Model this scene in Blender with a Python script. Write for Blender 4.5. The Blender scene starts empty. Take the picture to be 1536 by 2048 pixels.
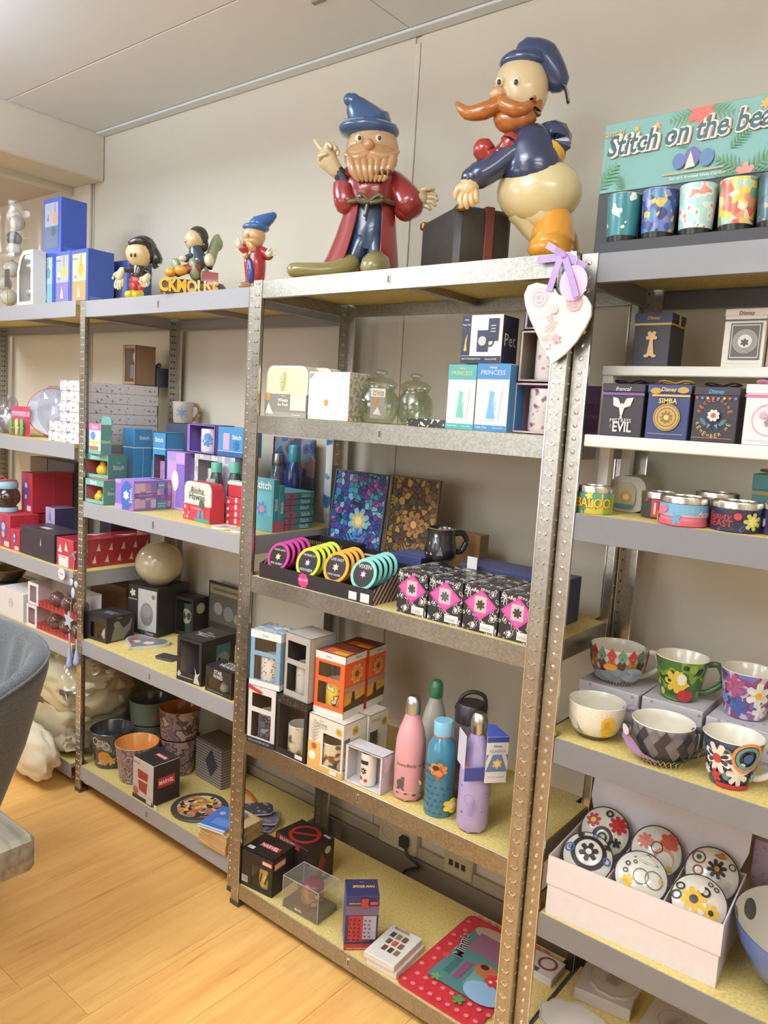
import bpy, bmesh, math, random
from mathutils import Vector, Matrix

# ------------------------------------------------------------------ camera
CAM = (1.6201, -1.4186, 1.4607); YAW, PITCH, ROLL, FPX = .6713, -.1242, .0607, 1535.25
IW, IH = 1536, 2048
FW = Vector((-math.sin(YAW)*math.cos(PITCH), math.cos(YAW)*math.cos(PITCH), math.sin(PITCH)))
_rt = Vector((math.cos(YAW), math.sin(YAW), 0)); _up = _rt.cross(FW)
RT = _rt*math.cos(ROLL) + _up*math.sin(ROLL); UP = -_rt*math.sin(ROLL) + _up*math.cos(ROLL)
CP = Vector(CAM)
sc = bpy.context.scene
COL = sc.collection
cd = bpy.data.cameras.new('camera'); cam = bpy.data.objects.new('camera', cd); COL.objects.link(cam)
cd.sensor_fit = 'VERTICAL'; cd.sensor_height = 24; cd.lens = FPX/IH*24; cd.clip_start = .05
cam.matrix_world = Matrix((( RT.x, UP.x, -FW.x, CP.x), (RT.y, UP.y, -FW.y, CP.y), (RT.z, UP.z, -FW.z, CP.z), (0, 0, 0, 1)))
sc.camera = cam

# ------------------------------------------------------------------ light and exposure
sc.view_settings.view_transform = 'Standard'; sc.view_settings.look = 'None'
sc.view_settings.exposure = 0.5; sc.view_settings.gamma = 1; sc.view_settings.use_curve_mapping = False
wd = bpy.data.worlds.new('world'); sc.world = wd; wd.use_nodes = True
wd.node_tree.nodes['Background'].inputs[0].default_value = (.9, .93, 1, 1)
wd.node_tree.nodes['Background'].inputs[1].default_value = .3
sc.cycles.max_bounces = 8; sc.cycles.diffuse_bounces = 5; sc.cycles.transparent_max_bounces = 24
sc.cycles.use_denoising = True; sc.cycles.sample_clamp_indirect = 4
sc.cycles.caustics_reflective = False; sc.cycles.caustics_refractive = False

def area(name, loc, sx, sy, power, col):
    l = bpy.data.lights.new(name, 'AREA'); l.shape = 'RECTANGLE'; l.size = sx; l.size_y = sy; l.energy = power; l.color = col
    o = bpy.data.objects.new(name, l); COL.objects.link(o); o.location = loc
    return o
# place, size, watts down and up, colour
LAMPS = [((-.95, -1.35, 2.36), .6, 1.2, 19, (.88, .95, 1), 50), ((.75, -1.55, 2.36), .6, 1.2, 10, (1, .96, .9), 46),
         ((2.6, -1.4, 2.36), .6, 1.2, 8, (1, .95, .86), 24), ((-2.9, -.9, 2.30), .6, 1.2, 9, (.9, .96, 1), 6), ((.6, -3.4, 2.36), .6, 1.2, 8, (.95, .97, 1), 16)]
ADDED_WINS = [((-1.6, -4.57, 1.55), 1.9, 1.25, 22), ((1.2, -4.57, 1.55), 1.9, 1.25, 14)]  # added unseen windows; their area lights fill ceiling, wall and shelves
for L_ in ADDED_WINS:
    o_ = area('window_daylight', L_[0], L_[1], L_[2], L_[3], (.95, .97, 1)); o_.rotation_euler = (math.radians(93), 0, 0)
for L_ in LAMPS: area('ceiling_lamp_light', (L_[0][0], L_[0][1], L_[0][2]-.012), L_[1]-.04, L_[2]-.04, L_[3], L_[4])
for L_ in LAMPS: area('ceiling_lamp_uplight', (L_[0][0], L_[0][1], L_[0][2]+.016), L_[1]-.04, L_[2]-.04, L_[5], (L_[4][0]*.86, L_[4][1]*.95, L_[4][2])).rotation_euler = (math.pi, 0, 0)  # added upward lights, out of view, to brighten the ceiling

# ------------------------------------------------------------------ helpers: pixels to points on known planes
def ray(px, py): return FW + RT*((px-IW/2)/FPX) - UP*((py-IH/2)/FPX)
def at_z(p, z):
    d = ray(*p); return CP + d*((z-CP.z)/d.z)
def at_y(p, y):
    d = ray(*p); return CP + d*((y-CP.y)/d.y)
def at_x(p, x):
    d = ray(*p); return CP + d*((x-CP.x)/d.x)
def proj(X):
    d = Vector(X)-CP; z = d.dot(FW); return (IW/2+FPX*d.dot(RT)/z, IH/2-FPX*d.dot(UP)/z)
def height_to(L, py):           # height above L at which the vertical through L meets image row py
    a, b = -.5, 2.0
    for _ in range(40):
        m = (a+b)/2
        if proj(L+Vector((0, 0, m)))[1] > py: a = m
        else: b = m
    return a

# ------------------------------------------------------------------ materials; blacks lifted, lens haze put into their colour
def lin(h):
    h = h.lstrip('#'); r = [int(h[i:i+2], 16)/255 for i in (0, 2, 4)]
    return tuple(c/12.92 if c <= .04045 else ((c+.055)/1.055)**2.4 for c in r) + (1,)
_M = {}
def nodes(name):
    m = bpy.data.materials.new(name); m.use_nodes = True
    nt = m.node_tree; return m, nt, nt.nodes['Principled BSDF']
def N(nt, t, **kw):
    n = nt.nodes.new(t)
    for k, v in kw.items():
        if k.startswith('i_'): n.inputs[int(k[2:]) if k[2:].isdigit() else k[2:].replace('_', ' ')].default_value = v
        else: setattr(n, k, v)
    return n
def M(col, rough=.5, metal=0, spec=.5, coat=0, wear=.05, bump=0, bscale=60):
    k = ('p', col, rough, metal, spec, coat, wear, bump, bscale)
    if k in _M: return _M[k]
    m, nt, b = nodes('paint_'+col.strip('#'))
    b.inputs['Roughness'].default_value = rough; b.inputs['Metallic'].default_value = metal
    b.inputs['Specular IOR Level'].default_value = spec; b.inputs['Coat Weight'].default_value = coat
    tc = N(nt, 'ShaderNodeTexCoord'); no = N(nt, 'ShaderNodeTexNoise', i_Scale=bscale, i_Detail=3)
    nt.links.new(tc.outputs['Object'], no.inputs['Vector'])
    c = lin(col); hs = N(nt, 'ShaderNodeHueSaturation'); hs.inputs['Color'].default_value = c
    mr = N(nt, 'ShaderNodeMapRange'); mr.inputs[3].default_value = 1-wear; mr.inputs[4].default_value = 1+wear
    nt.links.new(no.outputs[0], mr.inputs[0]); nt.links.new(mr.outputs[0], hs.inputs['Value'])
    nt.links.new(hs.outputs[0], b.inputs['Base Color'])
    if bump:
        bp = N(nt, 'ShaderNodeBump'); bp.inputs['Strength'].default_value = bump; bp.inputs['Distance'].default_value = .002
        nt.links.new(no.outputs[0], bp.inputs['Height']); nt.links.new(bp.outputs[0], b.inputs['Normal'])
    _M[k] = m; return m
def ramp(nt, cols, interp='CONSTANT', pos=None):
    r = N(nt, 'ShaderNodeValToRGB'); cr = r.color_ramp; cr.interpolation = interp
    n = len(cols)
    while len(cr.elements) < n: cr.elements.new(.5)
    for i, c in enumerate(cols):
        cr.elements[i].position = pos[i] if pos else i/n
        cr.elements[i].color = lin(c)
    return r
def P(kind, cols, scale=40, rough=.35, seed=0, coat=.3, pos=None, stretch=(1, 1, 1), lines=None, metal=0):
    """printed pattern: cells, blobs, dots, stripes or check of the given colours"""
    k = (kind, tuple(cols), scale, rough, seed, coat, tuple(pos or ()), stretch, lines, metal)
    if k in _M: return _M[k]
    m, nt, b = nodes('print_'+kind)
    b.inputs['Roughness'].default_value = rough; b.inputs['Coat Weight'].default_value = coat; b.inputs['Metallic'].default_value = metal
    tc = N(nt, 'ShaderNodeTexCoord'); mp = N(nt, 'ShaderNodeMapping'); mp.inputs['Location'].default_value = (seed*1.37, seed*.71, seed*2.3)
    mp.inputs['Scale'].default_value = [s*scale for s in stretch]
    nt.links.new(tc.outputs['Object'], mp.inputs[0]); V = mp.outputs[0]; out = None
    if kind == 'cells':
        v = N(nt, 'ShaderNodeTexVoronoi', i_Scale=1.0); nt.links.new(V, v.inputs['Vector'])
        s = N(nt, 'ShaderNodeSeparateColor'); nt.links.new(v.outputs['Color'], s.inputs[0])
        r = ramp(nt, cols, pos=pos); nt.links.new(s.outputs[0], r.inputs[0]); out = r.outputs[0]
        if lines:
            e = N(nt, 'ShaderNodeTexVoronoi', feature='DISTANCE_TO_EDGE', i_Scale=1.0); nt.links.new(V, e.inputs['Vector'])
            lt = N(nt, 'ShaderNodeMath', operation='LESS_THAN'); lt.inputs[1].default_value = .05; nt.links.new(e.outputs['Distance'], lt.inputs[0])
            mx = N(nt, 'ShaderNodeMixRGB'); mx.inputs[2].default_value = lin(lines); nt.links.new(lt.outputs[0], mx.inputs[0]); nt.links.new(out, mx.inputs[1]); out = mx.outputs[0]
    elif kind == 'blobs':
        v = N(nt, 'ShaderNodeTexNoise', i_Scale=1.0, i_Detail=1.5); nt.links.new(V, v.inputs['Vector'])
        r = ramp(nt, cols, pos=pos or [0]+[.36+.3*i/(len(cols)-1) for i in range(len(cols)-1)]); nt.links.new(v.outputs[0], r.inputs[0]); out = r.outputs[0]
    elif kind == 'dots':
        v = N(nt, 'ShaderNodeTexVoronoi', i_Scale=1.0); v.inputs['Randomness'].default_value = .75; nt.links.new(V, v.inputs['Vector'])
        r = ramp(nt, [cols[1], cols[0]], pos=pos or [0, .28]); nt.links.new(v.outputs['Distance'], r.inputs[0]); out = r.outputs[0]
    elif kind == 'check':
        v = N(nt, 'ShaderNodeTexChecker', i_Scale=1.0); nt.links.new(V, v.inputs['Vector'])
        v.inputs[1].default_value = lin(cols[0]); v.inputs[2].default_value = lin(cols[1]); out = v.outputs[0]
    elif kind == 'stripes':
        v = N(nt, 'ShaderNodeTexWave', bands_direction='DIAGONAL' if stretch[0] == stretch[2] and stretch[0] else 'X', i_Scale=1.0)
        if stretch[0] == 0: v.bands_direction = 'Z'
        nt.links.new(V, v.inputs['Vector']); r = ramp(nt, cols, pos=pos or [0, .5]); nt.links.new(v.outputs[1], r.inputs[0]); out = r.outputs[0]
    nt.links.new(out, b.inputs['Base Color'])
    _M[k] = m; return m
def clear(name='clear_plastic', tint='#ffffff', gloss=.16, alpha=.0, milk='#dddddd', rough=.08):
    k = ('c', name, tint, gloss, alpha, milk, rough)
    if k in _M: return _M[k]
    m = bpy.data.materials.new(name); m.use_nodes = True; nt = m.node_tree; nt.nodes.clear()
    o = N(nt, 'ShaderNodeOutputMaterial'); t = N(nt, 'ShaderNodeBsdfTransparent'); t.inputs[0].default_value = lin(tint)
    g = N(nt, 'ShaderNodeBsdfGlossy'); g.inputs['Roughness'].default_value = rough
    fr = N(nt, 'ShaderNodeLayerWeight'); fr.inputs[0].default_value = .3; pw_ = N(nt, 'ShaderNodeMath', operation='POWER'); pw_.inputs[1].default_value = 2.2
    nt.links.new(fr.outputs['Facing'], pw_.inputs[0])
    ad = N(nt, 'ShaderNodeMath', operation='MULTIPLY_ADD', use_clamp=True); ad.inputs[1].default_value = .45; ad.inputs[2].default_value = gloss*.2
    nt.links.new(pw_.outputs[0], ad.inputs[0])
    mx = N(nt, 'ShaderNodeMixShader'); nt.links.new(ad.outputs[0], mx.inputs[0]); nt.links.new(t.outputs[0], mx.inputs[1]); nt.links.new(g.outputs[0], mx.inputs[2])
    last = mx
    if alpha:
        d = N(nt, 'ShaderNodeBsdfDiffuse'); d.inputs[0].default_value = lin(milk)
        m2 = N(nt, 'ShaderNodeMixShader'); m2.inputs[0].default_value = alpha
        nt.links.new(mx.outputs[0], m2.inputs[1]); nt.links.new(d.outputs[0], m2.inputs[2]); last = m2
    nt.links.new(last.outputs[0], o.inputs[0]); _M[k] = m; return m
def metal(name, c, rough=.3, spangle=0, scale=90):
    k = ('m', name, c, rough, spangle, scale)
    if k in _M: return _M[k]
    m, nt, b = nodes(name); b.inputs['Metallic'].default_value = 1; b.inputs['Base Color'].default_value = lin(c); b.inputs['Roughness'].default_value = rough
    tc = N(nt, 'ShaderNodeTexCoord')
    if spangle:
        v = N(nt, 'ShaderNodeTexVoronoi', i_Scale=scale); nt.links.new(tc.outputs['Object'], v.inputs['Vector'])
        n2 = N(nt, 'ShaderNodeTexNoise', i_Scale=9.0, i_Detail=4); nt.links.new(tc.outputs['Object'], n2.inputs['Vector'])
        s = N(nt, 'ShaderNodeSeparateColor'); nt.links.new(v.outputs['Color'], s.inputs[0])
        mm = N(nt, 'ShaderNodeMath', operation='ADD'); nt.links.new(s.outputs[0], mm.inputs[0]); nt.links.new(n2.outputs[0], mm.inputs[1])
        mr = N(nt, 'ShaderNodeMapRange'); mr.inputs[2].default_value = 2; mr.inputs[3].default_value = 1-spangle; mr.inputs[4].default_value = 1+spangle*.6
        nt.links.new(mm.outputs[0], mr.inputs[0])
        hs = N(nt, 'ShaderNodeHueSaturation'); hs.inputs['Color'].default_value = lin(c); nt.links.new(mr.outputs[0], hs.inputs['Value']); nt.links.new(hs.outputs[0], b.inputs['Base Color'])
        mr2 = N(nt, 'ShaderNodeMapRange'); mr2.inputs[3].default_value = rough-.08; mr2.inputs[4].default_value = rough+.16
        nt.links.new(n2.outputs[0], mr2.inputs[0]); nt.links.new(mr2.outputs[0], b.inputs['Roughness'])
    else:
        n2 = N(nt, 'ShaderNodeTexNoise', i_Scale=200.0); mp = N(nt, 'ShaderNodeMapping'); mp.inputs['Scale'].default_value = (1, 1, .02)
        nt.links.new(tc.outputs['Object'], mp.inputs[0]); nt.links.new(mp.outputs[0], n2.inputs['Vector'])
        mr2 = N(nt, 'ShaderNodeMapRange'); mr2.inputs[3].default_value = rough-.05; mr2.inputs[4].default_value = rough+.1
        nt.links.new(n2.outputs[0], mr2.inputs[0]); nt.links.new(mr2.outputs[0], b.inputs['Roughness'])
    _M[k] = m; return m
STEEL = metal('brushed_steel', '#c9c8c4', .28)
FILM = clear('clear_film', gloss=.2)
WHITE = M('#e9e6e0', .45)
BLACK = M('#2b282a', .4)

# ------------------------------------------------------------------ mesh collector
class MB:
    def __init__(s): s.v = []; s.f = []; s.m = []; s.X = None
    def add(s, vs, fs, mi=0):
        o = len(s.v)
        s.v += [tuple(s.X @ Vector(p)) if s.X else tuple(p) for p in vs]
        s.f += [tuple(i+o for i in f) for f in fs]; s.m += [mi]*len(fs); return s
    def box(s, x0, y0, z0, x1, y1, z1, mi=0, bev=0, mside=None, mtop=None):
        if bev <= 0:
            vs = [(x, y, z) for z in (z0, z1) for y in (y0, y1) for x in (x0, x1)]
            o = len(s.m)
            s.add(vs, [(0, 1, 5, 4), (2, 0, 4, 6), (1, 3, 7, 5), (3, 2, 6, 7), (4, 5, 7, 6), (1, 0, 2, 3)], mi)
            if mside is not None: s.m[o+1] = s.m[o+2] = mside
            if mtop is not None: s.m[o+4] = mtop
            return s
        b = min(bev, (x1-x0)*.49, (y1-y0)*.49, (z1-z0)*.49); vs = []; idx = {}
        X = (x0, x1); Y = (y0, y1); Zz = (z0, z1)
        for i in (0, 1):
            for j in (0, 1):
                for k in (0, 1):
                    si, sj, sk = (1, -1)[i]*b, (1, -1)[j]*b, (1, -1)[k]*b
                    for a, p in enumerate([(X[i], Y[j]+sj, Zz[k]+sk), (X[i]+si, Y[j], Zz[k]+sk), (X[i]+si, Y[j]+sj, Zz[k])]):
                        idx[i, j, k, a] = len(vs); vs.append(p)
        q = lambda *t: idx[t]
        F = [(q(0,0,0,1), q(1,0,0,1), q(1,0,1,1), q(0,0,1,1)), (q(1,1,0,1), q(0,1,0,1), q(0,1,1,1), q(1,1,1,1)),
             (q(0,1,0,0), q(0,0,0,0), q(0,0,1,0), q(0,1,1,0)), (q(1,0,0,0), q(1,1,0,0), q(1,1,1,0), q(1,0,1,0)),
             (q(0,0,1,2), q(1,0,1,2), q(1,1,1,2), q(0,1,1,2)), (q(0,1,0,2), q(1,1,0,2), q(1,0,0,2), q(0,0,0,2))]
        o = len(s.m)
        for i in (0, 1):
            for j in (0, 1): F.append((q(i,j,0,0), q(i,j,0,1), q(i,j,1,1), q(i,j,1,0)))
            for k in (0, 1): F.append((q(i,0,k,0), q(i,0,k,2), q(i,1,k,2), q(i,1,k,0)))
        for j in (0, 1):
            for k in (0, 1): F.append((q(0,j,k,1), q(0,j,k,2), q(1,j,k,2), q(1,j,k,1)))
        for i in (0, 1):
            for j in (0, 1):
                for k in (0, 1): F.append((q(i,j,k,0), q(i,j,k,1), q(i,j,k,2)))
        s.add(vs, F, mi)
        if mside is not None: s.m[o+2] = s.m[o+3] = mside
        if mtop is not None: s.m[o+4] = mtop
        return s
    def lathe(s, prof, n=24, mi=0, c=(0, 0, 0), sx=1, sy=1, mfun=None, a0=0, a1=2*math.pi):
        full = abs(a1-a0-2*math.pi) < 1e-6; vs = []; k = n if full else n+1
        for r, z in prof:
            for i in range(k):
                a = a0+(a1-a0)*i/n; vs.append((c[0]+r*sx*math.cos(a), c[1]+r*sy*math.sin(a), c[2]+z))
        fs = []; ms = []
        for j in range(len(prof)-1):
            for i in range(n):
                i2 = (i+1) % k
                fs.append((j*k+i, j*k+i2, (j+1)*k+i2, (j+1)*k+i)); ms.append(mfun(j) if mfun else mi)
        s.add(vs, fs, mi); s.m[-len(ms):] = ms; return s
    def ball(s, c, rx, ry=None, rz=None, n=16, mi=0, R=None):
        ry = ry or rx; rz = rz or rx; vs = []; fs = []; h = max(5, n//2)
        for j in range(h+1):
            t = math.pi*j/h
            for i in range(n):
                a = 2*math.pi*i/n; p = Vector((rx*math.sin(t)*math.cos(a), ry*math.sin(t)*math.sin(a), rz*math.cos(t)))
                if R: p = R @ p
                vs.append((c[0]+p.x, c[1]+p.y, c[2]+p.z))
        for j in range(h):
            for i in range(n): fs.append((j*n+i, (j+1)*n+i, (j+1)*n+(i+1) % n, j*n+(i+1) % n))
        return s.add(vs, fs, mi)
    def tube(s, pts, rad, n=10, mi=0, cap=True, flat=1, smooth=3, close=False):
        """round tube through pts, radius per point, rounded ends"""
        pts = [Vector(p) for p in pts]; rad = list(rad) if hasattr(rad, '__len__') else [rad]*len(pts)
        P_, R_ = [], []; m = len(pts)
        for i in range(m if close else m-1):
            g = lambda a: pts[(a) % m] if close else pts[max(0, min(m-1, a))]
            p0, p1, p2, p3 = g(i-1), g(i), g(i+1), g(i+2)
            for k in range(smooth):
                t = k/smooth
                P_.append(.5*((2*p1)+(p2-p0)*t+(2*p0-5*p1+4*p2-p3)*t*t+(3*p1-p0-3*p2+p3)*t**3)); R_.append(rad[i]*(1-t)+rad[(i+1) % m]*t)
        if not close: P_.append(pts[-1]); R_.append(rad[-1])
        if cap and not close:
            d0 = (P_[0]-P_[1]).normalized(); d1 = (P_[-1]-P_[-2]).normalized(); r0, r1 = R_[0], R_[-1]; a, b = P_[0], P_[-1]
            for t in (.6, .95): P_.insert(0, a+d0*r0*t); R_.insert(0, r0*math.sqrt(1-t*t)); P_.append(b+d1*r1*t); R_.append(r1*math.sqrt(1-t*t))
        vs = []; L = len(P_); up = Vector((.13, .21, 1)).normalized()
        for i in range(L):
            t = (P_[(i+1) % L if close else min(L-1, i+1)]-P_[(i-1) % L if close else max(0, i-1)]).normalized()
            if abs(t.dot(up)) > .95: ax = Vector((1, 0, 0)).cross(t).normalized()
            else: ax = up.cross(t).normalized()
            ay = t.cross(ax)
            for k in range(n):
                a = 2*math.pi*k/n; vs.append(P_[i]+ax*R_[i]*math.cos(a)+ay*R_[i]*flat*math.sin(a))
        fs = [(i*n+k, i*n+(k+1) % n, ((i+1) % L)*n+(k+1) % n, ((i+1) % L)*n+k) for i in range(L if close else L-1) for k in range(n)]
        if not close: fs += [tuple(range(n-1, -1, -1)), tuple((L-1)*n+k for k in range(n))]
        return s.add(vs, fs, mi)
    def prism(s, pts, fmap, d0, d1, mi=0, mcap=None):
        """2-D outline pts mapped by fmap(x,y,depth), thickness d0..d1"""
        n = len(pts); vs = [fmap(x, y, d0) for x, y in pts]+[fmap(x, y, d1) for x, y in pts]
        fs = [tuple(range(n)), tuple(range(2*n-1, n-1, -1))]+[(i, i+n, (i+1) % n+n, (i+1) % n) for i in range(n)]
        s.add(vs, fs, mi)
        if mcap is not None: s.m[-len(fs)] = mcap
        return s
    def build(s, name, mats, parent=None, smooth=None, loc=None, rz=0, kind=None, label=None):
        me = bpy.data.meshes.new(name); me.from_pydata([tuple(p) for p in s.v], [], s.f)
        mats = mats if isinstance(mats, (list, tuple)) else [mats]
        for m in mats: me.materials.append(m)
        me.polygons.foreach_set('material_index', [min(i, len(mats)-1) for i in s.m])
        if smooth is not None:
            me.polygons.foreach_set('use_smooth', [True]*len(me.polygons)); me.set_sharp_from_angle(angle=math.radians(smooth))
        me.update()
        o = bpy.data.objects.new(name, me); COL.objects.link(o)
        if parent: o.parent = parent
        if loc: o.location = loc
        if rz: o.rotation_euler[2] = rz
        if kind: o['kind'] = kind
        if label: o['label'] = label
        return o
def tag(o, label, cat, group=None):
    o['label'] = label; o['category'] = cat
    if group: o['group'] = group
    return o
def thing(name, label, cat, loc=(0, 0, 0), rz=0, group=None):
    o = bpy.data.objects.new(name, None); COL.objects.link(o); o.empty_display_size = .03
    o.location = loc; o.rotation_euler = (0, 0, rz)
    return tag(o, label, cat, group)
def copy_tree(o, parent=None, loc=None, rz=None, label=None):
    c = o.copy(); COL.objects.link(c)
    if parent: c.parent = parent
    if loc is not None: c.location = loc
    if rz is not None: c.rotation_euler[2] = rz
    if label: c['label'] = label
    for ch in list(o.children): copy_tree(ch, c)
    return c

# ------------------------------------------------------------------ print on faces
_txt = {}
def glyphs(t):
    if t in _txt: return _txt[t]
    key, bold = t, t.count('*'); t = t.lstrip('*')
    c = bpy.data.curves.new('t', 'FONT'); c.body = t; c.offset = .022*bold; c.align_x = 'CENTER'; c.align_y = 'CENTER'; c.resolution_u = 2; c.space_line = .85
    o = bpy.data.objects.new('t', c); COL.objects.link(o); dg = bpy.context.evaluated_depsgraph_get(); dg.update()
    me = bpy.data.meshes.new_from_object(o.evaluated_get(dg))
    vs = [(v.co.x, v.co.y) for v in me.vertices]; fs = [tuple(p.vertices) for p in me.polygons]
    bpy.data.objects.remove(o); bpy.data.curves.remove(c); bpy.data.meshes.remove(me)
    xs = [a for a, b in vs]; ys = [b for a, b in vs]
    cx, cy = (min(xs)+max(xs))/2, (min(ys)+max(ys))/2
    r = ([(a-cx, b-cy) for a, b in vs], fs, max(xs)-min(xs), max(ys)-min(ys)); _txt[key] = r; return r
def art(parent, mapper, W, H, items, eps=.0006, name='printed_artwork'):
    """items on a W x H face; u,v are fractions, radii fractions of W"""
    A, T_ = MB(), MB(); am, tm = [], []
    def mi(l, c):
        m = c if not isinstance(c, str) else M(c, .45)
        if m not in l: l.append(m)
        return l.index(m)
    for li, it in enumerate(items):
        k = it[0]; e = eps*(1+.35*li)
        if k == 'r':
            _, u0, v0, u1, v1, c = it; n, m = (14, 4) if eps > .0007 else (1, 1); i = mi(am, c)
            for q, p_ in [(q, p_) for q in range(n) for p_ in range(m)]:
                a, b = u0+(u1-u0)*q/n, u0+(u1-u0)*(q+1)/n
                A.add([mapper(x*W, y*H, e) for x, y in ((a, v0+(v1-v0)*p_/m), (b, v0+(v1-v0)*p_/m), (b, v0+(v1-v0)*(p_+1)/m), (a, v0+(v1-v0)*(p_+1)/m))], [(0, 1, 2, 3)], i)
        elif k == 'e':
            u, v, r, c = it[1:5]; asp = it[5] if len(it) > 5 else 1; n = 20
            A.add([mapper(u*W, v*H, e)]+[mapper(u*W+r*W*math.cos(2*math.pi*q/n), v*H+r*W*asp*math.sin(2*math.pi*q/n), e) for q in range(n)],
                  [(0, q+1, (q+1) % n+1) for q in range(n)], mi(am, c))
        elif k == 'o':
            u, v, r, r2, c = it[1:6]; n = 24; vs = []
            for q in range(n):
                for rr in (r, r2): vs.append(mapper(u*W+rr*W*math.cos(2*math.pi*q/n), v*H+rr*W*math.sin(2*math.pi*q/n), e))
            A.add(vs, [(2*q, 2*q+1, (2*q+3) % (2*n), (2*q+2) % (2*n)) for q in range(n)], mi(am, c))
        elif k == 'p':
            vs = [mapper(u*W, v*H, e) for u, v in it[1]]; A.add(vs, [tuple(range(len(vs)))], mi(am, it[2]))
        elif k == 's':          # flower or star: n points, inner radius fraction
            u, v, r, c, n, inn = it[1:7]; rot = it[7] if len(it) > 7 else 0; vs = [mapper(u*W, v*H, e)]
            for q in range(4*n):
                rr = r*(1 if q % 4 in (1, 2, 3) and inn > .5 else 1) * (inn if q % 4 == 0 else (1 if q % 4 == 2 else (1+inn)/2 if inn < .5 else .93))
                a = 2*math.pi*q/(4*n)+rot; vs.append(mapper(u*W+rr*W*math.cos(a), v*H+rr*W*math.sin(a), e))
            A.add(vs, [(0, q+1, (q+1) % (4*n)+1) for q in range(4*n)], mi(am, c))
        elif k == 'f':          # fern leaf: u,v,length,angle,color
            u, v, Lf, an, c = it[1:6]; i = mi(am, c); dx, dy = math.cos(an), math.sin(an)
            for q in range(7):
                t = (q+.5)/7; bx, by = u*W+dx*Lf*W*t, v*H+dy*Lf*W*t; ll = Lf*W*.42*math.sin(math.pi*(.25+.7*t))
                for sg in (1, -1):
                    a2 = an+sg*.95; ex, ey = bx+math.cos(a2)*ll, by+math.sin(a2)*ll; w2 = Lf*W*.05
                    A.add([mapper(bx-dx*w2, by-dy*w2, e), mapper(ex, ey, e), mapper(bx+dx*w2, by+dy*w2, e)], [(0, 1, 2)], i)
        elif k == 't':
            t, u, v, w, c = it[1:6]; rot = it[6] if len(it) > 6 else 0; sh = it[7] if len(it) > 7 else 0; ysc = it[8] if len(it) > 8 else 1
            vs, fs, tw, th = glyphs(t); s_ = w*W/tw; cr, sr = math.cos(rot), math.sin(rot); pv = []
            for x, y in vs:
                x = (x+sh*y)*s_; y = y*s_*ysc
                pv.append(mapper(u*W+x*cr-y*sr, v*H+x*sr+y*cr, e))
            T_.add(pv, fs, mi(tm, c))
    if A.f: A.build(name, am, parent)
    if T_.f: T_.build('lettering', tm, parent)
# ------------------------------------------------------------------ the room
WY = .46; CZ = 2.564
def struct(mb, name, m, **k):
    o = mb.build(name, m, **k); o['kind'] = 'structure'; return o
def plaster(name, c, s=.03):
    m, nt, b = nodes(name); b.inputs['Roughness'].default_value = .7
    tc = N(nt, 'ShaderNodeTexCoord'); n = N(nt, 'ShaderNodeTexNoise', i_Scale=3.0, i_Detail=5); nt.links.new(tc.outputs['Object'], n.inputs['Vector'])
    mr = N(nt, 'ShaderNodeMapRange'); mr.inputs[3].default_value = 1-s; mr.inputs[4].default_value = 1+s; nt.links.new(n.outputs[0], mr.inputs[0])
    hs = N(nt, 'ShaderNodeHueSaturation'); hs.inputs['Color'].default_value = lin(c); nt.links.new(mr.outputs[0], hs.inputs['Value']); nt.links.new(hs.outputs[0], b.inputs['Base Color'])
    n2 = N(nt, 'ShaderNodeTexNoise', i_Scale=350.0); nt.links.new(tc.outputs['Object'], n2.inputs['Vector'])
    bp = N(nt, 'ShaderNodeBump'); bp.inputs['Strength'].default_value = .05; nt.links.new(n2.outputs[0], bp.inputs['Height']); nt.links.new(bp.outputs[0], b.inputs['Normal'])
    return m
WALL = plaster('wall_paint', '#d3ccbd'); CEIL = plaster('ceiling_paint', '#dbe1ea', .02); TRIM = plaster('trim_paint', '#d6cfc2', .02)
DARKGAP = M('#6d675f', .8)
XL, XR, YB = -4.2, 3.6, -4.6
root = struct(MB().box(XL, WY+.006, 0, XR, WY+.1, 2.75), 'wall_back', WALL)
for a, b in ((XL, -1.585), (-1.575, .139), (.161, 1.36), (1.382, XR)):      # wall sheets with a joint between them
    MB().box(a, WY, 0, b, WY+.006, CZ if a > -1.6 else 2.385, bev=.001).build('panel', WALL, root)
for x in (.15, 1.371): MB().box(x-.010, WY-.003, .1, x+.010, WY+.003, 2.54, bev=.001).build('joint_strip', TRIM, root)
struct(MB().box(XR, YB, 0, XR+.1, WY, 2.75), 'wall_right', WALL)
wf = MB(); xs_ = [XL, -2.55, -.65, .25, 2.15, XR]
for i in range(5):
    if i in (1, 3): wf.box(xs_[i], YB-.1, 0, xs_[i+1], YB, .925); wf.box(xs_[i], YB-.1, 2.175, xs_[i+1], YB, 2.75)
    else: wf.box(xs_[i], YB-.1, 0, xs_[i+1], YB, 2.75)
struct(wf, 'wall_front', WALL)
for i in (1, 3):  # frames and panes of the two added windows, out of view
    a, b = xs_[i], xs_[i+1]; f = MB()
    for q in ((a, .925, a+.05, 2.175), (b-.05, .925, b, 2.175), (a+.05, .925, b-.05, .975), (a+.05, 2.125, b-.05, 2.175), ((a+b)/2-.025, .975, (a+b)/2+.025, 2.125)):
        f.box(q[0], YB-.08, q[1], q[2], YB-.02, q[3], bev=.004)
    w_ = struct(f, 'window_%d' % (1 if i == 1 else 2), TRIM)
    MB().box(a+.05, YB-.055, .975, b-.05, YB-.05, 2.125).build('pane', clear('window_glass'), w_)
struct(MB().box(XL-.1, YB, 0, XL, WY, 2.75), 'wall_left', WALL)
ce = struct(MB().box(-1.5, YB, CZ+.012, XR, WY+.1, CZ+.1), 'ceiling', DARKGAP)
ys = [WY-.045, .045, -1.155, -2.355, -3.555, YB]
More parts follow.
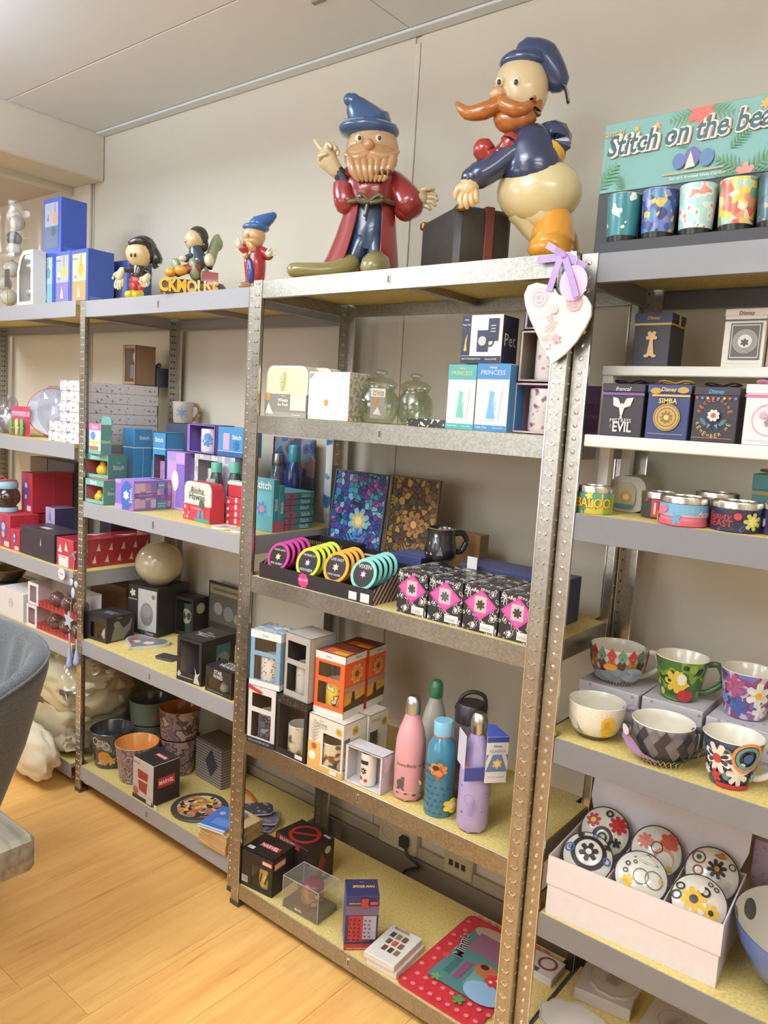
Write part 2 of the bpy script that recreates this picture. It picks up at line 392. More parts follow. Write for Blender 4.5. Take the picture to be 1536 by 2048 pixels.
for k in range(5):
    xs = {0: [-1.497, .148, 1.37, 2.59, XR], 1: [-1.497, .047, 1.27, 2.49, XR]}[0 if k == 0 else 1]
    for a, b in zip(xs, xs[1:]):
        MB().box(a+.0015, ys[k+1]+.0015, CZ, b-.0015, ys[k]-.0015, CZ+.012, bev=.002).build('ceiling_panel', CEIL, ce)
MB().box(-1.497, WY-.043, CZ-.006, XR, WY-.003, CZ+.012, bev=.002).build('edge_trim', CEIL, ce)
MB().box(.006, .16, CZ-.004, .05, .175, CZ+.001).build('paint_flake', M('#8d8579', .8), ce)
struct(MB().box(-1.72, YB, 2.378, -1.5, WY, CZ+.1, bev=.006), 'trim_1', TRIM)
struct(MB().box(-1.765, YB, 2.352, -1.722, WY, 2.40, bev=.003), 'trim_2', TRIM)
struct(MB().box(-1.722, WY-.016, 0, -1.59, WY-.001, 2.378, bev=.003), 'trim_3', TRIM)
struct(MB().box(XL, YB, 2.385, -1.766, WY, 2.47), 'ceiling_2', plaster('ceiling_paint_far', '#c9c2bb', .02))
struct(MB().box(XL, WY-.012, 0, XR, WY, .09, bev=.003), 'baseboard_back', M('#8f7f69', .6))
fl = struct(MB().box(XL, YB, -.1, XR, WY+.1, -.008), 'floor', M('#9a6c3c', .8))
def woodfloor(seed):
    m, nt, b = nodes('laminate_oak'); b.inputs['Roughness'].default_value = .36
    tc = N(nt, 'ShaderNodeTexCoord'); oi = N(nt, 'ShaderNodeObjectInfo'); ad = N(nt, 'ShaderNodeVectorMath', operation='ADD')
    cb = N(nt, 'ShaderNodeCombineXYZ'); ml = N(nt, 'ShaderNodeMath', operation='MULTIPLY'); ml.inputs[1].default_value = 37; nt.links.new(oi.outputs['Random'], ml.inputs[0])
    nt.links.new(ml.outputs[0], cb.inputs[1]); nt.links.new(ml.outputs[0], cb.inputs[2])
    nt.links.new(tc.outputs['Object'], ad.inputs[0]); nt.links.new(cb.outputs[0], ad.inputs[1])
    mp = N(nt, 'ShaderNodeMapping'); mp.inputs['Scale'].default_value = (16, 1.3, 1); nt.links.new(ad.outputs[0], mp.inputs[0])
    n = N(nt, 'ShaderNodeTexNoise', i_Scale=1.6, i_Detail=6, i_Roughness=.6, i_Distortion=.6); nt.links.new(mp.outputs[0], n.inputs['Vector'])
    r = ramp(nt, ['#dda057', '#e8b066', '#eebb6e', '#f3c478'], 'LINEAR', [.25, .45, .6, .8]); nt.links.new(n.outputs[0], r.inputs[0])
    mp2 = N(nt, 'ShaderNodeMapping'); mp2.inputs['Scale'].default_value = (70, 5, 1); nt.links.new(ad.outputs[0], mp2.inputs[0])
    n2 = N(nt, 'ShaderNodeTexNoise', i_Scale=1.0, i_Detail=2); nt.links.new(mp2.outputs[0], n2.inputs['Vector'])
    r2 = ramp(nt, ['#a8703a', '#ffffff'], 'LINEAR', [.26, .36]); nt.links.new(n2.outputs[0], r2.inputs[0])
    mx = N(nt, 'ShaderNodeMixRGB', blend_type='MULTIPLY'); mx.inputs[0].default_value = .3; nt.links.new(r.outputs[0], mx.inputs[1]); nt.links.new(r2.outputs[0], mx.inputs[2])
    hs = N(nt, 'ShaderNodeHueSaturation'); mr = N(nt, 'ShaderNodeMapRange'); mr.inputs[3].default_value = .95; mr.inputs[4].default_value = 1.05
    nt.links.new(oi.outputs['Random'], mr.inputs[0]); nt.links.new(mr.outputs[0], hs.inputs['Value']); nt.links.new(mx.outputs[0], hs.inputs['Color'])
    nt.links.new(hs.outputs[0], b.inputs['Base Color']); return m
FLOOR = woodfloor(0); rnd = random.Random(4)
pm = None; x = -2.6; k = 0
while x < 2.4:
    y0 = -2.9 - rnd.random()*1.0
    while y0 < WY-.02:
        a, b = max(y0, -2.9), min(y0+1.25, WY-.02)
        if b-a > .02: MB().box(x+.0004, a+.0004, -.008, x+.1916, b-.0004, 0, bev=.0008).build('plank', FLOOR, fl)
        y0 += 1.25
    x += .192
for (lx, ly, lz), sx, sy, pw, lc, up_w in LAMPS:  # panels hung low, out of view, to carry the added uplights
    t = thing('ceiling_light', 'white LED panel hung on thin wires '+{-.95: 'in front of the grey two-bay rack', .75: 'in front of the galvanised rack', 2.6: 'in front of the mug rack', -2.9: 'in the room beyond the beam', .6: 'near the windows behind the aisle'}[lx], 'ceiling light', (lx, ly, lz), 0, 'LED panels in the ceiling')
    zc = CZ-lz if lx > -1.7 else 2.385-lz
    for ax_ in (-1, 1):
        MB().box(ax_*.25-.002, -.002, .012, ax_*.25+.002, .002, zc).build('wire', M('#c9c9c9', .4), t)
    MB().box(-sx/2-.02, -sy/2-.02, -.008, sx/2+.02, sy/2+.02, .012, bev=.002).build('frame', M('#e8e8e8', .4), t)
    e = bpy.data.materials.get('lit_diffuser')
    if not e:
        e = bpy.data.materials.new('lit_diffuser'); e.use_nodes = True; nt = e.node_tree; nt.nodes.clear()
        em = N(nt, 'ShaderNodeEmission'); em.inputs[0].default_value = (1, .97, .92, 1); em.inputs[1].default_value = 3.5
        o_ = N(nt, 'ShaderNodeOutputMaterial'); nt.links.new(em.outputs[0], o_.inputs[0])
    MB().box(-sx/2, -sy/2, -.010, sx/2, sy/2, -.0085).build('diffuser', e, t)
# power sockets and a cable on the wall behind the lowest shelf
t = thing('power_socket', 'cream double wall socket low behind the middle rack', 'socket', (0, 0, 0))
p = at_y((805, 1665), WY); t.location = (p.x, WY, p.z)
MB().box(-.075, -.03, -.045, .075, 0, .045, bev=.006).build('cover', M('#c9bda0', .4), t)
for s in (-1, 1):
    MB().lathe([(.021, -.006), (.021, .001)], 16).build('socket_hole', M('#4a4238', .5), t).matrix_local = Matrix.Translation((s*.036, -.03, 0)) @ Matrix.Rotation(math.pi/2, 4, 'X')
t = thing('power_cable', 'black cable with plug hanging from the wall socket', 'cable', (p.x, WY, p.z))
mb = MB(); mb.tube([(.036, -.035, 0), (.06, -.05, -.03), (.10, -.04, -.055), (.05, -.035, -.09), (.03, -.03, -.13), (.035, -.025, -.19)], .0045, 8); mb.build('cord', M('#332f2c', .5), t, 60)
MB().box(.02, -.052, -.018, .052, -.0305, .018, bev=.006).build('plug', M('#332f2c', .5), t)
p = at_y((925, 1722), WY)
t = thing('junction_box', 'small beige wall box with three dark ports behind the bottle shelf', 'wall box', (p.x, WY, p.z))
MB().box(-.05, -.028, -.04, .05, 0, .04, bev=.004).build('cover', M('#bfb294', .5), t)
for k in range(3): MB().box(-.03+k*.022, -.0295, -.01, -.016+k*.022, -.0275, .008).build('port', M('#3a342d', .5), t)
# skirting conduit along the wall
tag(MB().box(-.9, WY-.018, .10, .93, WY-.001, .135, bev=.004).build('cable_duct', M('#b3a68c', .5)), 'long cream cable duct low along the wall behind the racks', 'cable duct')
# ------------------------------------------------------------------ the racks
GALV = metal('galvanised_steel', '#b9b6ae', .34, .28, 170)
GALVB = metal('galvanised_beam', '#aeaba2', .36, .34, 230)
GREY = M('#9c9ca0', .42, .0, .5, .1, .03)
CHIP = None
def chipboard():
    m, nt, b = nodes('chipboard'); b.inputs['Roughness'].default_value = .6
    tc = N(nt, 'ShaderNodeTexCoord'); v = N(nt, 'ShaderNodeTexNoise', i_Scale=160.0, i_Detail=4); nt.links.new(tc.outputs['Object'], v.inputs['Vector'])
    r = ramp(nt, ['#c6ad5e', '#d5bf76', '#dfcc8a'], 'LINEAR', [.3, .5, .7]); nt.links.new(v.outputs[0], r.inputs[0]); nt.links.new(r.outputs[0], b.inputs['Base Color']); return m
CHIP = chipboard()
BRIGHT = metal('bright_edge', '#e6e2d8', .22)
def upright(parent, x, y, sx, sy, h, w=.035, style='slot', rows=1, pitch=.0305):
    """angle post with outer corner at x,y; flanges run sx along x and sy along y"""
    t = .0022; mb = MB()
    X = lambda a, b: (min(x+sx*a, x+sx*b), max(x+sx*a, x+sx*b)); Y = lambda a, b: (min(y+sy*a, y+sy*b), max(y+sy*a, y+sy*b))
    x0, x1 = X(0, w); y0, y1 = Y(0, t); mb.box(x0, y0, 0, x1, y1, h, bev=.0006)
    x0, x1 = X(0, t); y0, y1 = Y(t, w); mb.box(x0, y0, 0, x1, y1, h, bev=.0006)
    x0, x1 = X(w-t, w); y0, y1 = Y(-.0012, .006); mb.box(x0, y0, 0, x1, y1, h, 1)          # rolled lips
    x0, x1 = X(0, t); y0, y1 = Y(w-t, w+.001); mb.box(x0, y0, 0, x1, y1, h, 1)
    o = mb.build('upright', [GALV, BRIGHT], parent)
    s = MB(); z = .05
    while z < h-.01:
        if style == 'slot':
            yy = y-sy*.0012; a, b = X(w*.30, w*.74)
            ya, yb = min(yy, y+sy*.001), max(yy, y+sy*.001)
            s.box(a, ya, z, b, yb, z+.0016); s.box(a, ya, z, a+.003, yb, z+.007); s.box(b-.003, ya, z, b, yb, z+.007)
            xx = x-sx*.001; ya, yb = Y(w*.3, w*.7); xa, xb = min(xx, x+sx*.004), max(xx, x+sx*.004)
            s.box(xa, ya, z, xb, yb, z+.004)
        else:
            for q in range(rows):
                fx = (.5,) if rows == 1 else (.32, .7)
                cx = x+sx*w*fx[q]; r = .0052 if rows == 1 else .0032
                for (ax, ay) in ((1, 0),):
                    vs = [(cx, y-sy*r*.55, z)]; n = 8
                    for rr, d in ((r*.7, .42), (r, 0)):
                        for k in range(n): vs.append((cx+rr*math.cos(2*math.pi*k/n), y-sy*r*d, z+rr*math.sin(2*math.pi*k/n)))
                    fs = [(0, 1+k, 1+(k+1) % n) for k in range(n)]+[(1+k, 1+n+k, 1+n+(k+1) % n, 1+(k+1) % n) for k in range(n)]
                    s.add(vs, fs)
                cy = y+sy*w*fx[q]; s.box(*( (min(x+sx*t, x+sx*(t+.001)), cy-.003, z-.003, max(x+sx*t, x+sx*(t+.001)), cy+.003, z+.003)), 1)
        z += pitch
    so = s.build('slots' if style == 'slot' else 'rivet_dimples', [BRIGHT, M('#4a4742', .6)], o); so['kind'] = 'stuff'
    f = MB(); xa, xb = X(-.0015, w+.001); ya, yb = Y(-.0015, w+.001); f.box(xa, ya, 0, xb, yb, .016, bev=.001)
    f.build('foot_cap', M('#4b4038', .6), o)
    return o
def shelf(parent, x0, x1, y0, y1, z, hb, mat, pw=.036, support=True, clip=None):
    t = .0018; a, b = x0+pw-.001, x1-pw+.001
    for nm, yy, s in (('front_beam', y0, 1), ('rear_beam', y1, -1)):
        mb = MB()
        ya, yb = sorted((yy+s*.001, yy+s*(.001+t))); mb.box(a, ya, z-hb, b, yb, z-.001, bev=.0006)
        ya, yb = sorted((yy+s*(.001+t), yy+s*.016)); mb.box(a, ya, z-hb, b, yb, z-hb+t)          # bottom return
        mb.box(a, ya, z-.016, b, yb, z-.0145)
        o = mb.build(nm, mat, parent)
        if nm == 'front_beam':
            xm = (a+b)/2+.0; c = MB(); c.box(xm-.004, yy-.0006, z-hb*.74, xm+.004, yy+.0016, z-hb*.3, 0); c.box(xm-.0025, yy-.001, z-hb*.68, xm+.0025, yy, z-hb*.36, 1)
            c.build('slot', [BRIGHT, M('#57534b', .5)], o)
    for xx, s in ((x0, 1), (x1, -1)):
        mb = MB(); xa, xb = sorted((xx+s*.003, xx+s*(.003+t))); mb.box(xa, y0+pw, z-hb, xb, y1-pw, z-.001, bev=.0006)
        xa, xb = sorted((xx+s*(.003+t), xx+s*.014)); mb.box(xa, y0+pw, z-hb, xb, y1-pw, z-hb+t)
        mb.build('side_beam', mat, parent)
    if support:
        xm = (x0+x1)/2; MB().box(xm-.012, y0+.018, z-.032, xm+.012, y1-.018, z-.0142, bev=.001).build('cross_bar', mat, parent)
    mb = MB(); e = .0035
    mb.box(x0+.0075, y0+pw, z-.014, x1-.0075, y1-pw, z-.001); mb.box(x0+pw+.002, y0+e, z-.014, x1-pw-.002, y0+pw, z-.001); mb.box(x0+pw+.002, y1-pw, z-.014, x1-pw-.002, y1-e, z-.001)
    mb.build('shelf_board', CHIP, parent)
BW, XB1 = .9081, -.0242; XB0 = XB1-BW; XA0 = XB0-1.4; YB0 = .033; YB1 = .436; HB = 1.7928
XC1 = .9292; YC1 = .3815; HC = 1.8; XD0 = .9325; XD1 = XD0+.93; YD0 = .02; YD1 = .40; HD = 1.7975
C1, C2, C3, C4, C5 = 1.8, 1.4422, 1.0003, .5267, .0758
B1, B2, B3, B4 = HB, 1.0967, .591, .108
A1, A2, A3, A4, A5 = 1.797, 1.295, .83, .552, .09
D1, D2, D3, D4, D5 = HD, 1.292, .819, .4265, .09
u = thing('shelving_rack', 'long grey boltless rack of two bays against the wall, beyond the galvanised rack', 'shelving', (XB0, YB0, 0))
ub = u.location.copy()
def rel(mbfun): pass
u.location = (0, 0, 0)
for x, sx in ((XA0, 1), (XB0, 1), (XB1, -1)):
    upright(u, x, YB0, sx, 1, HB, .034 if sx == 1 else .03, 'dimple', 2, .0245); upright(u, x, YB1, sx, -1, HB, .034, 'dimple', 2, .0245)
for z in (A1, A2, A3, A4, A5): shelf(u, XA0, XB0+.001, YB0, YB1, z, .056, GREY, .002 if False else .034)
for z in (B1, B2, B3, B4): shelf(u, XB0, XB1, YB0, YB1, z, .056, GREY, .034)
u = thing('shelving_rack', 'galvanised boltless steel rack in the middle with the drinking bottles and the heart plaque', 'shelving')
for x, sx in ((0, 1), (XC1, -1)):
    upright(u, x, 0, sx, 1, HC); upright(u, x, YC1, sx, -1, HC)
for z in (C1, C2, C3, C4, C5): shelf(u, 0, XC1, 0, YC1, z, .048, GALVB)
u = thing('shelving_rack', 'boltless rack with grey beams holding the patterned mugs, bowls and candle tins', 'shelving')
for x, sx in ((XD0, 1), (XD1, -1)):
    upright(u, x, YD0, sx, 1, HD, .034, 'dimple', 1, .0262); upright(u, x, YD1, sx, -1, HD, .034, 'dimple', 1, .0262)
GREYD = M('#78787b', .42, .0, .5, .1, .03)  # same kind of grey as GREY, darkened: dimmer light put into the colour
for z in (D1, D2, D3, D4, D5): shelf(u, XD0, XD1, YD0, YD1, z, .056, GREYD, .035)
# white two-step riser on the second shelf of the mug rack
r = thing('display_riser', 'white two-tier metal riser on the shelf above the candle tins', 'riser')
W1, W2 = 1.449, 1.592
PAINTW = M('#dcd8cd', .4)
xr0, xr1 = XD0+.036, XD1-.05; yr1 = .2
MB().box(xr0, .025, W1-.024, xr1, .126, W1, bev=.002).build('shelf', PAINTW, r); MB().box(.947, .13, W2-.02, xr1, .30, W2, bev=.002).build('shelf', PAINTW, r)
for x in (xr0+.001, xr1-.024):
    for y in ((.105,) if x < 1.2 else (.028, .102)): MB().box(x, y, D2-.0005, x+.022, y+.022, W1-.024, bev=.001).build('leg', PAINTW, r)
for x in (.949, xr1-.024):
    for y in (.133, .276): MB().box(x, y, D2-.0005, x+.022, y+.022, W2-.02, bev=.001).build('leg', PAINTW, r)
# ------------------------------------------------------------------ generic builders
def basis(L, R):
    d = (R-L); d.z = 0; w = d.length; return w, math.atan2(d.y, d.x)
def back_depth(R, rz, p):
    n = Vector((math.cos(rz), math.sin(rz), 0)); b = Vector((-math.sin(rz), math.cos(rz), 0))
    d = ray(*p); t = (R-CP).dot(n)/d.dot(n); return max(.01, (CP+d*t-R).dot(b))
def spot(z, l, r, top, back, y=None, w=None):
    """base front centre, width, depth, height, angle of a box seen with front corners l, r (pixels)"""
    if y is None: L, R = at_z(l, z), at_z(r, z)
    else:
        L, R = at_y(l, y), at_y(r, y); L.z = R.z = z
    W_, rz = basis(L, R)
    h = height_to(L, top) if not isinstance(top, float) else top
    d = back if isinstance(back, float) else back_depth(R, rz, back)
    return (L+R)/2, W_, d, h, rz
def fmaps(w, d, h):
    return {'F': (lambda x, y, e: (-w/2+x, -e, y), w, h), 'R': (lambda x, y, e: (w/2+e, x, y), d, h), 'T': (lambda x, y, e: (-w/2+x, y, h+e), w, d), 'L': (lambda x, y, e: (-w/2-e, d-x, y), d, h)}
def printed(t, w, d, h, faces):
    fm = fmaps(w, d, h)
    for k, it in faces.items(): art(t, fm[k][0], fm[k][1], fm[k][2], it)
class Box: pass
def mat(c, r=.45): return M(c, r) if isinstance(c, str) else c
def carton(label, S, cols, faces=None, name='gift_box', cat='box', lid=None, group=None, bev=.0012, rough=.42, body='carton', z0=None):
    c, w, d, h, rz = S; t = thing(name, label, cat, c, rz, group)
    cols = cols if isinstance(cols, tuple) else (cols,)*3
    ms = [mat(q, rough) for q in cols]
    if lid:
        lh, lc, g = lid[:3]; mb = MB().box(-w/2+g, g, 0, w/2-g, d-g, h-lh*.3, 0, bev, 1, 2); mb.build(body, ms, t)
        MB().box(-w/2, 0, h-lh, w/2, d, h, 0, bev).build('lid', mat(lc, rough), t)
    else:
        MB().box(-w/2, 0, 0, w/2, d, h, 0, bev, 1, 2).build(body, ms, t)
    if faces: printed(t, w, d, h, faces)
    b = Box(); b.t, b.w, b.d, b.h, b.rz, b.c = t, w, d, h, rz, c; b.top = c.z+h
    return b
def inside(b, u, v, dz=0.0):
    """world point at fractions u (width), v (depth) of box b, dz above its base"""
    x, y = -b.w/2+u*b.w, v*b.d; ca, sa = math.cos(b.rz), math.sin(b.rz)
    return Vector((b.c.x+x*ca-y*sa, b.c.y+x*sa+y*ca, b.c.z+dz))
def windowed(label, S, cols, holes, faces=None, name='window_box', cat='box', side_holes=None, film=True, group=None, inner=None, t0=.0016, rough=.42):
    """open carton of thin card whose front (and right side) has cut-outs"""
    c, w, d, h, rz = S; t = thing(name, label, cat, c, rz, group)
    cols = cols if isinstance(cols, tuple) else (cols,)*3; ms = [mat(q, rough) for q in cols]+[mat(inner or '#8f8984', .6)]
    def panel(mb, mapper, W, H, hs, mi):
        us = sorted({0, 1, *[q[0] for q in hs], *[q[2] for q in hs]}); vs_ = sorted({0, 1, *[q[1] for q in hs], *[q[3] for q in hs]})
        for a, b in zip(us, us[1:]):
            for p_, q_ in zip(vs_, vs_[1:]):
                m1, m2 = (a+b)/2, (p_+q_)/2
                if any(k[0] < m1 < k[2] and k[1] < m2 < k[3] for k in hs): continue
                P8 = [mapper(x*W, y*H, e) for e in (0, -t0) for y in (p_, q_) for x in (a, b)]
                mb.add(P8, [(0, 1, 3, 2), (5, 4, 6, 7), (1, 0, 4, 5), (3, 1, 5, 7), (2, 3, 7, 6), (0, 2, 6, 4)], mi)
    fm = fmaps(w, d, h); mb = MB()
    panel(mb, fm['F'][0], w, h, holes, 0); panel(mb, fm['R'][0], d, h, side_holes or [], 1); panel(mb, fm['L'][0], d, h, [], 1); panel(mb, fm['T'][0], w, d, [], 2)
    mb.box(-w/2, 0, 0, w/2, d, t0, 0); mb.box(-w/2+t0, d-t0, t0, w/2-t0, d, h-t0, 3)
    mb.box(-w/2+t0, t0, t0, -w/2+t0*1.3, d-t0, h-t0, 3); mb.box(w/2-t0*1.3, t0, t0, w/2-t0, d-t0, h-t0, 3) if not side_holes else None
    mb.build('carton', ms, t)
    if film:
        f = MB()
        for q in holes: f.box(-w/2+q[0]*w, t0+.0002, q[1]*h, -w/2+q[2]*w, t0+.0006, q[3]*h)
        for q in side_holes or []: f.box(w/2-t0-.0006, q[0]*d, q[1]*h, w/2-t0-.0002, q[2]*d, q[3]*h)
        if f.f: f.build('film_window', FILM, t)
    if faces: printed(t, w, d, h, faces)
    b = Box(); b.t, b.w, b.d, b.h, b.rz, b.c = t, w, d, h, rz, c; b.top = c.z+h
    return b
def cam_rz(p): d = CP-Vector(p); return math.atan2(d.x, -d.y)
def foot(z, p, wpx):
    """centre and radius of a round thing standing at level z whose front bottom edge shows at pixel p, wpx wide"""
    q = at_z(p, z); dep = (q-CP).dot(FW); r = wpx/2*dep/FPX*1.0
    d = q-CP; d.z = 0; d.normalize(); q = q+d*r; q.z = z; r = wpx/2*((q-CP).dot(FW))/FPX
    return q, r
def rad(p, wpx): return wpx/2*((Vector(p)-CP).dot(FW))/FPX
def cyl_map(rf, a0):
    def f(x, y, e):
        r0 = rf(y); R = f.R; a = -math.pi/2+a0+(x-f.W/2)/R; return ((r0+e)*math.cos(a), (r0+e)*math.sin(a), y)
    return f
def prof_r(prof):
    def rf(z):
        if z <= prof[0][1]: return prof[0][0]
        for (r0, z0), (r1, z1) in zip(prof, prof[1:]):
            if z0 <= z <= z1 and z1 > z0: return r0+(r1-r0)*(z-z0)/(z1-z0)
        return prof[-1][0]
    return rf
def cyl_art(t, prof, z0, z1, items, a0=0, span=math.pi*.9):
    rf = prof_r(prof); R = max(rf(z0), rf(z1), rf((z0+z1)/2)); W_ = R*span
    g = lambda x, y, e: cm(x, y+z0, e)
    cm = cyl_map(rf, a0); cm.R = R; cm.W = W_
    art(t, g, W_, z1-z0, items, eps=.0009)
def cup(label, loc, h, prof, out, inn='#efe9dc', handle=None, rz=0, name='mug', cat='mug', group=None, items=None, band=None, rough=.25, rim=None, n=36, hcol=None, hw=.0055, matfun=None):
    """prof: outer (radius,height) from foot to rim; handle=(angle, reach, z low frac, z high frac)"""
    t = thing(name, label, cat, loc, rz, group)
    th = .0032; out_m = out if not isinstance(out, str) else M(out, rough, coat=.5)
    inm = inn if not isinstance(inn, str) else M(inn, .25, coat=.5)
    outer = [(0, .003), (prof[0][0]*.8, .003), (prof[0][0]*.85, 0)]+list(prof)
    innr = [(prof[-1][0]-th*.4, h+.0012), (prof[-1][0]-th, h-.001)]+[(max(.002, r-th), max(z, .006)) for r, z in reversed(prof[:-1])]+[(0, .006)]
    no = len(outer)
    mb = MB().lathe(outer+innr, n, mfun=lambda j: 0 if j < no-1 else (2 if rim and j == no-1 else 1))
    mb.build('cup_body', [out_m, inm, M(rim, .3) if rim else inm], t, 40)
    if handle:
        a, reach, zl, zh = handle; rf = prof_r(prof); zl *= h; zh *= h; rl, rh = rf(zl), rf(zh); m_ = MB(); zm = (zl+zh)/2
        pts = [(rh-.003, 0, zh), (rh+reach*.6, 0, zh+.003), (rh+reach, 0, zm+(zh-zl)*.2), (rh+reach*.85, 0, zm-(zh-zl)*.15), (rl+reach*.45, 0, zl+.002), (rl-.003, 0, zl)]
        m_.X = Matrix.Rotation(a, 4, 'Z'); m_.tube(pts, hw, 10, flat=1.35, smooth=4); m_.build('handle', mat(hcol, .25) if hcol else (out_m if isinstance(out, str) else inm), t, 60)
    if items: cyl_art(t, prof, 0, h, items)
    return t
def bottle(label, loc, prof, mats, cap, rz=0, items=None, name='drinking_bottle', cat='bottle', group=None, caps=.28, span=math.pi*.9, z_art=None, base=None):
    """prof: body profile; cap: list of (r,z) profile, material"""
    t = thing(name, label, cat, loc, rz, group)
    MB().lathe([(0, prof[0][1]+.002), (prof[0][0]*.7, prof[0][1])]+list(prof)+[(0, prof[-1][1])], 36).build('bottle_body', mats, t, 45)
    cp, cm_ = cap; MB().lathe([(0, cp[0][1])]+list(cp)+[(0, cp[-1][1])], 28).build('cap', cm_, t, 40)
    if base: 
        bp, bm = base; MB().lathe(bp, 36).build('base_ring', bm, t, 40)
    if items: cyl_art(t, prof, z_art[0] if z_art else prof[0][1], z_art[1] if z_art else prof[-1][1], items, span=span)
    return t
def tin(label, loc, r, h, side, items=None, rz=None, lidm=None, name='candle_tin', cat='candle tin', group=None, span=math.pi*.95):
    t = thing(name, label, cat, loc, cam_rz(loc) if rz is None else rz, group)
    MB().lathe([(0, .001), (r*.92, 0), (r*.96, .002), (r*.97, h*.74), (r*.97, h*.8)], 40).build('tin_body', mat(side, .35), t, 40)
    lm = lidm or metal('tin_lid', '#cfcbc2', .25); zl = h*.76
    MB().lathe([(r*.972, zl), (r, zl+.001), (r, h-.002), (r*.985, h), (r*.93, h), (r*.92, h-.0018), (0, h-.0018)], 40).build('lid', lm, t, 40)
    if items: cyl_art(t, [(r*.972, 0), (r*.972, h)], .002, zl, items, span=span)
    return t
def disc(label, loc, r, th, rim, face, items=None, name='coaster', cat='coaster', R=None, group=None, dots=None):
    """flat disc lying in its local XY plane, face up +z"""
    t = thing(name, label, cat, loc, 0, group)
    if R is not None: t.rotation_euler = R
    MB().lathe([(0, 0), (r*.97, 0), (r, th*.3), (r, th*.75), (r*.98, th), (r*.80, th), (r*.79, th*.9), (0, th*.9)], 40).build('rim', mat(rim, .35), t, 40)
    if face: MB().lathe([(r*.785, th*.85), (r*.785, th*.97), (0, th*.97)], 32).build('printed_face', mat(face, .35), t, 40)
    if items: art(t, lambda x, y, e: (x-r, y-r, th*.97+e), 2*r, 2*r, items, eps=.0004)
    return t
# ------------------------------------------------------------------ top shelves
class Fig:
    """figure built upright on the shelf, facing the aisle; g() gives a local point on its mid plane from the outline's position"""
    def __init__(s, name, label, px, y, z, cat='figurine', group=None):
        b = at_y(px, y); b.z = z; s.b = b; s.rz = cam_rz(b); s.t = thing(name, label, cat, b, s.rz, group)
        n = CP-b; n.z = 0; s.n = n.normalized(); s.s = (b-CP).dot(FW)/FPX; s.R = Matrix.Rotation(-s.rz, 3, 'Z')
    def g(s, px, py, d=0):
        dr = ray(px, py); q = s.b+s.n*(d*s.s); t = (q-CP).dot(s.n)/dr.dot(s.n); return s.R @ (CP+dr*t-s.b)
    def tube(s, mb, pts, rad, **k): return mb.tube([s.g(*p) for p in pts], [r*s.s for r in (rad if hasattr(rad, '__len__') else [rad]*len(pts))], **k)
    def ball(s, mb, p, rx, ry=None, rz=None, **k): return mb.ball(s.g(*p), rx*s.s, (ry or rx)*s.s, (rz or rx)*s.s, **k)
def gloss(c): return M(c, .22, coat=.6, wear=.04)
TAN, CREAM_, RED_, NAVY, BLUE_, ORANGE_, OLIVE = '#c9a178', '#d9c9a0', '#8c2b2b', '#2f3a58', '#35557f', '#d18f2c', '#857b4e'
# --- large wizard statue
f = Fig('wizard_statue', 'large painted wizard statue in red robe and blue pointed hat, raising a cream hand', (712, 549), .17, C1+.0036, 'statue')
t, s = f.t, f.s
mb = MB(); ax0, ax1 = f.g(738, 350), f.g(712, 546)
def robe(mb, lv, a0, a1, n=28, th=4):
    k = n+1; vs = []
    for off in (0, -th):
        for py, cx, rx, ry in lv:
            c = f.g(cx, py)
            for i in range(k):
                a = math.radians(a0+(a1-a0)*i/n); vs.append((c.x+(rx+off)*s*math.cos(a), c.y+(ry+off)*s*math.sin(a), c.z))
    L = len(lv); fs = []
    for o in (0, L*k):
        fs += [(o+j*k+i, o+j*k+i+1, o+(j+1)*k+i+1, o+(j+1)*k+i) for j in range(L-1) for i in range(n)]
    for j in range(L-1):
        for i in (0, n): fs.append((j*k+i, (j+1)*k+i, L*k+(j+1)*k+i, L*k+j*k+i))
    for j in (0, L-1): fs += [(j*k+i, j*k+i+1, L*k+j*k+i+1, L*k+j*k+i) for i in range(n)]
    mb.add(vs, fs)
robe(mb, [(338, 742, 34, 28), (352, 742, 50, 38), (375, 740, 55, 42), (400, 740, 50, 40), (408, 740, 47, 38)], -270, 90)
robe(mb, [(406, 740, 47, 40), (440, 738, 54, 46), (480, 732, 62, 52), (520, 725, 72, 58), (546, 718, 80, 62)], -62, 242)
f.tube(mb, [(708, 345, 20), (742, 356, 34), (778, 345, 20)], 10); mb.build('robe', gloss(RED_), t, 50)
mb = MB(); robe(mb, [(398, 740, 40, 34), (440, 737, 42, 38), (490, 732, 44, 40), (505, 730, 40, 36)], -270, 90)
f.tube(mb, [(722, 480, 18), (700, 535, 22)], [22, 17]); f.tube(mb, [(748, 480, 18), (752, 535, 25)], [20, 17]); mb.build('tunic', gloss('#2f4560'), t, 50)
mb = MB(); f.tube(mb, [(690, 405, 30), (720, 400, 46), (740, 402, 48), (765, 400, 46), (790, 408, 26)], 5)
f.tube(mb, [(735, 400, 50), (722, 388, 52), (716, 400, 52), (735, 404, 52), (756, 390, 52), (766, 400, 52), (742, 405, 52)], 4.5); f.tube(mb, [(735, 404, 50), (730, 430, 52)], 4); mb.build('rope_belt', gloss('#5c5238'), t, 60)
mb = MB(); f.tube(mb, [(700, 528, 34), (660, 540, 52), (615, 541, 60), (588, 540, 62)], [20, 15, 15, 14]); f.tube(mb, [(755, 528, 34), (752, 530, 62), (745, 534, 84)], [22, 28, 25]); mb.build('shoes', gloss(OLIVE), t, 60)
mb = MB(); f.ball(mb, (745, 300), 52, 46, 50, n=22); mb.build('head', gloss(TAN), t, 60)
mb = MB(); f.ball(mb, (742, 318, 22), 52, 32, 34, n=20)
for k in range(7): f.tube(mb, [(700+14*k, 318, 44), (706+12*k, 342, 50), (716+8.5*k, 360, 48)], [9, 9, 4], smooth=2)
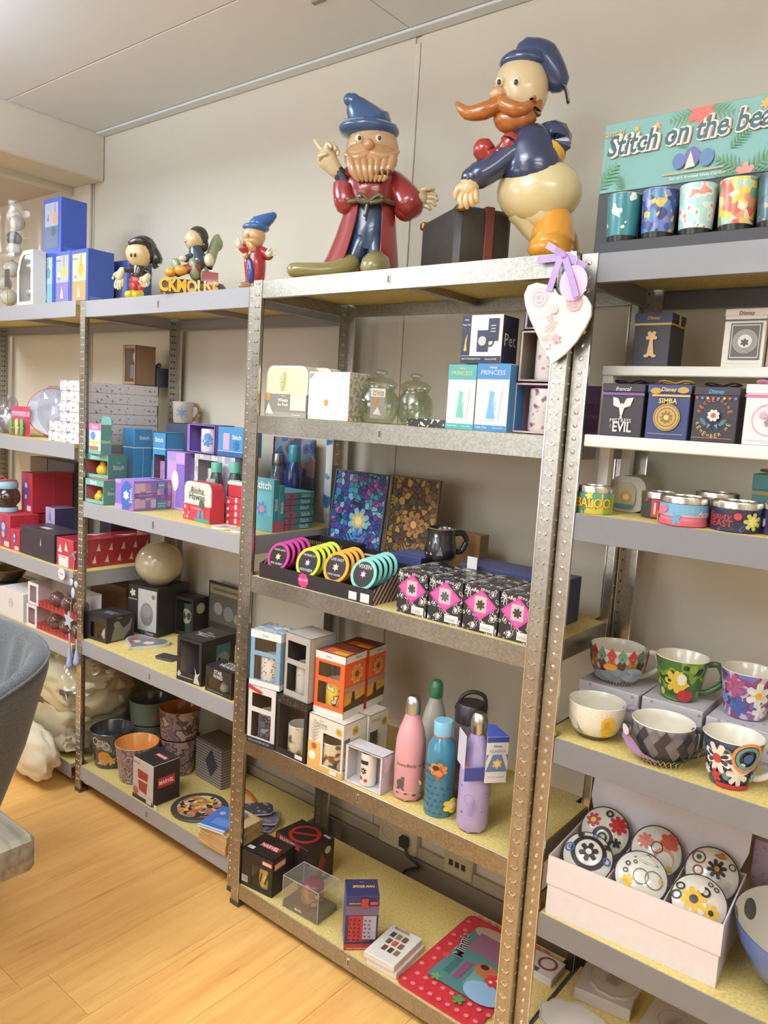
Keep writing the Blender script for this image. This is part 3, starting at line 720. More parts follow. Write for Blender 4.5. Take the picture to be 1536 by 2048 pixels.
f.tube(mb, [(738, 306, 46), (712, 316, 46), (690, 308, 38)], [8, 9, 4]); f.tube(mb, [(742, 306, 46), (770, 314, 46), (796, 304, 36)], [8, 9, 4]); mb.build('beard', gloss('#b78d63'), t, 60)
mb = MB(); f.ball(mb, (738, 290, 50), 11, 12, 11); mb.build('nose', gloss('#c08a63'), t, 60)
for x in (718, 758):
    mb = MB(); f.ball(mb, (x, 278, 40), 9, 8, 9); mb.build('eye', gloss('#ded7c2'), t, 60)
    mb = MB(); f.ball(mb, (x+1, 276, 47), 3.5, 3, 4); mb.build('pupil', gloss('#29231f'), t, 60)
mb = MB(); f.ball(mb, (738, 262, 0), 60, 52, 20, n=22); f.tube(mb, [(740, 256), (722, 228), (706, 205, 4), (700, 200, 6)], [46, 30, 17, 13], n=16, smooth=5); hat = mb.build('pointed_hat', gloss(BLUE_), t, 60)
mb = MB(); f.tube(mb, [(690, 242, 30), (724, 240, 42), (765, 245, 40), (790, 252, 20)], [5, 6, 6, 4], flat=.8); mb.build('hat_band', gloss('#7f8a94'), hat, 60)
mb = MB(); f.tube(mb, [(706, 352), (690, 375, 10), (692, 405, 16)], [22, 24, 24]); mb.build('sleeve', gloss(RED_), t, 60)
mb = MB(); f.tube(mb, [(695, 372, 12), (682, 352, 14), (672, 340, 16)], [15, 14, 13]); mb.build('under_sleeve', gloss('#2b3240'), t, 60)
def hand(mb, wrist, palm, fingers, thumb, pr=14, fr=4.6, bent=None):
    f.tube(mb, [wrist, palm], [pr*.75, pr]); f.ball(mb, palm, pr*1.05, pr*.8, pr*1.1)
    for fg in fingers: f.tube(mb, fg, [fr*1.15]+[fr]*(len(fg)-2)+[fr*.8], n=8, smooth=2)
    f.tube(mb, thumb, [fr*1.3, fr*1.2, fr*.9], n=8, smooth=2)
mb = MB(); hand(mb, (672, 342, 16), (654, 318, 18), [[(650, 306, 18), (638, 294, 18), (630, 281, 18)], [(652, 300, 22), (656, 286, 26), (662, 293, 34)], [(660, 300, 20), (666, 288, 26), (671, 298, 34)], [(666, 306, 18), (674, 297, 24), (676, 308, 32)]], [(644, 322, 22), (640, 312, 34), (652, 308, 38)], 19); mb.build('hand', gloss('#cfbf9a'), t, 60)
mb = MB(); f.tube(mb, [(785, 360), (805, 385, 14), (818, 405, 18)], [20, 26, 32]); f.ball(mb, (812, 412, 14), 26, 22, 30); mb.build('sleeve', gloss(RED_), t, 60)
mb = MB(); hand(mb, (812, 390, 22), (838, 398, 24), [[(848, 390, 24), (862, 386, 26), (872, 390, 28)], [(850, 396, 26), (866, 394, 30), (874, 400, 32)], [(850, 403, 26), (864, 404, 32), (870, 410, 32)], [(846, 410, 26), (856, 414, 30), (860, 418, 30)]], [(838, 386, 26), (850, 378, 32), (866, 378, 32)], 18); mb.build('hand', gloss('#c9b892'), t, 60)
# --- suitcase between the statues
L, R = at_y((838, 528), .185), at_y((908, 528), .075); L.z = R.z = C1-.0005
w_, rz_ = basis(L, R); h_ = height_to(R, 405); d_ = back_depth(R, rz_, (1022, 500))
t = thing('suitcase', 'old black leather suitcase with a red strap between the two large statues', 'suitcase', (L+R)/2, rz_)
lea = M('#35302e', .5, bump=.5, wear=.25, bscale=40)
MB().box(-w_/2, 0, 0, w_/2, d_, h_, bev=.012).build('case', lea, t, 50)
MB().box(-w_/2-.0015, d_*.5, .002, w_/2+.0025, d_*.5+.022, h_+.002, bev=.001).build('strap', M('#6a2c20', .5), t)
mb = MB(); mb.tube([(0, d_*.3, h_), (0, d_*.32, h_+.02), (0, d_*.62, h_+.02), (0, d_*.65, h_)], .006); mb.build('handle', lea, t, 60)
for u in (-1, 1):
    for z_ in (0, h_-.018): MB().box(u*w_*.5-.01, -.001, z_, u*w_*.5+.01, .018, z_+.019, bev=.004).build('corner_cap', metal('brass', '#9b7a3c', .35), t)
# --- large sailor statue
f = Fig('sailor_statue', 'large painted sailor statue with auburn moustache, blue jacket, red bow tie and orange boots', (1105, 516), .2, C1, 'statue')
t, s = f.t, f.s
mb = MB(); f.ball(mb, (1078, 385), 84, 66, 64, n=24); f.tube(mb, [(1090, 420), (1110, 455)], [50, 34]); f.tube(mb, [(1060, 420, -8), (1080, 470, -12)], [46, 26]); mb.build('trousers', gloss('#d6c698'), t, 60)
mb = MB(); f.tube(mb, [(1062, 352, 4), (1062, 330, 6), (1052, 292, 6), (1042, 275, 4)], [62, 62, 54, 34], n=20, smooth=4); mb.build('jacket', gloss(NAVY), t, 60)
mb = MB(); f.tube(mb, [(1030, 300, 30), (985, 335, 40), (955, 352, 46)], [30, 26, 26]); f.ball(mb, (948, 356, 46), 26, 24, 22); mb.build('sleeve', gloss(NAVY), t, 60)
mb = MB(); hand(mb, (950, 358, 48), (936, 378, 52), [[(925, 385, 56), (920, 400, 60), (924, 412, 58)], [(934, 388, 60), (931, 404, 64), (934, 414, 60)], [(943, 388, 60), (942, 402, 64), (945, 410, 60)], [(951, 384, 58), (952, 396, 62), (952, 404, 58)]], [(928, 370, 58), (914, 380, 60), (912, 394, 58)], 20, 6); mb.build('hand', gloss('#d1b585'), t, 60)
mb = MB(); f.tube(mb, [(1075, 280), (1108, 268, 4), (1116, 285, 12), (1090, 322, 26)], [26, 26, 27, 25]); mb.build('sleeve', gloss(NAVY), t, 60)
mb = MB(); f.tube(mb, [(1108, 300, 16), (1098, 312, 20)], [28.5, 28], cap=False); mb.build('cuff_stripe', gloss('#c9a03a'), t, 60)
mb = MB(); hand(mb, (1088, 326, 28), (1078, 342, 32), [[(1072, 352, 34), (1062, 360, 40), (1056, 366, 42)], [(1078, 354, 36), (1070, 364, 42), (1064, 370, 44)], [(1084, 354, 36), (1078, 364, 42), (1072, 372, 44)], [(1090, 350, 34), (1088, 360, 38), (1082, 366, 40)]], [(1068, 338, 36), (1058, 344, 42), (1052, 350, 44)], 17, 5); mb.build('hand', gloss('#d1b585'), t, 60)
mb = MB(); f.tube(mb, [(1040, 275), (1040, 235)], [27, 26]); f.ball(mb, (1042, 180), 54, 50, 66, n=24); f.ball(mb, (1084, 188, 4), 9, 8, 15); mb.build('head', gloss('#d8c39a'), t, 60)
mb = MB(); f.ball(mb, (996, 190, 34), 17, 17, 15); mb.build('nose', gloss('#cf9f74'), t, 60)
for x, d in ((1000, 40), (1034, 46)):
    mb = MB(); f.ball(mb, (x, 163, d), 9, 7, 10); mb.build('eye', gloss('#e4ddc6'), t, 60)
    mb = MB(); f.ball(mb, (x-2, 164, d+7), 4, 3, 5); mb.build('pupil', gloss('#29231f'), t, 60)
mb = MB(); f.tube(mb, [(1000, 205, 40), (968, 222, 44), (935, 226, 40), (915, 208, 34)], [15, 17, 13, 5]); f.tube(mb, [(1000, 205, 42), (1030, 220, 48), (1056, 214, 44), (1068, 196, 36)], [15, 16, 11, 5])
f.tube(mb, [(1074, 190, 14), (1068, 222, 20), (1040, 240, 30), (1005, 238, 30)], [9, 16, 20, 18]); f.ball(mb, (1022, 244, 26), 32, 22, 22); mb.build('moustache_and_beard', gloss('#a8652a'), t, 60)
mb = MB(); f.ball(mb, (1050, 128), 50, 46, 22, n=20); f.tube(mb, [(1060, 108, 0), (1085, 122, -4), (1112, 158, -6)], [30, 36, 26], n=16, smooth=4); cap = mb.build('cap', gloss('#33436a'), t, 60)
mb = MB(); f.tube(mb, [(1112, 165, 4), (1130, 175, 4), (1136, 203, 4)], [5, 6, 5], flat=.5); mb.build('ribbon', gloss('#2b2828'), cap, 60)
mb = MB(); f.tube(mb, [(998, 305, 44), (975, 312, 46), (968, 300, 46)], [9, 18, 22]); f.tube(mb, [(998, 305, 44), (1015, 292, 46), (1020, 285, 44)], [9, 18, 20]); f.ball(mb, (996, 304, 50), 9, 9, 11); mb.build('bow_tie', gloss('#9b2f2c'), t, 60)
mb = MB(); f.tube(mb, [(1108, 440, 8), (1106, 470, 14), (1102, 498, 30)], [36, 42, 44], n=18); f.ball(mb, (1090, 500, 46), 34, 40, 18); mb.build('boot', gloss(ORANGE_), t, 60)
mb = MB(); f.tube(mb, [(1090, 455, -30), (1120, 480, -34), (1128, 500, -30)], [28, 34, 30], n=16); mb.build('boot', gloss('#c07f22'), t, 60)
# --- three small figurines
f = Fig('figurine', 'small figurine of a child with black hair, red shorts and yellow shoes', (275, 592), .12, B1)
t = f.t
mb = MB(); f.ball(mb, (278, 508), 26, 25, 27, n=18); mb.build('head', gloss('#d8bd8c'), t, 60)
mb = MB(); f.ball(mb, (288, 502, -6), 27, 25, 30, n=18); f.tube(mb, [(262, 486, 12), (280, 481, 18), (298, 488, 12)], [6, 9, 7]); f.tube(mb, [(306, 500, 0), (314, 520, 2), (310, 532, 2)], [10, 12, 6]); mb.build('hair', gloss('#2f2b2c'), t, 60)
for x in (262, 270):
    mb = MB(); f.ball(mb, (x, 510, 24), 2.2, 2, 4); mb.build('eye', gloss('#26211f'), t, 60)
mb = MB(); f.tube(mb, [(278, 535), (275, 552)], [13, 13]); f.tube(mb, [(284, 540), (262, 541, 8), (246, 540, 12)], 4.5); f.tube(mb, [(286, 540), (300, 546, 4), (294, 556, 8)], 5); mb.build('shirt', gloss('#35302f'), t, 60)
mb = MB(); f.ball(mb, (274, 562), 15, 13, 13); f.tube(mb, [(267, 568, 2), (267, 576, 2)], 8); f.tube(mb, [(281, 568, 2), (281, 576, 2)], 8); mb.build('shorts', gloss('#c23a41'), t, 60)
for x in (267, 281):
    mb = MB(); f.tube(mb, [(x, 574, 2), (x, 588, 4)], 4.5); mb.build('leg', gloss('#d8bd8c'), t, 60)
    mb = MB(); f.tube(mb, [(x, 588, 2), (x-10, 589, 10)], [7, 8]); mb.build('shoe', gloss('#d8c22f'), t, 60)
mb = MB(); hand(mb, (244, 540, 12), (238, 552, 14), [[(233, 560, 14), (230, 570, 14), (231, 576, 14)], [(237, 562, 15), (235, 573, 15), (236, 578, 15)], [(241, 562, 15), (240, 572, 15), (240, 577, 15)], [(245, 559, 14), (245, 568, 14), (244, 572, 14)]], [(234, 546, 16), (228, 550, 18), (226, 557, 18)], 8, 2.4); mb.build('hand', gloss('#dcd3b4'), t, 60)
mb = MB(); hand(mb, (296, 552, 8), (290, 560, 12), [[(284, 566, 14), (284, 572, 14), (288, 572, 14)], [(288, 567, 14), (289, 573, 14), (292, 572, 14)], [(293, 567, 14), (294, 572, 14), (296, 570, 14)], [(297, 564, 12), (298, 568, 12), (299, 566, 12)]], [(283, 556, 15), (279, 562, 17), (283, 567, 17)], 8, 2.4); mb.build('hand', gloss('#dcd3b4'), t, 60)
f = Fig('figurine', 'small figurine of a reader in a green armchair on a base with yellow letters', (388, 582), .12, B1)
t = f.t
mb = MB(); c = f.g(394, 582); S_ = f.s
mb.lathe([(0, 0), (66*S_, 0), (66*S_, 14*S_), (52*S_, 30*S_), (0, 31*S_)], 28, c=(c.x, c.y, 0), sy=.55); mb.build('base', gloss('#3c3b3d'), t, 40)
mb = MB(); f.tube(mb, [(405, 548, -4), (420, 520, -10), (432, 484, -12)], [20, 20, 16], flat=.6); f.ball(mb, (434, 488, -12), 12, 9, 15); f.tube(mb, [(385, 525, 16), (388, 545, 16), (390, 552, 16)], [10, 10, 9]); f.tube(mb, [(352, 526, 8), (356, 545, 8)], [9, 9]); mb.build('armchair', gloss('#8d9a78'), t, 60)
mb = MB(); f.ball(mb, (388, 480, 4), 19, 18, 20, n=16); mb.build('head', gloss('#d2b88f'), t, 60)
mb = MB(); f.ball(mb, (397, 472, 0), 20, 18, 19, n=16); f.ball(mb, (408, 490, -2), 9, 9, 14); mb.build('hair', gloss('#35312f'), t, 60)
mb = MB(); f.ball(mb, (372, 482, 10), 5, 5, 4); mb.build('nose', gloss('#c99b72'), t, 60)
mb = MB(); f.tube(mb, [(392, 500, 6), (396, 525, 6)], [14, 19]); f.tube(mb, [(384, 512, 14), (372, 518, 18)], 7); f.tube(mb, [(402, 510, 10), (416, 522, 14)], 7); mb.build('jacket', gloss('#34424c'), t, 60)
mb = MB(); f.tube(mb, [(392, 535, 14), (365, 540, 18), (350, 544, 20)], [11, 9, 8]); mb.build('trousers', gloss('#8f3a2a'), t, 60)
mb = MB(); f.ball(mb, (341, 545, 22), 11, 10, 9); f.ball(mb, (362, 541, 26), 13, 11, 10); mb.build('slippers', gloss('#d7962a'), t, 60)
mb = MB(); f.ball(mb, (366, 517, 20), 8, 8, 6); f.ball(mb, (418, 520, 18), 10, 9, 13); mb.build('hands', gloss('#d9d0b8'), t, 60)
c = f.g(420, 555, 22); mb = MB().box(c.x-16*S_, c.y-5*S_, c.z-16*S_, c.x+16*S_, c.y+9*S_, c.z+10*S_, bev=.001); mb.build('book', gloss('#8a2f30'), t)
mb = MB().box(c.x-17*S_, c.y-3.5*S_, c.z-14*S_, c.x-15.5*S_, c.y+7*S_, c.z+9*S_); mb.build('pages', M('#d9c795', .6), t)
c = f.g(378, 573, 38); vs, fs, tw, th_ = glyphs('**CKMOUSE'); mb = MB(); k_ = 112*S_/tw; kz = 27*S_/th_
for e in (0, 1): mb.add([(c.x+x*k_, c.y-e*.008-abs(x/tw)**2*-.03, c.z+y*kz) for x, y in vs], [g if e else g[::-1] for g in fs])
bd = {}
for g_ in fs:
    for a, b in zip(g_, g_[1:]+g_[:1]): bd[(a, b)] = 1
n_ = len(vs); mb.f += [(a, b, b+n_, a+n_) for a, b in bd if (b, a) not in bd]; mb.m = [0]*len(mb.f)
mb.build('lettering', gloss('#dca321'), t)
MB().box(c.x-54*S_, c.y+.004, 0, c.x+54*S_, c.y+.010, c.z+9*S_, bev=.002).build('letter_backing', gloss('#6a5424'), t)
f = Fig('figurine', 'small wizard figurine in red robe and blue hat beside the galvanised rack', (508, 572), .13, B1)
t = f.t
mb = MB(); f.tube(mb, [(508, 498), (510, 525), (510, 552), (508, 562)], [19, 22, 20, 18], n=18); f.tube(mb, [(522, 502, 6), (536, 510, 10)], [10, 11]); f.tube(mb, [(494, 502, 6), (486, 496, 10)], [9, 9]); mb.build('robe', gloss('#a83038'), t, 60)
mb = MB(); f.tube(mb, [(500, 522, 17), (502, 545, 17), (502, 560, 14)], [6, 8, 7]); mb.build('tunic', gloss('#2f4a86'), t, 60)
mb = MB(); f.ball(mb, (508, 472), 23, 21, 23, n=18); mb.build('head', gloss('#d3a876'), t, 60)
mb = MB(); f.ball(mb, (506, 484, 8), 20, 16, 13); f.tube(mb, [(500, 488, 16), (506, 498, 18), (508, 504, 16)], [9, 8, 3]); mb.build('beard', gloss('#c09665'), t, 60)
mb = MB(); f.ball(mb, (494, 472, 18), 5, 5, 5); mb.build('nose', gloss('#c48a60'), t, 60)
mb = MB(); f.ball(mb, (512, 456), 27, 25, 10, n=18); f.tube(mb, [(516, 450), (534, 440), (546, 432)], [18, 13, 8], n=14); mb.build('pointed_hat', gloss('#35609a'), t, 60)
mb = MB(); f.ball(mb, (492, 511, 18), 6); mb.build('clasp', gloss('#b8973c'), t, 60)
mb = MB(); f.tube(mb, [(503, 570, 8), (484, 571, 14)], [6, 7]); f.tube(mb, [(514, 570, 6), (508, 571, 14)], [6, 7]); mb.build('shoes', gloss('#a97f5b'), t, 60)
for pp in ((532, 508, 14), (482, 490, 12)):
    mb = MB(); x, y, d = pp; k = 1 if x > 500 else -.6
    hand(mb, pp, (x+6*k, y-1, d+4), [[(x+10*k, y-6+3*q, d+4), (x+16*k, y-7+3*q, d+5), (x+20*k, y-7+2.4*q, d+6)] for q in range(4)], [(x+4*k, y-6, d+8), (x+7*k, y-11, d+9), (x+10*k, y-13, d+9)], 7, 2); mb.build('hand', gloss('#dfd8c4'), t, 60)
# --- blue boxes, baubles on the far top shelf
BL = '#3b55a8'
for i, (l, r, lab, c1, c2, ic) in enumerate([((79, 512), (108, 508), 'blue bauble gift box with a pale teal panel, first of three in a row', '#a9c3cf', '#7fb0bc', '#6f9ab0'), ((109, 507), (141, 503), 'blue bauble gift box with a lilac panel, middle of three in a row', '#b6b3d6', '#8377b8', '#b5c832'),
                                   ((142, 503), (176, 497), 'blue bauble gift box with an orange panel, last of three in a row', '#e6cf9e', '#e8935f', '#e0a72c')]):
    S_ = spot(A1-.0005, l, r, l[1]-2, .17 if i < 2 else (228, 560), .09)
    b = carton(lab, S_, BL, dict(F=[('r', .12, .42, .9, .92, c1), ('r', .12, .06, .9, .42, c2), ('e', .62, .62, .16, ic, 1.2), ('r', .60, .70, .64, .9, '#8a7a4a'), ('e', .32, .55, .1, '#e9e4da'), ('e', .3, .5, .06, '#5f88c0'), ('p', [(.4, .12), (.5, .36), (.6, .12)], '#d8d3e0'), ('r', .14, .82, .42, .84, '#777f9a')],
                               **({'R': [('r', .08, .115, .53, .122, '#aab4dc'), ('r', .08, .09, .47, .097, '#aab4dc'), ('r', .08, .065, .36, .072, '#aab4dc')]} if i == 2 else {})), group='blue bauble boxes')
    btop = b.top
S_ = spot(btop+.0005, (87, 402), (122, 402), 401, (174, 440), .095)
carton('blue bauble gift box with a grey panel, standing on top of the row of three', S_, '#3c57ad', dict(F=[('r', .1, .5, .85, .92, '#a3a7b0'), ('r', .1, .1, .85, .5, '#5c6c84'), ('e', .68, .64, .12, '#c98a6a', 1.5), ('r', .66, .74, .7, .9, '#8a6a4a'), ('e', .6, .4, .14, '#465469'), ('p', [(.22, .6), (.3, .75), (.36, .6)], '#a86a5a')], R=[('r', .08, .1, .53, .107, '#8f9ccc'), ('r', .08, .075, .47, .082, '#8f9ccc')]))
S_ = spot(B1-.0005, (228, 525), (257, 530), 523, .1, .23)
carton('blue box standing behind the child figurine', S_, ('#3f4f92', '#3a4888', '#4a5aa0'), dict(F=[('r', .15, .1, .9, .8, '#7d80ad')]))
c = at_y((112, 500), .1); 
t = thing('ribbon_tag', 'small black satin bow with a pink edge lying on the blue boxes', 'bow', (c.x, .125, btop+.0005))
mb = MB(); mb.tube([(-.02, 0, .004), (-.012, 0, .012), (0, 0, .005), (.012, 0, .012), (.022, 0, .004)], [.004, .007, .005, .007, .004], flat=.5); mb.build('bow', M('#2f2a33', .5), t, 60)
MB().box(-.022, -.008, 0, .024, -.003, .0035, bev=.001).build('pink_edge', M('#b06fb5', .4), t)
# arched white window box with two glitter baubles
S_ = spot(A1-.0005, (34, 512), (66, 507), 504, .05, .035); c, w, d, h, rz = S_
t = thing('window_box', 'white arched window box holding two glitter baubles beside the blue boxes', 'box', c, rz)
mb = MB(); op = [(-w/2, 0), (w/2, 0), (w/2, h), (-w*.1, h), (-w*.3, h*.9), (-w/2, h*.62)]; e_ = .14
ip = [(-w/2+w*e_, h*.06), (w/2-w*e_, h*.06), (w/2-w*e_, h*.92), (-w*.06, h*.92), (-w*.22, h*.84), (-w/2+w*e_, h*.6)]; n_ = 6
for yy, k in ((0, 1), (.002, -1)):
    o_ = len(mb.v); mb.add([(x, yy, z) for x, z in op+ip], [((i, (i+1) % n_, (i+1) % n_+n_, i+n_)) for i in range(n_)])
mb.add([(x, yy, z) for yy in (0, d) for x, z in op], [(i, (i+1) % n_, (i+1) % n_+n_, i+n_) for i in range(n_)]+[tuple(range(n_, 2*n_))]); mb.build('carton', M('#d6d3d0', .5), t)
mb = MB(); mb.add([(x, .003, z) for x, z in ip]+[(x, .0034, z) for x, z in ip], [tuple(range(6)), tuple(range(11, 5, -1))]); mb.build('film_window', FILM, t)
GLT = P('cells', ['#9aa09a', '#b9beb6', '#c9cdc4', '#8a8f88'], 500, .3, metal=.4)
def bauble(label, c, r, m, group=None):
    t = thing('bauble', label, 'bauble', c, 0, group); MB().ball((0, 0, 0), r, n=24).build('ball', m, t, 80)
    MB().lathe([(r*.16, r*.96), (r*.16, r*1.12), (0, r*1.12)], 10).build('cap', metal('gold', '#a98a4a', .35), t, 40)
ca, sa = math.cos(rz), math.sin(rz)
for k, (zz, lab) in enumerate(((.24, 'lower silver glitter bauble in the arched white box'), (.72, 'upper silver glitter bauble in the arched white box'))):
    bauble(lab, (c.x+w*.08, c.y+d*.45, c.z+h*zz), min(w*.33, h*.21, d*.4), GLT)
# clear boxes of white and black baubles at the far end
t = None
pb = at_y((22, 600), .1)
t = thing('bauble_box', 'clear acrylic box of white baubles at the far end of the top shelf', 'box', (pb.x, .09, A1-.0005))
hh = height_to(Vector((pb.x, .09, A1)), 506); mb = MB(); mb.box(-.2, 0, 0, .045, .12, .003); mb.box(-.2, 0, hh-.003, .045, .12, hh)
for a in ((-.2, 0, -.1985, .12), (.0435, 0, .045, .12), (-.2, 0, .045, .0015), (-.2, .1185, .045, .12)): mb.box(a[0], a[1], .003, a[2], a[3], hh-.003)
mb.build('clear_case', clear(), t)
MB().box(-.03, -.0015, hh*.4, .008, -.0002, hh*.72).build('price_tag', M('#3a3638', .5), t)
mb = MB(); mb.tube([(-.01, -.002, hh*.4), (-.006, -.002, hh*.2), (-.012, -.002, hh*.06)], .0022); mb.build('gold_cord', M('#b99a52', .5), t, 60)
PEARL, BLK = M('#d4d0c4', .2, coat=.5), M('#3c3236', .2, coat=.5)
for k, (px, py, lab) in enumerate(((24, 532, 'white bauble high in the clear acrylic box'), (14, 566, 'white bauble in the middle of the clear acrylic box'), (18, 595, 'white bauble at the bottom of the clear acrylic box'))):
    q = at_y((px, py), .15); r_ = .034; q.z = min(max(q.z, A1+.038), A1+hh-.045)
    if k == 1: q.x -= .022
    bauble(lab, q, r_ if k != 1 else .03, PEARL)
zt = A1-.0005+hh
t = thing('bauble_tube', 'clear plastic tub of white and dark baubles on the acrylic box', 'tub', (pb.x-.05, .16, zt+.0005))
mb = MB(); hb_ = height_to(Vector((pb.x-.05, .16, zt)), 412); mb.lathe([(0, 0), (.086, 0), (.088, .003), (.088, hb_), (.0865, hb_), (.0865, .004), (0, .004)], 28); mb.build('clear_case', clear(), t, 40)
for px, py, m_, lab in ((8, 438, PEARL, 'white bauble at the top of the clear tub'), (34, 446, M('#b9b4aa', .25), 'grey bauble at the top of the clear tub'), (26, 478, BLK, 'dark bauble with a gold star in the clear tub'), (4, 484, PEARL, 'white bauble low in the clear tub')):
    q = at_y((px, py), .16); q.z = zt+.0355 if '#' in lab or 'low' in lab else max(q.z, zt+.036); dv_ = (q-Vector((pb.x-.05, .16, q.z))); q = Vector((pb.x-.05, .16, q.z))+dv_*min(1, .05/max(dv_.length, .001)); bauble(lab, q, .031, m_)
# --- candle gift set on the mug rack
yb_ = .155; lx = at_y((1193, 440), yb_).x; w = .62; zb = D1-.0005; lf = at_y((1188, 500), .082).x-lx
t = thing('candle_gift_set', 'teal and black candle gift set standing open on the mug rack', 'gift set', (lx, yb_, zb))
pz = lambda px, py, y: at_y((px, py), y).z-zb
zf = max(.008, pz(1243, 489, .118)); zk = pz(1197, 389, yb_); zt = pz(1199, 253, yb_)
BK = M('#2a282c', .5)
MB().box(lf, .082-yb_, 0, w, -.0005, zf-.0005, bev=.001).build('tray', BK, t)
MB().box(0, 0, 0, w, .005, zk, bev=.001).build('back_panel', BK, t)
ld = MB().box(.002, -.001, zk, w, .005, zt, bev=.001).build('lid', M('#6f9f96', .45), t)
LW, LH = w-.002, zt-zk
SC = '#1f4f52'; CO = '#e07a5c'; GO = '#d7a04a'
im = lambda x, y, e: (.002+min(max(x, .001), LW-.001), -.001-e, zk+min(max(y, .001), LH-.001))
uv = lambda px, py: ((at_y((px, py), yb_).x-lx-.002)/LW, (at_y((px, py), yb_).z-zb-zk)/LH)
it = []
for px, py, r, c in ((1405, 222, .045, '#d95746'), (1315, 253, .013, GO), (1275, 258, .009, GO), (1488, 222, .016, GO), (1533, 207, .016, GO), (1490, 345, .03, '#d98474')):
    u, v = uv(px, py)
    if c == '#d95746' or c == '#d98474':
        for an in (2.6, 3.3, -.2, .5): it.append(('f', u, v, .10, an, '#4d7f4a'))
    it.append(('s', u, v, r, c, 6, .55))
for px, py, L_, an in ((1197, 385, .1, .9), (1245, 388, .06, 1.9), (1350, 285, .05, -.6), (1460, 300, .07, .7)):
    u, v = uv(px, py); it.append(('f', u, v+.02, L_, an, '#4d8a57'))
tx = '*Stitch on the beach'; u0, v0 = uv(1220, 292); ua, va = uv(1600, 232); W_ = (ua-u0)
for dx, c in ((.006, CO), (.0025, '#f1eadb'), (0, SC)):
    it.append(('t', '**'+tx if dx else tx, u0+W_/2+dx, (v0+uv(1340, 272)[1])/2+.02-dx*1.2, W_*(1+dx*.3), c, .035, .25, 1.25))
it += [('t', 'francal', *uv(1226, 268), .085, GO, .03, .2), ('t', 'Set of 5 Scented Glass Candles', *uv(1395, 352), .17, '#e8e4d0', 0)]
u, v = uv(1385, 320)
it += [('e', u-.04, v, .02, '#4f679c', 1.2), ('e', u+.0, v+.03, .024, '#59578f', 1.3), ('e', u+.045, v, .022, '#4f7098', 1.2), ('p', [(u-.02, v-.12), (u-.005, v+.12), (u+.012, v-.1)], '#d8cdb5'), ('r', u-.09, v-.17, u+.1, v-.155, GO)]
art(ld, im, LW, LH, it, eps=.0005)
pats = [P('blobs', ['#2f7a80', '#2f7a80', '#e4e6dc'], 45, seed=3, pos=[0, .5, .62]), P('cells', ['#3d4a86', '#5a6fae', '#2f3768', '#7d7fb8', '#d8b24a', '#4a87a8'], 85, seed=5), P('blobs', ['#a9d0cf', '#cfe3de', '#de8272'], 60, seed=7, pos=[0, .5, .62]),
        P('cells', ['#d98a6a', '#e7dcc0', '#6fa07a', '#e8c04a', '#a9c9b8', '#d95f50'], 70, seed=9), P('blobs', ['#2f4a57', '#37626b', '#d98a6a'], 55, seed=2, pos=[0, .45, .62])]
labs = ['teal candle glass with white flowers, first in the gift set', 'blue candle glass with palm leaves in the gift set', 'pale aqua candle glass with coral flowers in the gift set', 'candle glass with orange, white and green flowers in the gift set', 'dark petrol candle glass with coral leaves, cut by the frame edge']
for k, px in enumerate((1243, 1313, 1388, 1468, 1546)):
    q = at_y((px, 470), .115); q = Vector((q.x, .118, zb+zf)); r1 = .0345; hq = .092
    cup(labs[k], q, hq, [(r1*.82, .002), (r1*.86, .012), (r1*.88, .0121), (r1, hq)], pats[k], '#d9d2c0', name='candle_glass', cat='candle', rim=None)
    MB().lathe([(r1*.80, -.0), (r1*.835, 0), (r1*.875, .0118), (r1*.86, .012)], 32).build('dark_foot', M('#2c2d2a', .2), bpy.data.objects.get([o.name for o in bpy.data.objects if o.name.startswith('candle_glass')][-1]), 40)
# --- heart plaque, ribbon and tag on the right post of the middle rack
yh = -.012
hp = [(1106, 728), (1085, 690), (1062, 640), (1052, 610), (1050, 590), (1058, 572), (1075, 566), (1095, 570), (1110, 577), (1118, 590), (1124, 592), (1132, 588), (1146, 582), (1160, 584), (1174, 594), (1184, 612), (1183, 632), (1172, 655), (1155, 682), (1132, 708)]
c0 = at_y((1116, 640), yh)
t = thing('heart_plaque', 'white heart shaped plaque with pale roses hanging from the rack post', 'plaque', c0)
P2 = [at_y(p, yh)-c0 for p in hp]; pl = [(p.x, p.z) for p in P2][::-1]
MB().prism(pl, lambda x, y, d: (x, d, y), .002, -.004).build('board', M('#ded9cd', .35), t)
x0 = min(p[0] for p in pl); z0 = min(p[1] for p in pl); W_ = max(p[0] for p in pl)-x0; H_ = max(p[1] for p in pl)-z0
LIL, PNK = '#b9a3c0', '#c99bab'
it = []
for u, v, r, c in ((.24, .80, .13, LIL), (.76, .72, .115, PNK)):
    for k in range(5): it.append(('o', u+.008*(k % 2), v+.01*((k+1) % 2), r*(1-k*.2), r*(1-k*.2)-.012, c))
    it.append(('s', u, v, r*1.15, '#e3dccf', 7, .8)); it.insert(0, it.pop())
it += [('s', .55, .30, .07, PNK, 5, .5), ('s', .42, .22, .06, '#d9bfd6', 5, .5), ('e', .42, .70, .05, '#e6dfb8'), ('e', .48, .66, .06, '#e4cdd2'), ('f', .34, .40, .25, .6, '#c9bdb9'), ('f', .40, .52, .22, 1.1, '#c4bcb4'), ('f', .30, .30, .2, .2, '#c9bdb9'), ('o', .36, .46, .14, .13, '#bdb4b0')]
art(t, lambda x, y, e: (x0+x, -.004-e, z0+y), W_, H_, it)
def hang(name, label, cat, pts, rad_, m, yy, c, flat=.35, part='strip'):
    t = thing(name, label, cat, c); mb = MB()
    for ps in pts: mb.tube([at_y(p, yy)-c for p in ps], rad_, 8, flat=flat)
    mb.build(part, m, t, 60); return t
RIB = M('#a58bc0', .35)
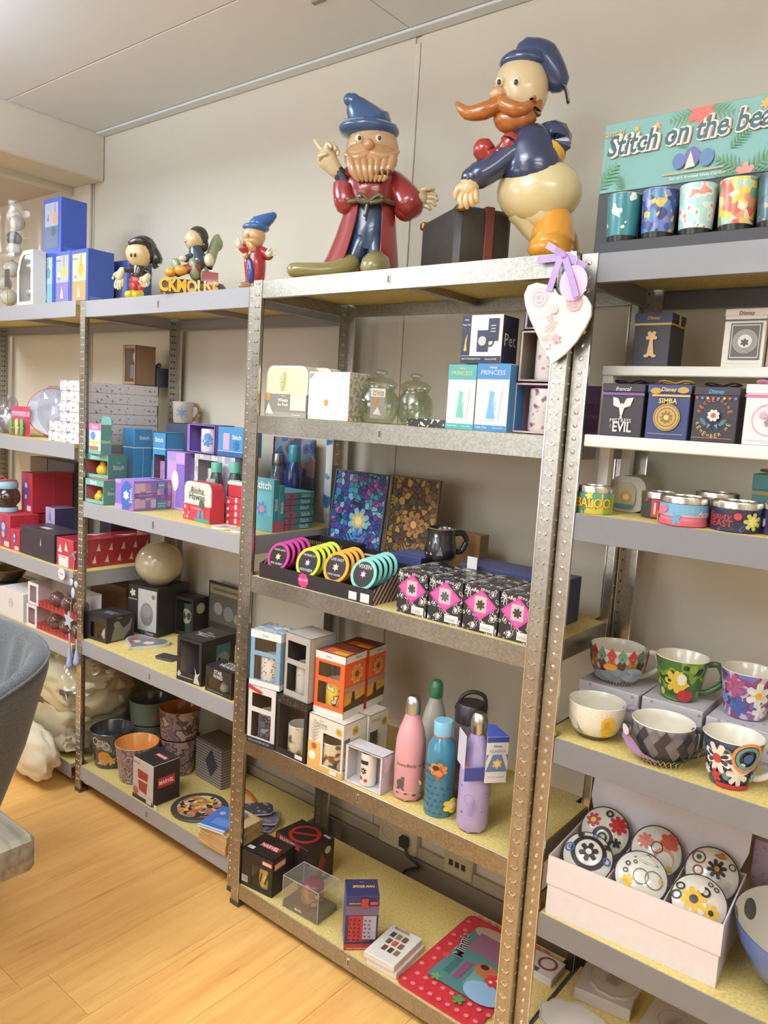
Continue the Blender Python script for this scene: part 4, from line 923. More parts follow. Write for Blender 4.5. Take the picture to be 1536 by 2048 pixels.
c = at_y((1128, 512), -.008)
t = thing('ribbon_bow', 'lilac satin ribbon bow tied at the top of the rack post', 'ribbon', c)
def strip(ps, w_, yy, dy=.0007):
    mb = MB(); Q = [at_y(p, y_)-c for p, y_ in zip(ps, yy)]
    for i in range(len(Q)-1):
        d = (Q[i+1]-Q[i]); nrm = Vector((-d.z, 0, d.x)).normalized()*w_
        vs = []
        for q in (Q[i], Q[i+1]):
            for s_ in (-1, 1):
                for e in (-dy, dy): vs.append(q+nrm*s_+Vector((0, e, 0)))
        mb.add(vs, [(0, 2, 6, 4), (1, 5, 7, 3), (0, 4, 5, 1), (2, 3, 7, 6), (0, 1, 3, 2), (4, 6, 7, 5)])
    return mb
for nm, ps, w_, yy in (('loop', [(1094, 490), (1110, 499), (1128, 510)], .0065, (-.012, -.016, -.010)), ('loop', [(1075, 520), (1102, 517), (1128, 513)], .0072, (-.010, -.014, -.011)), ('loop', [(1130, 510), (1150, 522), (1170, 536)], .0072, (-.012, -.016, -.014)),
                       ('tail', [(1122, 514), (1110, 545), (1098, 582)], .0068, (-.013, -.018, -.020)), ('tail', [(1130, 515), (1142, 555), (1152, 594)], .0068, (-.015, -.026, -.028))):
    strip(ps, w_, yy).build(nm, RIB, t)
mb = MB(); mb.ball(at_y((1129, 512), -.014)-c, .007, .006, .006); mb.build('knot', RIB, t, 60)
c = at_y((1147, 566), -.020); t = thing('gift_tag', 'pink round paper tag hanging beside the heart plaque', 'tag', c)
mb = MB(); pts = [(.0285*math.cos(a*math.pi/14), .0335*math.sin(a*math.pi/14)) for a in range(28)]; mb.prism(pts, lambda x, y, d: (x, d, y), .0006, -.0006); mb.build('card', M('#dcb9d0', .5), t)
mb = MB(); mb.tube([(0, -.001, .028), (.002, 0, .05), (-.012, .004, .062)], .0008); mb.build('string', M('#d9d4cb', .6), t, 60)
# ------------------------------------------------------------------ middle rack
GLASS = clear('jar_glass', '#f2f6f0', .5, rough=.03)
def rounded(w, h, r, n=5, r2=None):
    r2 = r if r2 is None else r2; out = []
    for cx, cy, a, rr in ((w/2-r, h-r, 0, r), (-w/2+r, h-r, 90, r), (-w/2+r2, r2, 180, r2), (w/2-r2, r2, 270, r2)):
        for k in range(n+1):
            t = math.radians(a+90*k/n); out.append((cx+rr*math.cos(t), cy+rr*math.sin(t)))
    return out
def lunch_tin(label, S, face, side, sleeve=None, faces=None, name='lunch_tin', rim='#e4e1d8', group=None, sl=.45):
    c, w, d, h, rz = S; t = thing(name, label, 'lunch box', c, rz, group); o_ = rounded(w, h, w*.17, 6, w*.05)
    MB().prism(o_, lambda x, y, e: (x, e, y), d, .006).build('body', mat(side), t, 50)
    MB().prism(rounded(w*1.0, h*1.0, w*.17, 6, w*.05), lambda x, y, e: (x, e, y), .006, .001).build('lid', mat(rim), t, 50)
    MB().prism([(x*.93, h*.035+y*.93) for x, y in o_], lambda x, y, e: (x, e, y), .001, -.0003).build('lid_panel', mat(face), t, 50)
    if sleeve:
        s_ = MB().box(-w/2-.0012, -.0012, .0, w/2+.0012, d+.0012, h*sl, bev=.0008).build('paper_sleeve', mat(sleeve), t)
        if faces:
            m = fmaps(w+.0024, d, h)
            art(s_, lambda x, y, e: (-w/2-.0012+x, -.0012-e, y), w+.0024, h, faces)
    elif faces: art(t, lambda x, y, e: (-w/2+x, -.0003-e, y), w, h, faces)
    b = Box(); b.t, b.w, b.d, b.h, b.rz, b.c = t, w, d, h, rz, c; b.top = c.z+h; return b
ZB = C2-.0005
GREYS = '#858079'
S_ = spot(ZB, (531, 810), (613, 812), 731, .045, .02)
POOH = [('r', 0, 0, 1, .45, GREYS), ('r', .62, .14, .98, .45, '#cfcac0'), ('r', 0, 0, 1, .1, '#99938a'), ('e', .07, .39, .07, '#bf8a4a'), ('p', [(.03, .06), (.1, .28), (.22, .05)], '#d9d4c8'), ('t', '*Disney', .45, .41, .08, '#e9e5dc'), ('t', '*Winnie', .45, .33, .24, '#efebe2'), ('t', '*the Pooh', .45, .245, .25, '#efebe2'), ('f', .4, .5, .34, 1.4, '#b9b58a'), ('r', .2, .56, .75, .565, '#b5b08c'), ('r', .68, .04, .88, .055, '#d9d4c8')]
lunch_tin('cream yellow rounded lunch tin with a grey paper sleeve beside the left post', S_, '#dcd9ae', '#d8d4bc', '#8a857d', POOH)
c, w, d, h, rz = S_; c2 = c+Vector((.028, .062, 0))
lunch_tin('second cream rounded lunch tin, standing behind the white teapot box', (c2, w, d, h, rz), '#dcd9ae', '#d8d4bc')
S_ = spot(ZB, (616, 800), (697, 800), 743, (737, 800), .02)
carton('white cube mug box with a pale cup picture beside the glass jars', S_, ('#e2dfe0', P('blobs', ['#cfc8b8', '#cfc8b8', '#a39b8c'], 90, .5, seed=2), '#b5afa8'),
       dict(F=[('o', .27, .5, .14, .11, '#c9c6c6'), ('e', .52, .46, .29, '#d3d0cf', 1.05), ('e', .51, .47, .265, '#dedbda', 1.05), ('r', .03, .03, .975, .035, '#d0cdcc'), ('r', .03, .965, .975, .97, '#d0cdcc'), ('p', [(.03, .97), (.03, .84), (.14, .97)], '#8fa39a'), ('t', '*Disney', .84, .9, .12, '#b9b5b4'), ('e', .47, .36, .045, '#c98f2c', 1.4)]), name='mug_box')
def jar(label, p, wpx, top, yj, lab=None):
    q = at_y(p, yj); q.z = ZB; r = rad(q, wpx); h = height_to(q, top); t = thing('glass_jar', label, 'jar', q, cam_rz(q)); R_ = r*1.32
    pr = [(0, .0), (r*.8, 0), (r*.98, .006), (R_*.97, h*.22), (R_, h*.36), (R_*.94, h*.5), (R_*.74, h*.6), (R_*.7, h*.64), (R_*.78, h*.66), (R_*.78, h*.7)]
    inn = [(max(0, a-.003), max(.006, b)) for a, b in reversed(pr[1:])]+[(0, .006)]
    MB().lathe(pr+inn, 40).build('jar_body', GLASS, t, 50)
    MB().lathe([(0, h*.705), (R_*.8, h*.7), (R_*.84, h*.72), (R_*.84, h*.755), (R_*.8, h*.77), (R_*.55, h*.84), (R_*.2, h*.87), (R_*.16, h*.89), (R_*.34, h*.93), (R_*.34, h*.965), (R_*.2, h), (0, h)], 36).build('lid', GLASS, t, 40)
    if lab:
        k = MB().box(-r*.55, -R_-.004, h*.09, r*.35, -R_-.0028, h*.64, bev=.0005).build('paper_tag', M('#8d877f', .5), t)
        art(k, lambda x, y, e: (-r*.55+x, -R_-.004-e, h*.09+y), r*.9, h*.55, [('r', 0, .72, 1, 1, '#d3cabb'), ('t', '*Winnie', .5, .89, .8, '#6f6a64'), ('t', '*the Pooh', .5, .8, .8, '#6f6a64'), ('e', .3, .58, .18, '#b07a44'), ('p', [(.2, .15), (.5, .4), (.8, .1)], '#c9c2b5')])
    return t
jar('lidded glass cookie jar with a grey paper tag, the nearer one', (759, 800), 62, 740, .065, 1)
jar('lidded glass cookie jar without a tag, behind the tagged jar', (830, 800), 56, 747, .16)
S_ = spot(ZB, (813, 845), (892, 850), 836, .05, .02)
carton('flat black box with white spots lying beside the jars', S_, P('blobs', ['#e0dcd2', '#2f2d30', '#2f2d30'], 80, .4, pos=[0, .42, .9]), name='gift_box')
def tumbler_box(label, S_, c1, c2, c3):
    return carton(label, S_, ('#e3e0d8', c1, c1), dict(F=[('r', 0, .77, 1, 1, c1), ('r', 0, 0, 1, .09, c1), ('t', '*Disney', .5, .94, .22, c3), ('t', 'PRINCESS', .5, .87, .74, c3), ('p', [(.26, .16), (.74, .16), (.82, .66), (.18, .66)], '#d6dedb'), ('p', [(.36, .18), (.66, .18), (.56, .4), (.6, .58), (.44, .6), (.42, .4)], c2), ('f', .5, .2, .45, 1.3, c2), ('e', .5, .66, .31, '#e9ece8', .12), ('t', 'Single Glass', .25, .05, .36, '#d8ecea'), ('t', 'Disney HOME', .76, .05, .3, '#d8ecea')]), name='glass_box', group='tumbler gift boxes')
b1 = tumbler_box('teal and white tumbler gift box, left of a pair', spot(ZB, (894, 800), (949, 800), 729, .07, .02), '#4f9e9b', '#6fb8a4', '#d8c36a')
b2 = tumbler_box('blue and white tumbler gift box, right of a pair', spot(ZB, (951, 800), (1016, 800), 727, .07, .02), '#3f7fb5', '#6fa8cf', '#d8d4e8')
S_ = spot(max(b1.top, b2.top)+.0005, (923, 690), (1003, 690), 631, (1035, 690), .02)
carton('navy and white mug box lying across the tops of the tumbler boxes', S_, ('#dedbd8', '#2c3145', '#e0ddd8'), dict(F=[('r', 0, .16, .22, 1, '#2c3145'), ('r', 0, 0, 1, .15, '#2a2c3c'), ('t', '*Disney', .11, .9, .1, '#e6e3da'), ('t', 'Peter Pan', .11, .8, .2, '#e9e6de'), ('p', [(.07, .25), (.1, .5), (.16, .62), (.13, .42), (.15, .26)], '#c9a54a'), ('r', .66, .46, .92, .92, '#2f3444'), ('r', .4, .24, .68, .68, '#2b3450'), ('e', .53, .46, .1, '#b9b7b0', 1.0), ('o', .72, .44, .1, .07, '#2b3450'), ('r', .73, .76, .85, .78, '#b9b9bd'), ('r', .74, .7, .84, .72, '#b9b9bd'), ('r', .73, .64, .85, .66, '#b9b9bd'), ('t', 'HEAT CHANGING MUG', .28, .09, .48, '#eceae4'), ('t', 'Disney HOME', .78, .08, .28, '#eceae4')], R=[('t', 'Pet', .5, .5, .7, '#e9e6de')]), name='mug_box')
# three open-fronted mug boxes stacked behind the heart
zz = ZB; labs = ['pink open mug box with a white mug, bottom of the stack behind the heart plaque', 'beige open mug box with a white mug, middle of the stack behind the heart plaque', 'grey open mug box with a white mug, top of the stack behind the heart plaque']
colz = [('#c9a9b4', '#c3a2ae'), ('#a59d92', '#a09689'), ('#8d8890', '#88838b')]
q0 = at_y((1024, 868), .06)
for k in range(3):
    S_ = (Vector((q0.x+.056+k*.006, .05, zz)), .108, .09, .108 if k < 2 else .118, 0)
    if k == 2: S_ = (S_[0], S_[1], S_[2], min(.118, C1-.05-zz), 0)
    b = windowed(labs[k], S_, colz[k], [(.06, .05, .97, .95)], film=False, inner=colz[k][1], group='stacked open mug boxes')
    cup('white mug with pink sketch print in the %s box of the stack' % ('bottom', 'middle', 'top')[k], inside(b, .55, .5, .0022), b.h*.86, [(.036, .002), (.039, .008), (.039, b.h*.86)], P('blobs', ['#ddd9d6', '#ddd9d6', '#c98f96', '#6b6570'], 55, .25, seed=k*3+1, pos=[0, .5, .6, .66]), '#e6e2dc', handle=None)
    zz = b.top+.0006
q = at_y((1177, 830), .22)
carton('purple gift box behind the right post of the middle rack', (Vector((min(q.x, XC1-.045), .215, ZB)), .07, .07, height_to(Vector((min(q.x, XC1-.045), .215, ZB)), 772), 0), ('#6d5a7a', '#5d4d6b', '#7a6790'), dict(F=[('r', 0, .65, 1, 1, '#8a76b0'), ('t', '*Disney', .6, .4, .6, '#8a80a0'), ('r', 0, 0, 1, .1, '#8a7a92')]))
# ---- third shelf: coaster display, party mug boxes, pictures
Z3 = C3-.0005
L, R = at_z((507, 1155), Z3), at_z((743, 1212), Z3); L.y = R.y = .006
w_ = R.x-L.x; hf = height_to(R, 1181); db = .15; hb_ = .085
t = thing('coaster_display', 'black card display tray with striped sides holding round coasters', 'display tray', ((L.x+R.x)/2, .006, Z3))
mb = MB(); mb.box(-w_/2, 0, 0, w_/2, .002, hf); mb.box(-w_/2+.002, .002, 0, w_/2-.002, db, .002); mb.box(-w_/2+.002, db-.002, .002, w_/2-.002, db, hb_); mb.build('tray', M('#2c282b', .45), t)
STR = P('stripes', ['#c9a9a6', '#2f2b2e'], 22, .45, stretch=(0, 1, 1)); 
def slopeside(x0, x1):
    mb = MB(); pr = [(0, 0), (db, 0), (db, hb_), (db*.9, hb_), (0, hf)]
    mb.prism(pr, lambda a, b, e: (e, a, b), x0, x1)
    o_ = mb.build('side_panel', M('#2c282b', .45), t)
    for xs_ in (x0-.0004, x1+.0004):           # printed diagonal stripes
        s_ = MB()
        for k in range(-8, 14):
            ys0 = [(a, b) for a, b in pr]; a0, a1 = k*.016, k*.016+.008
            # clip the band y - z in [a0, a1] against the panel outline
            poly = pr
            for sgn, lim in ((1, a0), (-1, -a1)):
                out = []
                for (p, q) in zip(poly, poly[1:]+poly[:1]):
                    fp, fq = sgn*(p[0]-p[1]*.8)-lim, sgn*(q[0]-q[1]*.8)-lim
                    if fp >= 0: out.append(p)
                    if fp*fq < 0: u_ = fp/(fp-fq); out.append((p[0]+(q[0]-p[0])*u_, p[1]+(q[1]-p[1])*u_))
                poly = out
                if len(poly) < 3: break
            if len(poly) >= 3: s_.add([(xs_, a, b) for a, b in poly], [tuple(range(len(poly)))])
        so = s_.build('printed_stripes', M('#b99a96', .45), o_); so['kind'] = 'stuff'
slopeside(-w_/2-.002, -w_/2); slopeside(w_/2, w_/2+.002)
art(t, lambda x, y, e: (-w_/2+x, -e, y), w_, hf, [('s', .415, .52, .05, '#c93a78', 9, .82), ('t', '*VILLAINS', .415, .55, .075, '#f0dfe4'), ('r', .81, .1, .875, .62, '#d8d5d6'), ('r', .905, .08, .975, .66, '#d8d5d6')])
fronts = [((561, 1114), 29, '#c43d8c', ['POISON APPLE', 'EVIL QUEEN'], 5, 'pink', '#d9b84a'), ((620, 1126), 31, '#c3d036', ['MISTRESS OF', 'MAYHEM'], 5, 'lime green', '#8a7ab0'), ((676, 1135), 32, '#ea9a2c', ['LIVE FAST', 'DRIVE FASTER'], 4, 'orange', '#d9c0a0'), ((731, 1149), 32, '#7fc4ba', ['VIXEN', ''], 5, 'aqua', '#c96aa0')]
pos_ = ['front', 'second', 'third', 'fourth', 'rearmost']
for (p, rp, col, tx, n, nm, mc) in fronts:
    q = at_y(p, .04); r_ = rad(q, 2*rp)*1.02; tilt = math.radians(72)
    zc = q.z
    for k in range(n-1, -1, -1):
        yy = .036+.0185*k; c_ = Vector((q.x+.0015*k, yy, zc+.0025*k))
        c_.z = max(c_.z, Z3+.0035+r_*math.sin(tilt))
        disc('%s round coaster, %s of its row in the display tray' % (nm, pos_[k] if k < n-1 else 'rearmost'), c_, r_, .005, col, '#2b282a', [('t', q_, .5, v_, .52, '#e8e4da') for q_, v_ in ((tx[0], .74), (tx[1], .27)) if q_]+[ ('s', .5, .5, .13, mc, 6, .45), ('e', .5, .5, .06, '#e9e2d4')] if k == 0 else None, R=(tilt, 0, 0), group=nm+' coasters in the tray')
# patterned party mug boxes, two rows of four
VB = P('blobs', ['#2a282a', '#2a282a', '#c9c6c2', '#2a282a', '#d8d5d0'], 62, .4, seed=4, pos=[0, .44, .53, .56, .63])
cor = [((795, 1221), (851, 1237)), ((853, 1238), (918, 1256)), ((920, 1257), (986, 1276)), ((988, 1277), (1058, 1297))]
vt = 0; rowlab = ['first', 'second', 'third', 'fourth']
fr = []
for k, (l, r) in enumerate(cor):
    S_ = spot(Z3, l, r, (1134, 1147, 1166, 1184)[k], .074)
    c, w, d, h, rz = S_; h = .104; yF = .014+.0; S_ = (Vector((c.x, yF, Z3)), w-.0006, .074, h, 0); fr.append(S_)
for row in (1, 0):
    for k in range(4):
        c, w, d, h, rz = fr[k]; y = .014+row*.0765
        S_ = (Vector((c.x, y, Z3)), w, d, h, 0)
        b = carton('black and white patterned glass box, %s from the coaster tray in the %s row' % (rowlab[k], 'front' if row == 0 else 'back'), S_, VB, dict(F=[('p', [(.5, .94), (.97, .60), (.5, .26), (.03, .60)], '#c2418f'), ('p', [(.5, .88), (.89, .60), (.5, .32), (.11, .60)], '#cf5c9e'), ('r', .33, .44, .67, .78, '#b9b2b0'), ('s', .5, .6, .13, ('#4a4040', '#5a5a60', '#4a3a34', '#3f3632')[k], 7, .6), ('r', .53, .05, .93, .22, '#d8d5d4')]+[('r', .57+.05*q, .08, .58+.05*q, .15, '#5a5656') for q in range(6)]+[('t', 'ICONS OF', .7, .93, .4, '#dedad6', -.1), ('t', '*VILLAINS', .24, .9, .4, '#dedad6', -.1)]) if row == 0 else None, name='glass_box', group='patterned glass boxes')
        vt = b.top
BLG = M('#26242a', .15, coat=.8)
q, r = foot(vt+.0005, (879, 1124), 60); q.y = max(q.y, .10); hm = height_to(q, 1056)
cup('glossy black mug with gold rim standing on the patterned boxes', q, hm, [(r*.9, .002), (r*1.04, .01), (r*1.08, hm*.35), (r*.98, hm*.6), (r*.92, hm*.8), (r*.98, hm)], '#262429', '#2a282c', handle=(.35, .034, .25, .82), rz=cam_rz(q), rim='#b08a4a', hw=.006, items=[('p', [(.14, .2), (.22, .62), (.3, .2)], '#b9a24a'), ('p', [(.27, .2), (.37, .78), (.48, .2)], '#b9c4cc'), ('s', .37, .8, .05, '#c9cfd4', 5, .5), ('p', [(.42, .2), (.5, .5), (.56, .2)], '#6d6a72')])
# stained glass style pictures leaning at the back
def picture(label, cs, yb, yt, m, fr_, name='art_panel'):
    TL, TR, BR, BL = [at_y(p, y) for p, y in zip(cs, (yt, yt, yb, yb))]
    k = (BL.z-Z3)/max(.01, (TL.z-BL.z)); 
    if BL.z > Z3: BL = BL-(TL-BL)*k; 
    k = (BR.z-Z3)/max(.01, (TR.z-BR.z)); BR = BR-(TR-BR)*k
    o = (BL+BR)/2; o.z = Z3+.0015; ux = (BR-BL); w = ux.length; ux.normalize(); uy = ((TL+TR)/2-(BL+BR)/2); h = uy.length; uy.normalize(); n_ = ux.cross(uy)
    t = thing(name, label, 'picture', o); f = lambda x, y, e: Vector(ux*x+uy*y+n_*e)
    b_ = .005; mb = MB()
    for x0, y0, x1, y1 in ((-w/2, 0, w/2, b_), (-w/2, h-b_, w/2, h), (-w/2, b_, -w/2+b_, h-b_), (w/2-b_, b_, w/2, h-b_)):
        mb.prism([(x0, y0), (x1, y0), (x1, y1), (x0, y1)], f, -.004, .004)
    mb.build('frame', fr_, t)
    MB().prism([(-w/2+b_, b_), (w/2-b_, b_), (w/2-b_, h-b_), (-w/2+b_, h-b_)], f, -.003, .0015).build('panel', m, t)
    return t, f, w, h
t, f, w, h = picture('blue and purple stained-glass style picture leaning on the back wall', [(683, 940), (771, 950), (758, 1088), (659, 1066)], .30, .335, P('cells', ['#2b4f9e', '#4a3a86', '#2f7fa8', '#6a3f8e', '#3a9aa8', '#284070', '#7fb0c8', '#a05a98'], 62, .25, seed=3, lines='#1f2230'), M('#4a4a50', .35))
art(t, lambda x, y, e: f(-w/2+x, y, .0016+e), w, h, [('s', .55, .5, .2, '#6fb3bf', 8, .6), ('s', .55, .5, .13, '#d9b44a', 8, .55), ('e', .55, .5, .06, '#e3d7b0'), ('f', .35, .1, .5, 1.2, '#3f8fa8'), ('f', .72, .1, .5, 1.9, '#4a70b8')], eps=.0003)
t, f, w, h = picture('brown and gold stained-glass style picture leaning on the back wall', [(784, 951), (886, 962), (870, 1090), (769, 1089)], .30, .335, P('cells', ['#6a4a2f', '#8a6a34', '#4a3a2c', '#a8843f', '#5c3228', '#3f4a3c', '#7a5a3a'], 58, .25, seed=8, lines='#2a211a'), M('#5c4a34', .35))
art(t, lambda x, y, e: f(-w/2+x, y, .0016+e), w, h, [('s', .55, .55, .22, '#9c7434', 8, .6), ('s', .55, .55, .14, '#7d3f2c', 8, .55), ('e', .55, .55, .06, '#c9a55a'), ('f', .3, .1, .5, 1.2, '#8a6a2f'), ('f', .76, .1, .5, 1.9, '#7a5a2a')], eps=.0003)
# open black boxes with mugs lying in them, behind the tray
def open_box(label, x0, x1, y0, y1, h, col, edge, name='open_box'):
    c = Vector(((x0+x1)/2, y0, Z3)); w, d, g = x1-x0, y1-y0, .002; t = thing(name, label, 'box', c)
    mb = MB(); mb.box(-w/2, 0, 0, w/2, d, g); mb.box(-w/2, 0, g, w/2, g, h); mb.box(-w/2, d-g, g, w/2, d, h); mb.box(-w/2, g, g, -w/2+g, d-g, h); mb.box(w/2-g, g, g, w/2, d-g, h); mb.build('carton', mat(col), t)
    if edge: 
        e = MB(); k = 0
        n_ = int(w/.008)
        for i in range(n_): e.box(-w/2+i*.008, -.0008, h-.012, -w/2+i*.008+.003, 0, h)
        for i in range(n_): e.box(-w/2+i*.008, d, h-.012, -w/2+i*.008+.003, d+.0008, h)
        e.build('gold_pattern', mat(edge), t)['kind'] = 'stuff'
    return c
q = at_y((597, 1072), .165); hx = max(.06, q.z-Z3-.004); xa = q.x; xb = at_y((690, 1088), .165).x; xc = at_y((772, 1105), .165).x
for k, (a, b_) in enumerate(((xa, xb-.001), (xb+.001, xc))):
    c = open_box('open black box with gold edge, %s, behind the coaster tray' % ('left of two' if k == 0 else 'right of two'), a, b_, .165, .255, hx-.012*k, '#2a282b', '#8f7a3f' if k == 0 else None)
    mg = cup('white printed mug lying in the %s open black box' % ('left' if k == 0 else 'right'), Vector((c.x-.045, .21, Z3+.003+.037)), .09, [(.035, .002), (.037, .006), (.037, .09)], P('blobs', ['#d8d4cc', '#d8d4cc', '#4a4648'], 60, .3, seed=k+2, pos=[0, .55, .7]))
    mg.rotation_euler = (0, math.radians(90), 0); mg.location.z = Z3+.003+.0372
    if hx-.012*k < .07: mg.location.z = Z3+.0402
q = at_y((776, 1100), .17)
carton('flat dark blue box behind the coaster tray beside the black mug', (Vector((q.x+.055, .172, Z3)), .105, .1, max(.05, q.z-Z3-.006), 0), ('#3a4470', '#333c64', '#39487f'), dict(T=[('r', .1, .1, .9, .5, '#46558f')]))
q = at_y((900, 1118), .18)
carton('wide flat blue box standing behind the patterned boxes', (Vector((XC1-.19, .18, Z3)), .27, .115, .11, 0), ('#3c4368', '#363c5e', '#434c78'))
q = at_y((888, 1056), .3); q2 = at_y((961, 1072), .3)
carton('brown cardboard box behind the black mug', (Vector(((q.x+q2.x)/2, .30, Z3)), q2.x-q.x, .045, q2.z-Z3, 0), ('#8a6a44', '#7d5f3c', '#94734c'), name='cardboard_box')
tg = at_y((945, 1118), .16); t = thing('price_tag', 'small white price card standing beside the black mug', 'tag', Vector((tg.x, .16, vt+.0005)))
MB().box(-.014, -.0006, 0, .014, .0006, .03, bev=.0003).build('card', M('#d0ccc6', .5), t)
# ---- things at the right end of the grey rack's shelf, seen past the post
xr = -.042; ZB2 = B2-.0005; yA = at_x((544, 1064), xr).y; yA2 = at_x((556, 1064), xr).y; yB2 = at_x((567, 1063), xr).y; yS = at_x((628, 1058), xr).y
TEAL = '#5fa3ab'; TEAL2 = '#4b8f9b'
def upright_box(label, y0, y1, top, grp):
    h = height_to(Vector((xr, y0, ZB2)), top); S_ = (Vector((xr-.06, y0, ZB2)), .12, y1-y0-.001, h, 0)
    return carton(label, S_, (TEAL, TEAL2, '#6fb0b6'), dict(F=[('r', .05, .3, .95, .75, '#6fb3bb'), ('s', .6, .42, .2, '#4a86b8', 7, .6), ('e', .6, .42, .09, '#cf7f86'), ('t', '*Stitch', .62, .88, .6, '#e6efec')], R=[('r', 0, 0, 1, .22, '#b8606c'), ('t', '*Stitch', .5, .52, 1.6, '#dfeae8', math.pi/2)]), name='puzzle_box', group=grp)
upright_box('teal printed box standing upright, front of two beside the rack post', yA, yA2, 960, 'upright teal boxes'); upright_box('teal printed box standing upright, rear of two beside the rack post', yA2, yB2, 972, 'upright teal boxes')
hs = height_to(Vector((xr, yB2, ZB2)), 986)/6; num = ['bottom', 'second', 'third', 'fourth', 'fifth', 'topmost']
for k in range(6):
    j = .003*((k*7) % 3-1)
    S_ = (Vector((xr-.07+j, yB2+.002, ZB2+k*hs)), .13, yS-yB2-.004, hs-.0006, 0)
    carton('flat teal box with a pink band, %s of the stack of six' % (num[k] if k in (0, 5) else num[k]+' from the bottom'), S_, (TEAL2, TEAL2, TEAL), dict(R=[('r', .05, .05, .38, .95, '#b05f72'), ('s', .21, .5, .06, '#4a6a8a', 5, .5), ('t', '*Stitch', .7, .5, .3, '#d8e6e4')]), name='flat_gift_box', group='stack of teal boxes')
q = at_y((587, 950), .365); q.z = ZB2; r_ = rad(q, 36); H_ = height_to(q, 890)
bottle('dark blue metal bottle with teal cap behind the teal boxes', q, [(r_, 0), (r_, H_*.55), (r_*.95, H_*.66), (r_*.66, H_*.78)], M('#26356a', .2, coat=.6), ([(r_*.62, H_*.78), (r_*.66, H_*.79), (r_*.68, H_*.97), (r_*.6, H_)], M('#3f94a4', .2, coat=.5)))
q = at_y((553, 950), .36); q.z = ZB2; r_ = rad(q, 33); H_ = height_to(q, 907)
bottle('clear printed bottle with steel cap behind the teal boxes', q, [(r_, 0), (r_, H_*.6), (r_*.9, H_*.7), (r_*.6, H_*.82)], clear('bottle_plastic', '#d9e3ea', .4, .18, '#b9c3d8'), ([(r_*.58, H_*.82), (r_*.62, H_*.83), (r_*.62, H_*.98), (r_*.55, H_)], STEEL), items=[('s', .3, .2, .12, '#7a5fa8', 5, .5), ('s', .6, .3, .14, '#5f7ab8', 5, .5), ('s', .75, .15, .1, '#9a6ab0', 5, .5)])
TLq, TRq = at_y((551, 868), .425), at_y((632, 880), .425)
t = thing('poster_board', 'tall marbled blue and grey board leaning against the wall behind the bottles', 'picture', (TLq.x, .418, ZB2))
w = TRq.x-TLq.x; h = TRq.z-ZB2
MB().box(0, 0, 0, w, .012, h, bev=.002).build('board', P('blobs', ['#39435c', '#566480', '#7f8ba0', '#8f6f62', '#454f6e'], 14, .4, seed=6), t)
art(t, lambda x, y, e: (x, -e, y), w, h, [('r', .0, .0, .04, 1, '#2d3036'), ('r', .05, .02, .5, .35, '#7a8ca8')])
q = at_y((652, 970), .43); hbg = at_y((652, 880), .43).z-ZB2
t = thing('plastic_sleeve', 'clear plastic sleeve with a white and blue print between the two racks', 'sleeve', (q.x, .449, Z3))
mb = MB(); n = 8; zt_ = at_y((652, 880), .43).z-Z3; vs = []
for e in (0, .003):
    for j in range(n+1):
        for i in range(5): vs.append((-.022+.011*i+.004*math.sin(j*1.3), e+.003*math.sin(i*1.7+j*.9)-.002, zt_*j/n))
fs = [(j*5+i, j*5+i+1, (j+1)*5+i+1, (j+1)*5+i) for j in range(n) for i in range(4)]; m_ = (n+1)*5
mb.add(vs, fs+[tuple(k+m_ for k in q_[::-1]) for q_ in fs]); mb.build('sleeve', P('blobs', ['#c9ccd2', '#d8d9da', '#6f8fb8', '#4a6fa8'], 22, .2, seed=2, pos=[0, .35, .56, .62]), t, 40)
# ---- fourth shelf of the middle rack: gift sets, mugs and drinking bottles
Z4 = C4-.0005
def mugset(label, S_, cols, faces=None, holes=None, content=None, inner='#4a4644', group=None, rb=True, **k):
    b = windowed(label, S_, cols, holes or [(.14, .12, .84, .55), (.14, .63, .84, .87)], faces, name='gift_set', inner=inner, group=group, **k)
    if content:
        out, lb = content; r_ = min(b.w*.33, b.d*.4, .04)
        cup(lb, inside(b, .5, .45, .0022), b.h*.5, [(r_*.92, .002), (r_, .008), (r_, b.h*.5)], out, '#ddd8cc', rz=b.rz, name='mug')
    return b
S1 = spot(Z4, (493, 1481), (548, 1501), 1366, .085)
av = mugset('black and white gift set box with a red corner, lower row beside the left post', S1, ('#cfcbc6', '#2a2d4a', '#c9c5bf'), dict(F=[('r', 0, 0, 1, .1, '#2b2d3c'), ('p', [(0, .93), (.5, .86), (.5, .92), (0, 1)], '#b83a3a'), ('t', 'MUG & COASTER GIFT SET', .45, .05, .75, '#d9d6d2')], R=[('t', 'A', .5, .2, .5, '#b03a3c')]), content=(P('blobs', ['#3a4256', '#5a6680', '#2c303c', '#8a93a5'], 60, .3, seed=2), 'dark blue patterned mug in the black and white gift set'))
S2 = spot(Z4, (550, 1502), (610, 1529), 1387, .085)
gd = mugset('black gift set box with gold speckled top and a dark window', S2, ('#2c2a2b', '#2a2829', P('dots', ['#2c2a28', '#b0924a'], 220, .4)), dict(F=[('r', 0, .88, 1, 1, P('dots', ['#2c2a28', '#b0924a'], 220, .4)), ('r', .66, .03, .9, .1, '#d5d2cd')]), holes=[(.1, .1, .9, .86)], content=(P('blobs', ['#d9d4c4', '#d9d4c4', '#c9b02c', '#4a5a9a'], 45, .3, seed=5, pos=[0, .48, .55, .66]), 'white and yellow printed mug in the black gold speckled gift set'))
S3 = spot(Z4, (614, 1530), (683, 1561), 1424, (730, 1500))
PO = '#d9d2c3'; AM = '#d8ab5c'
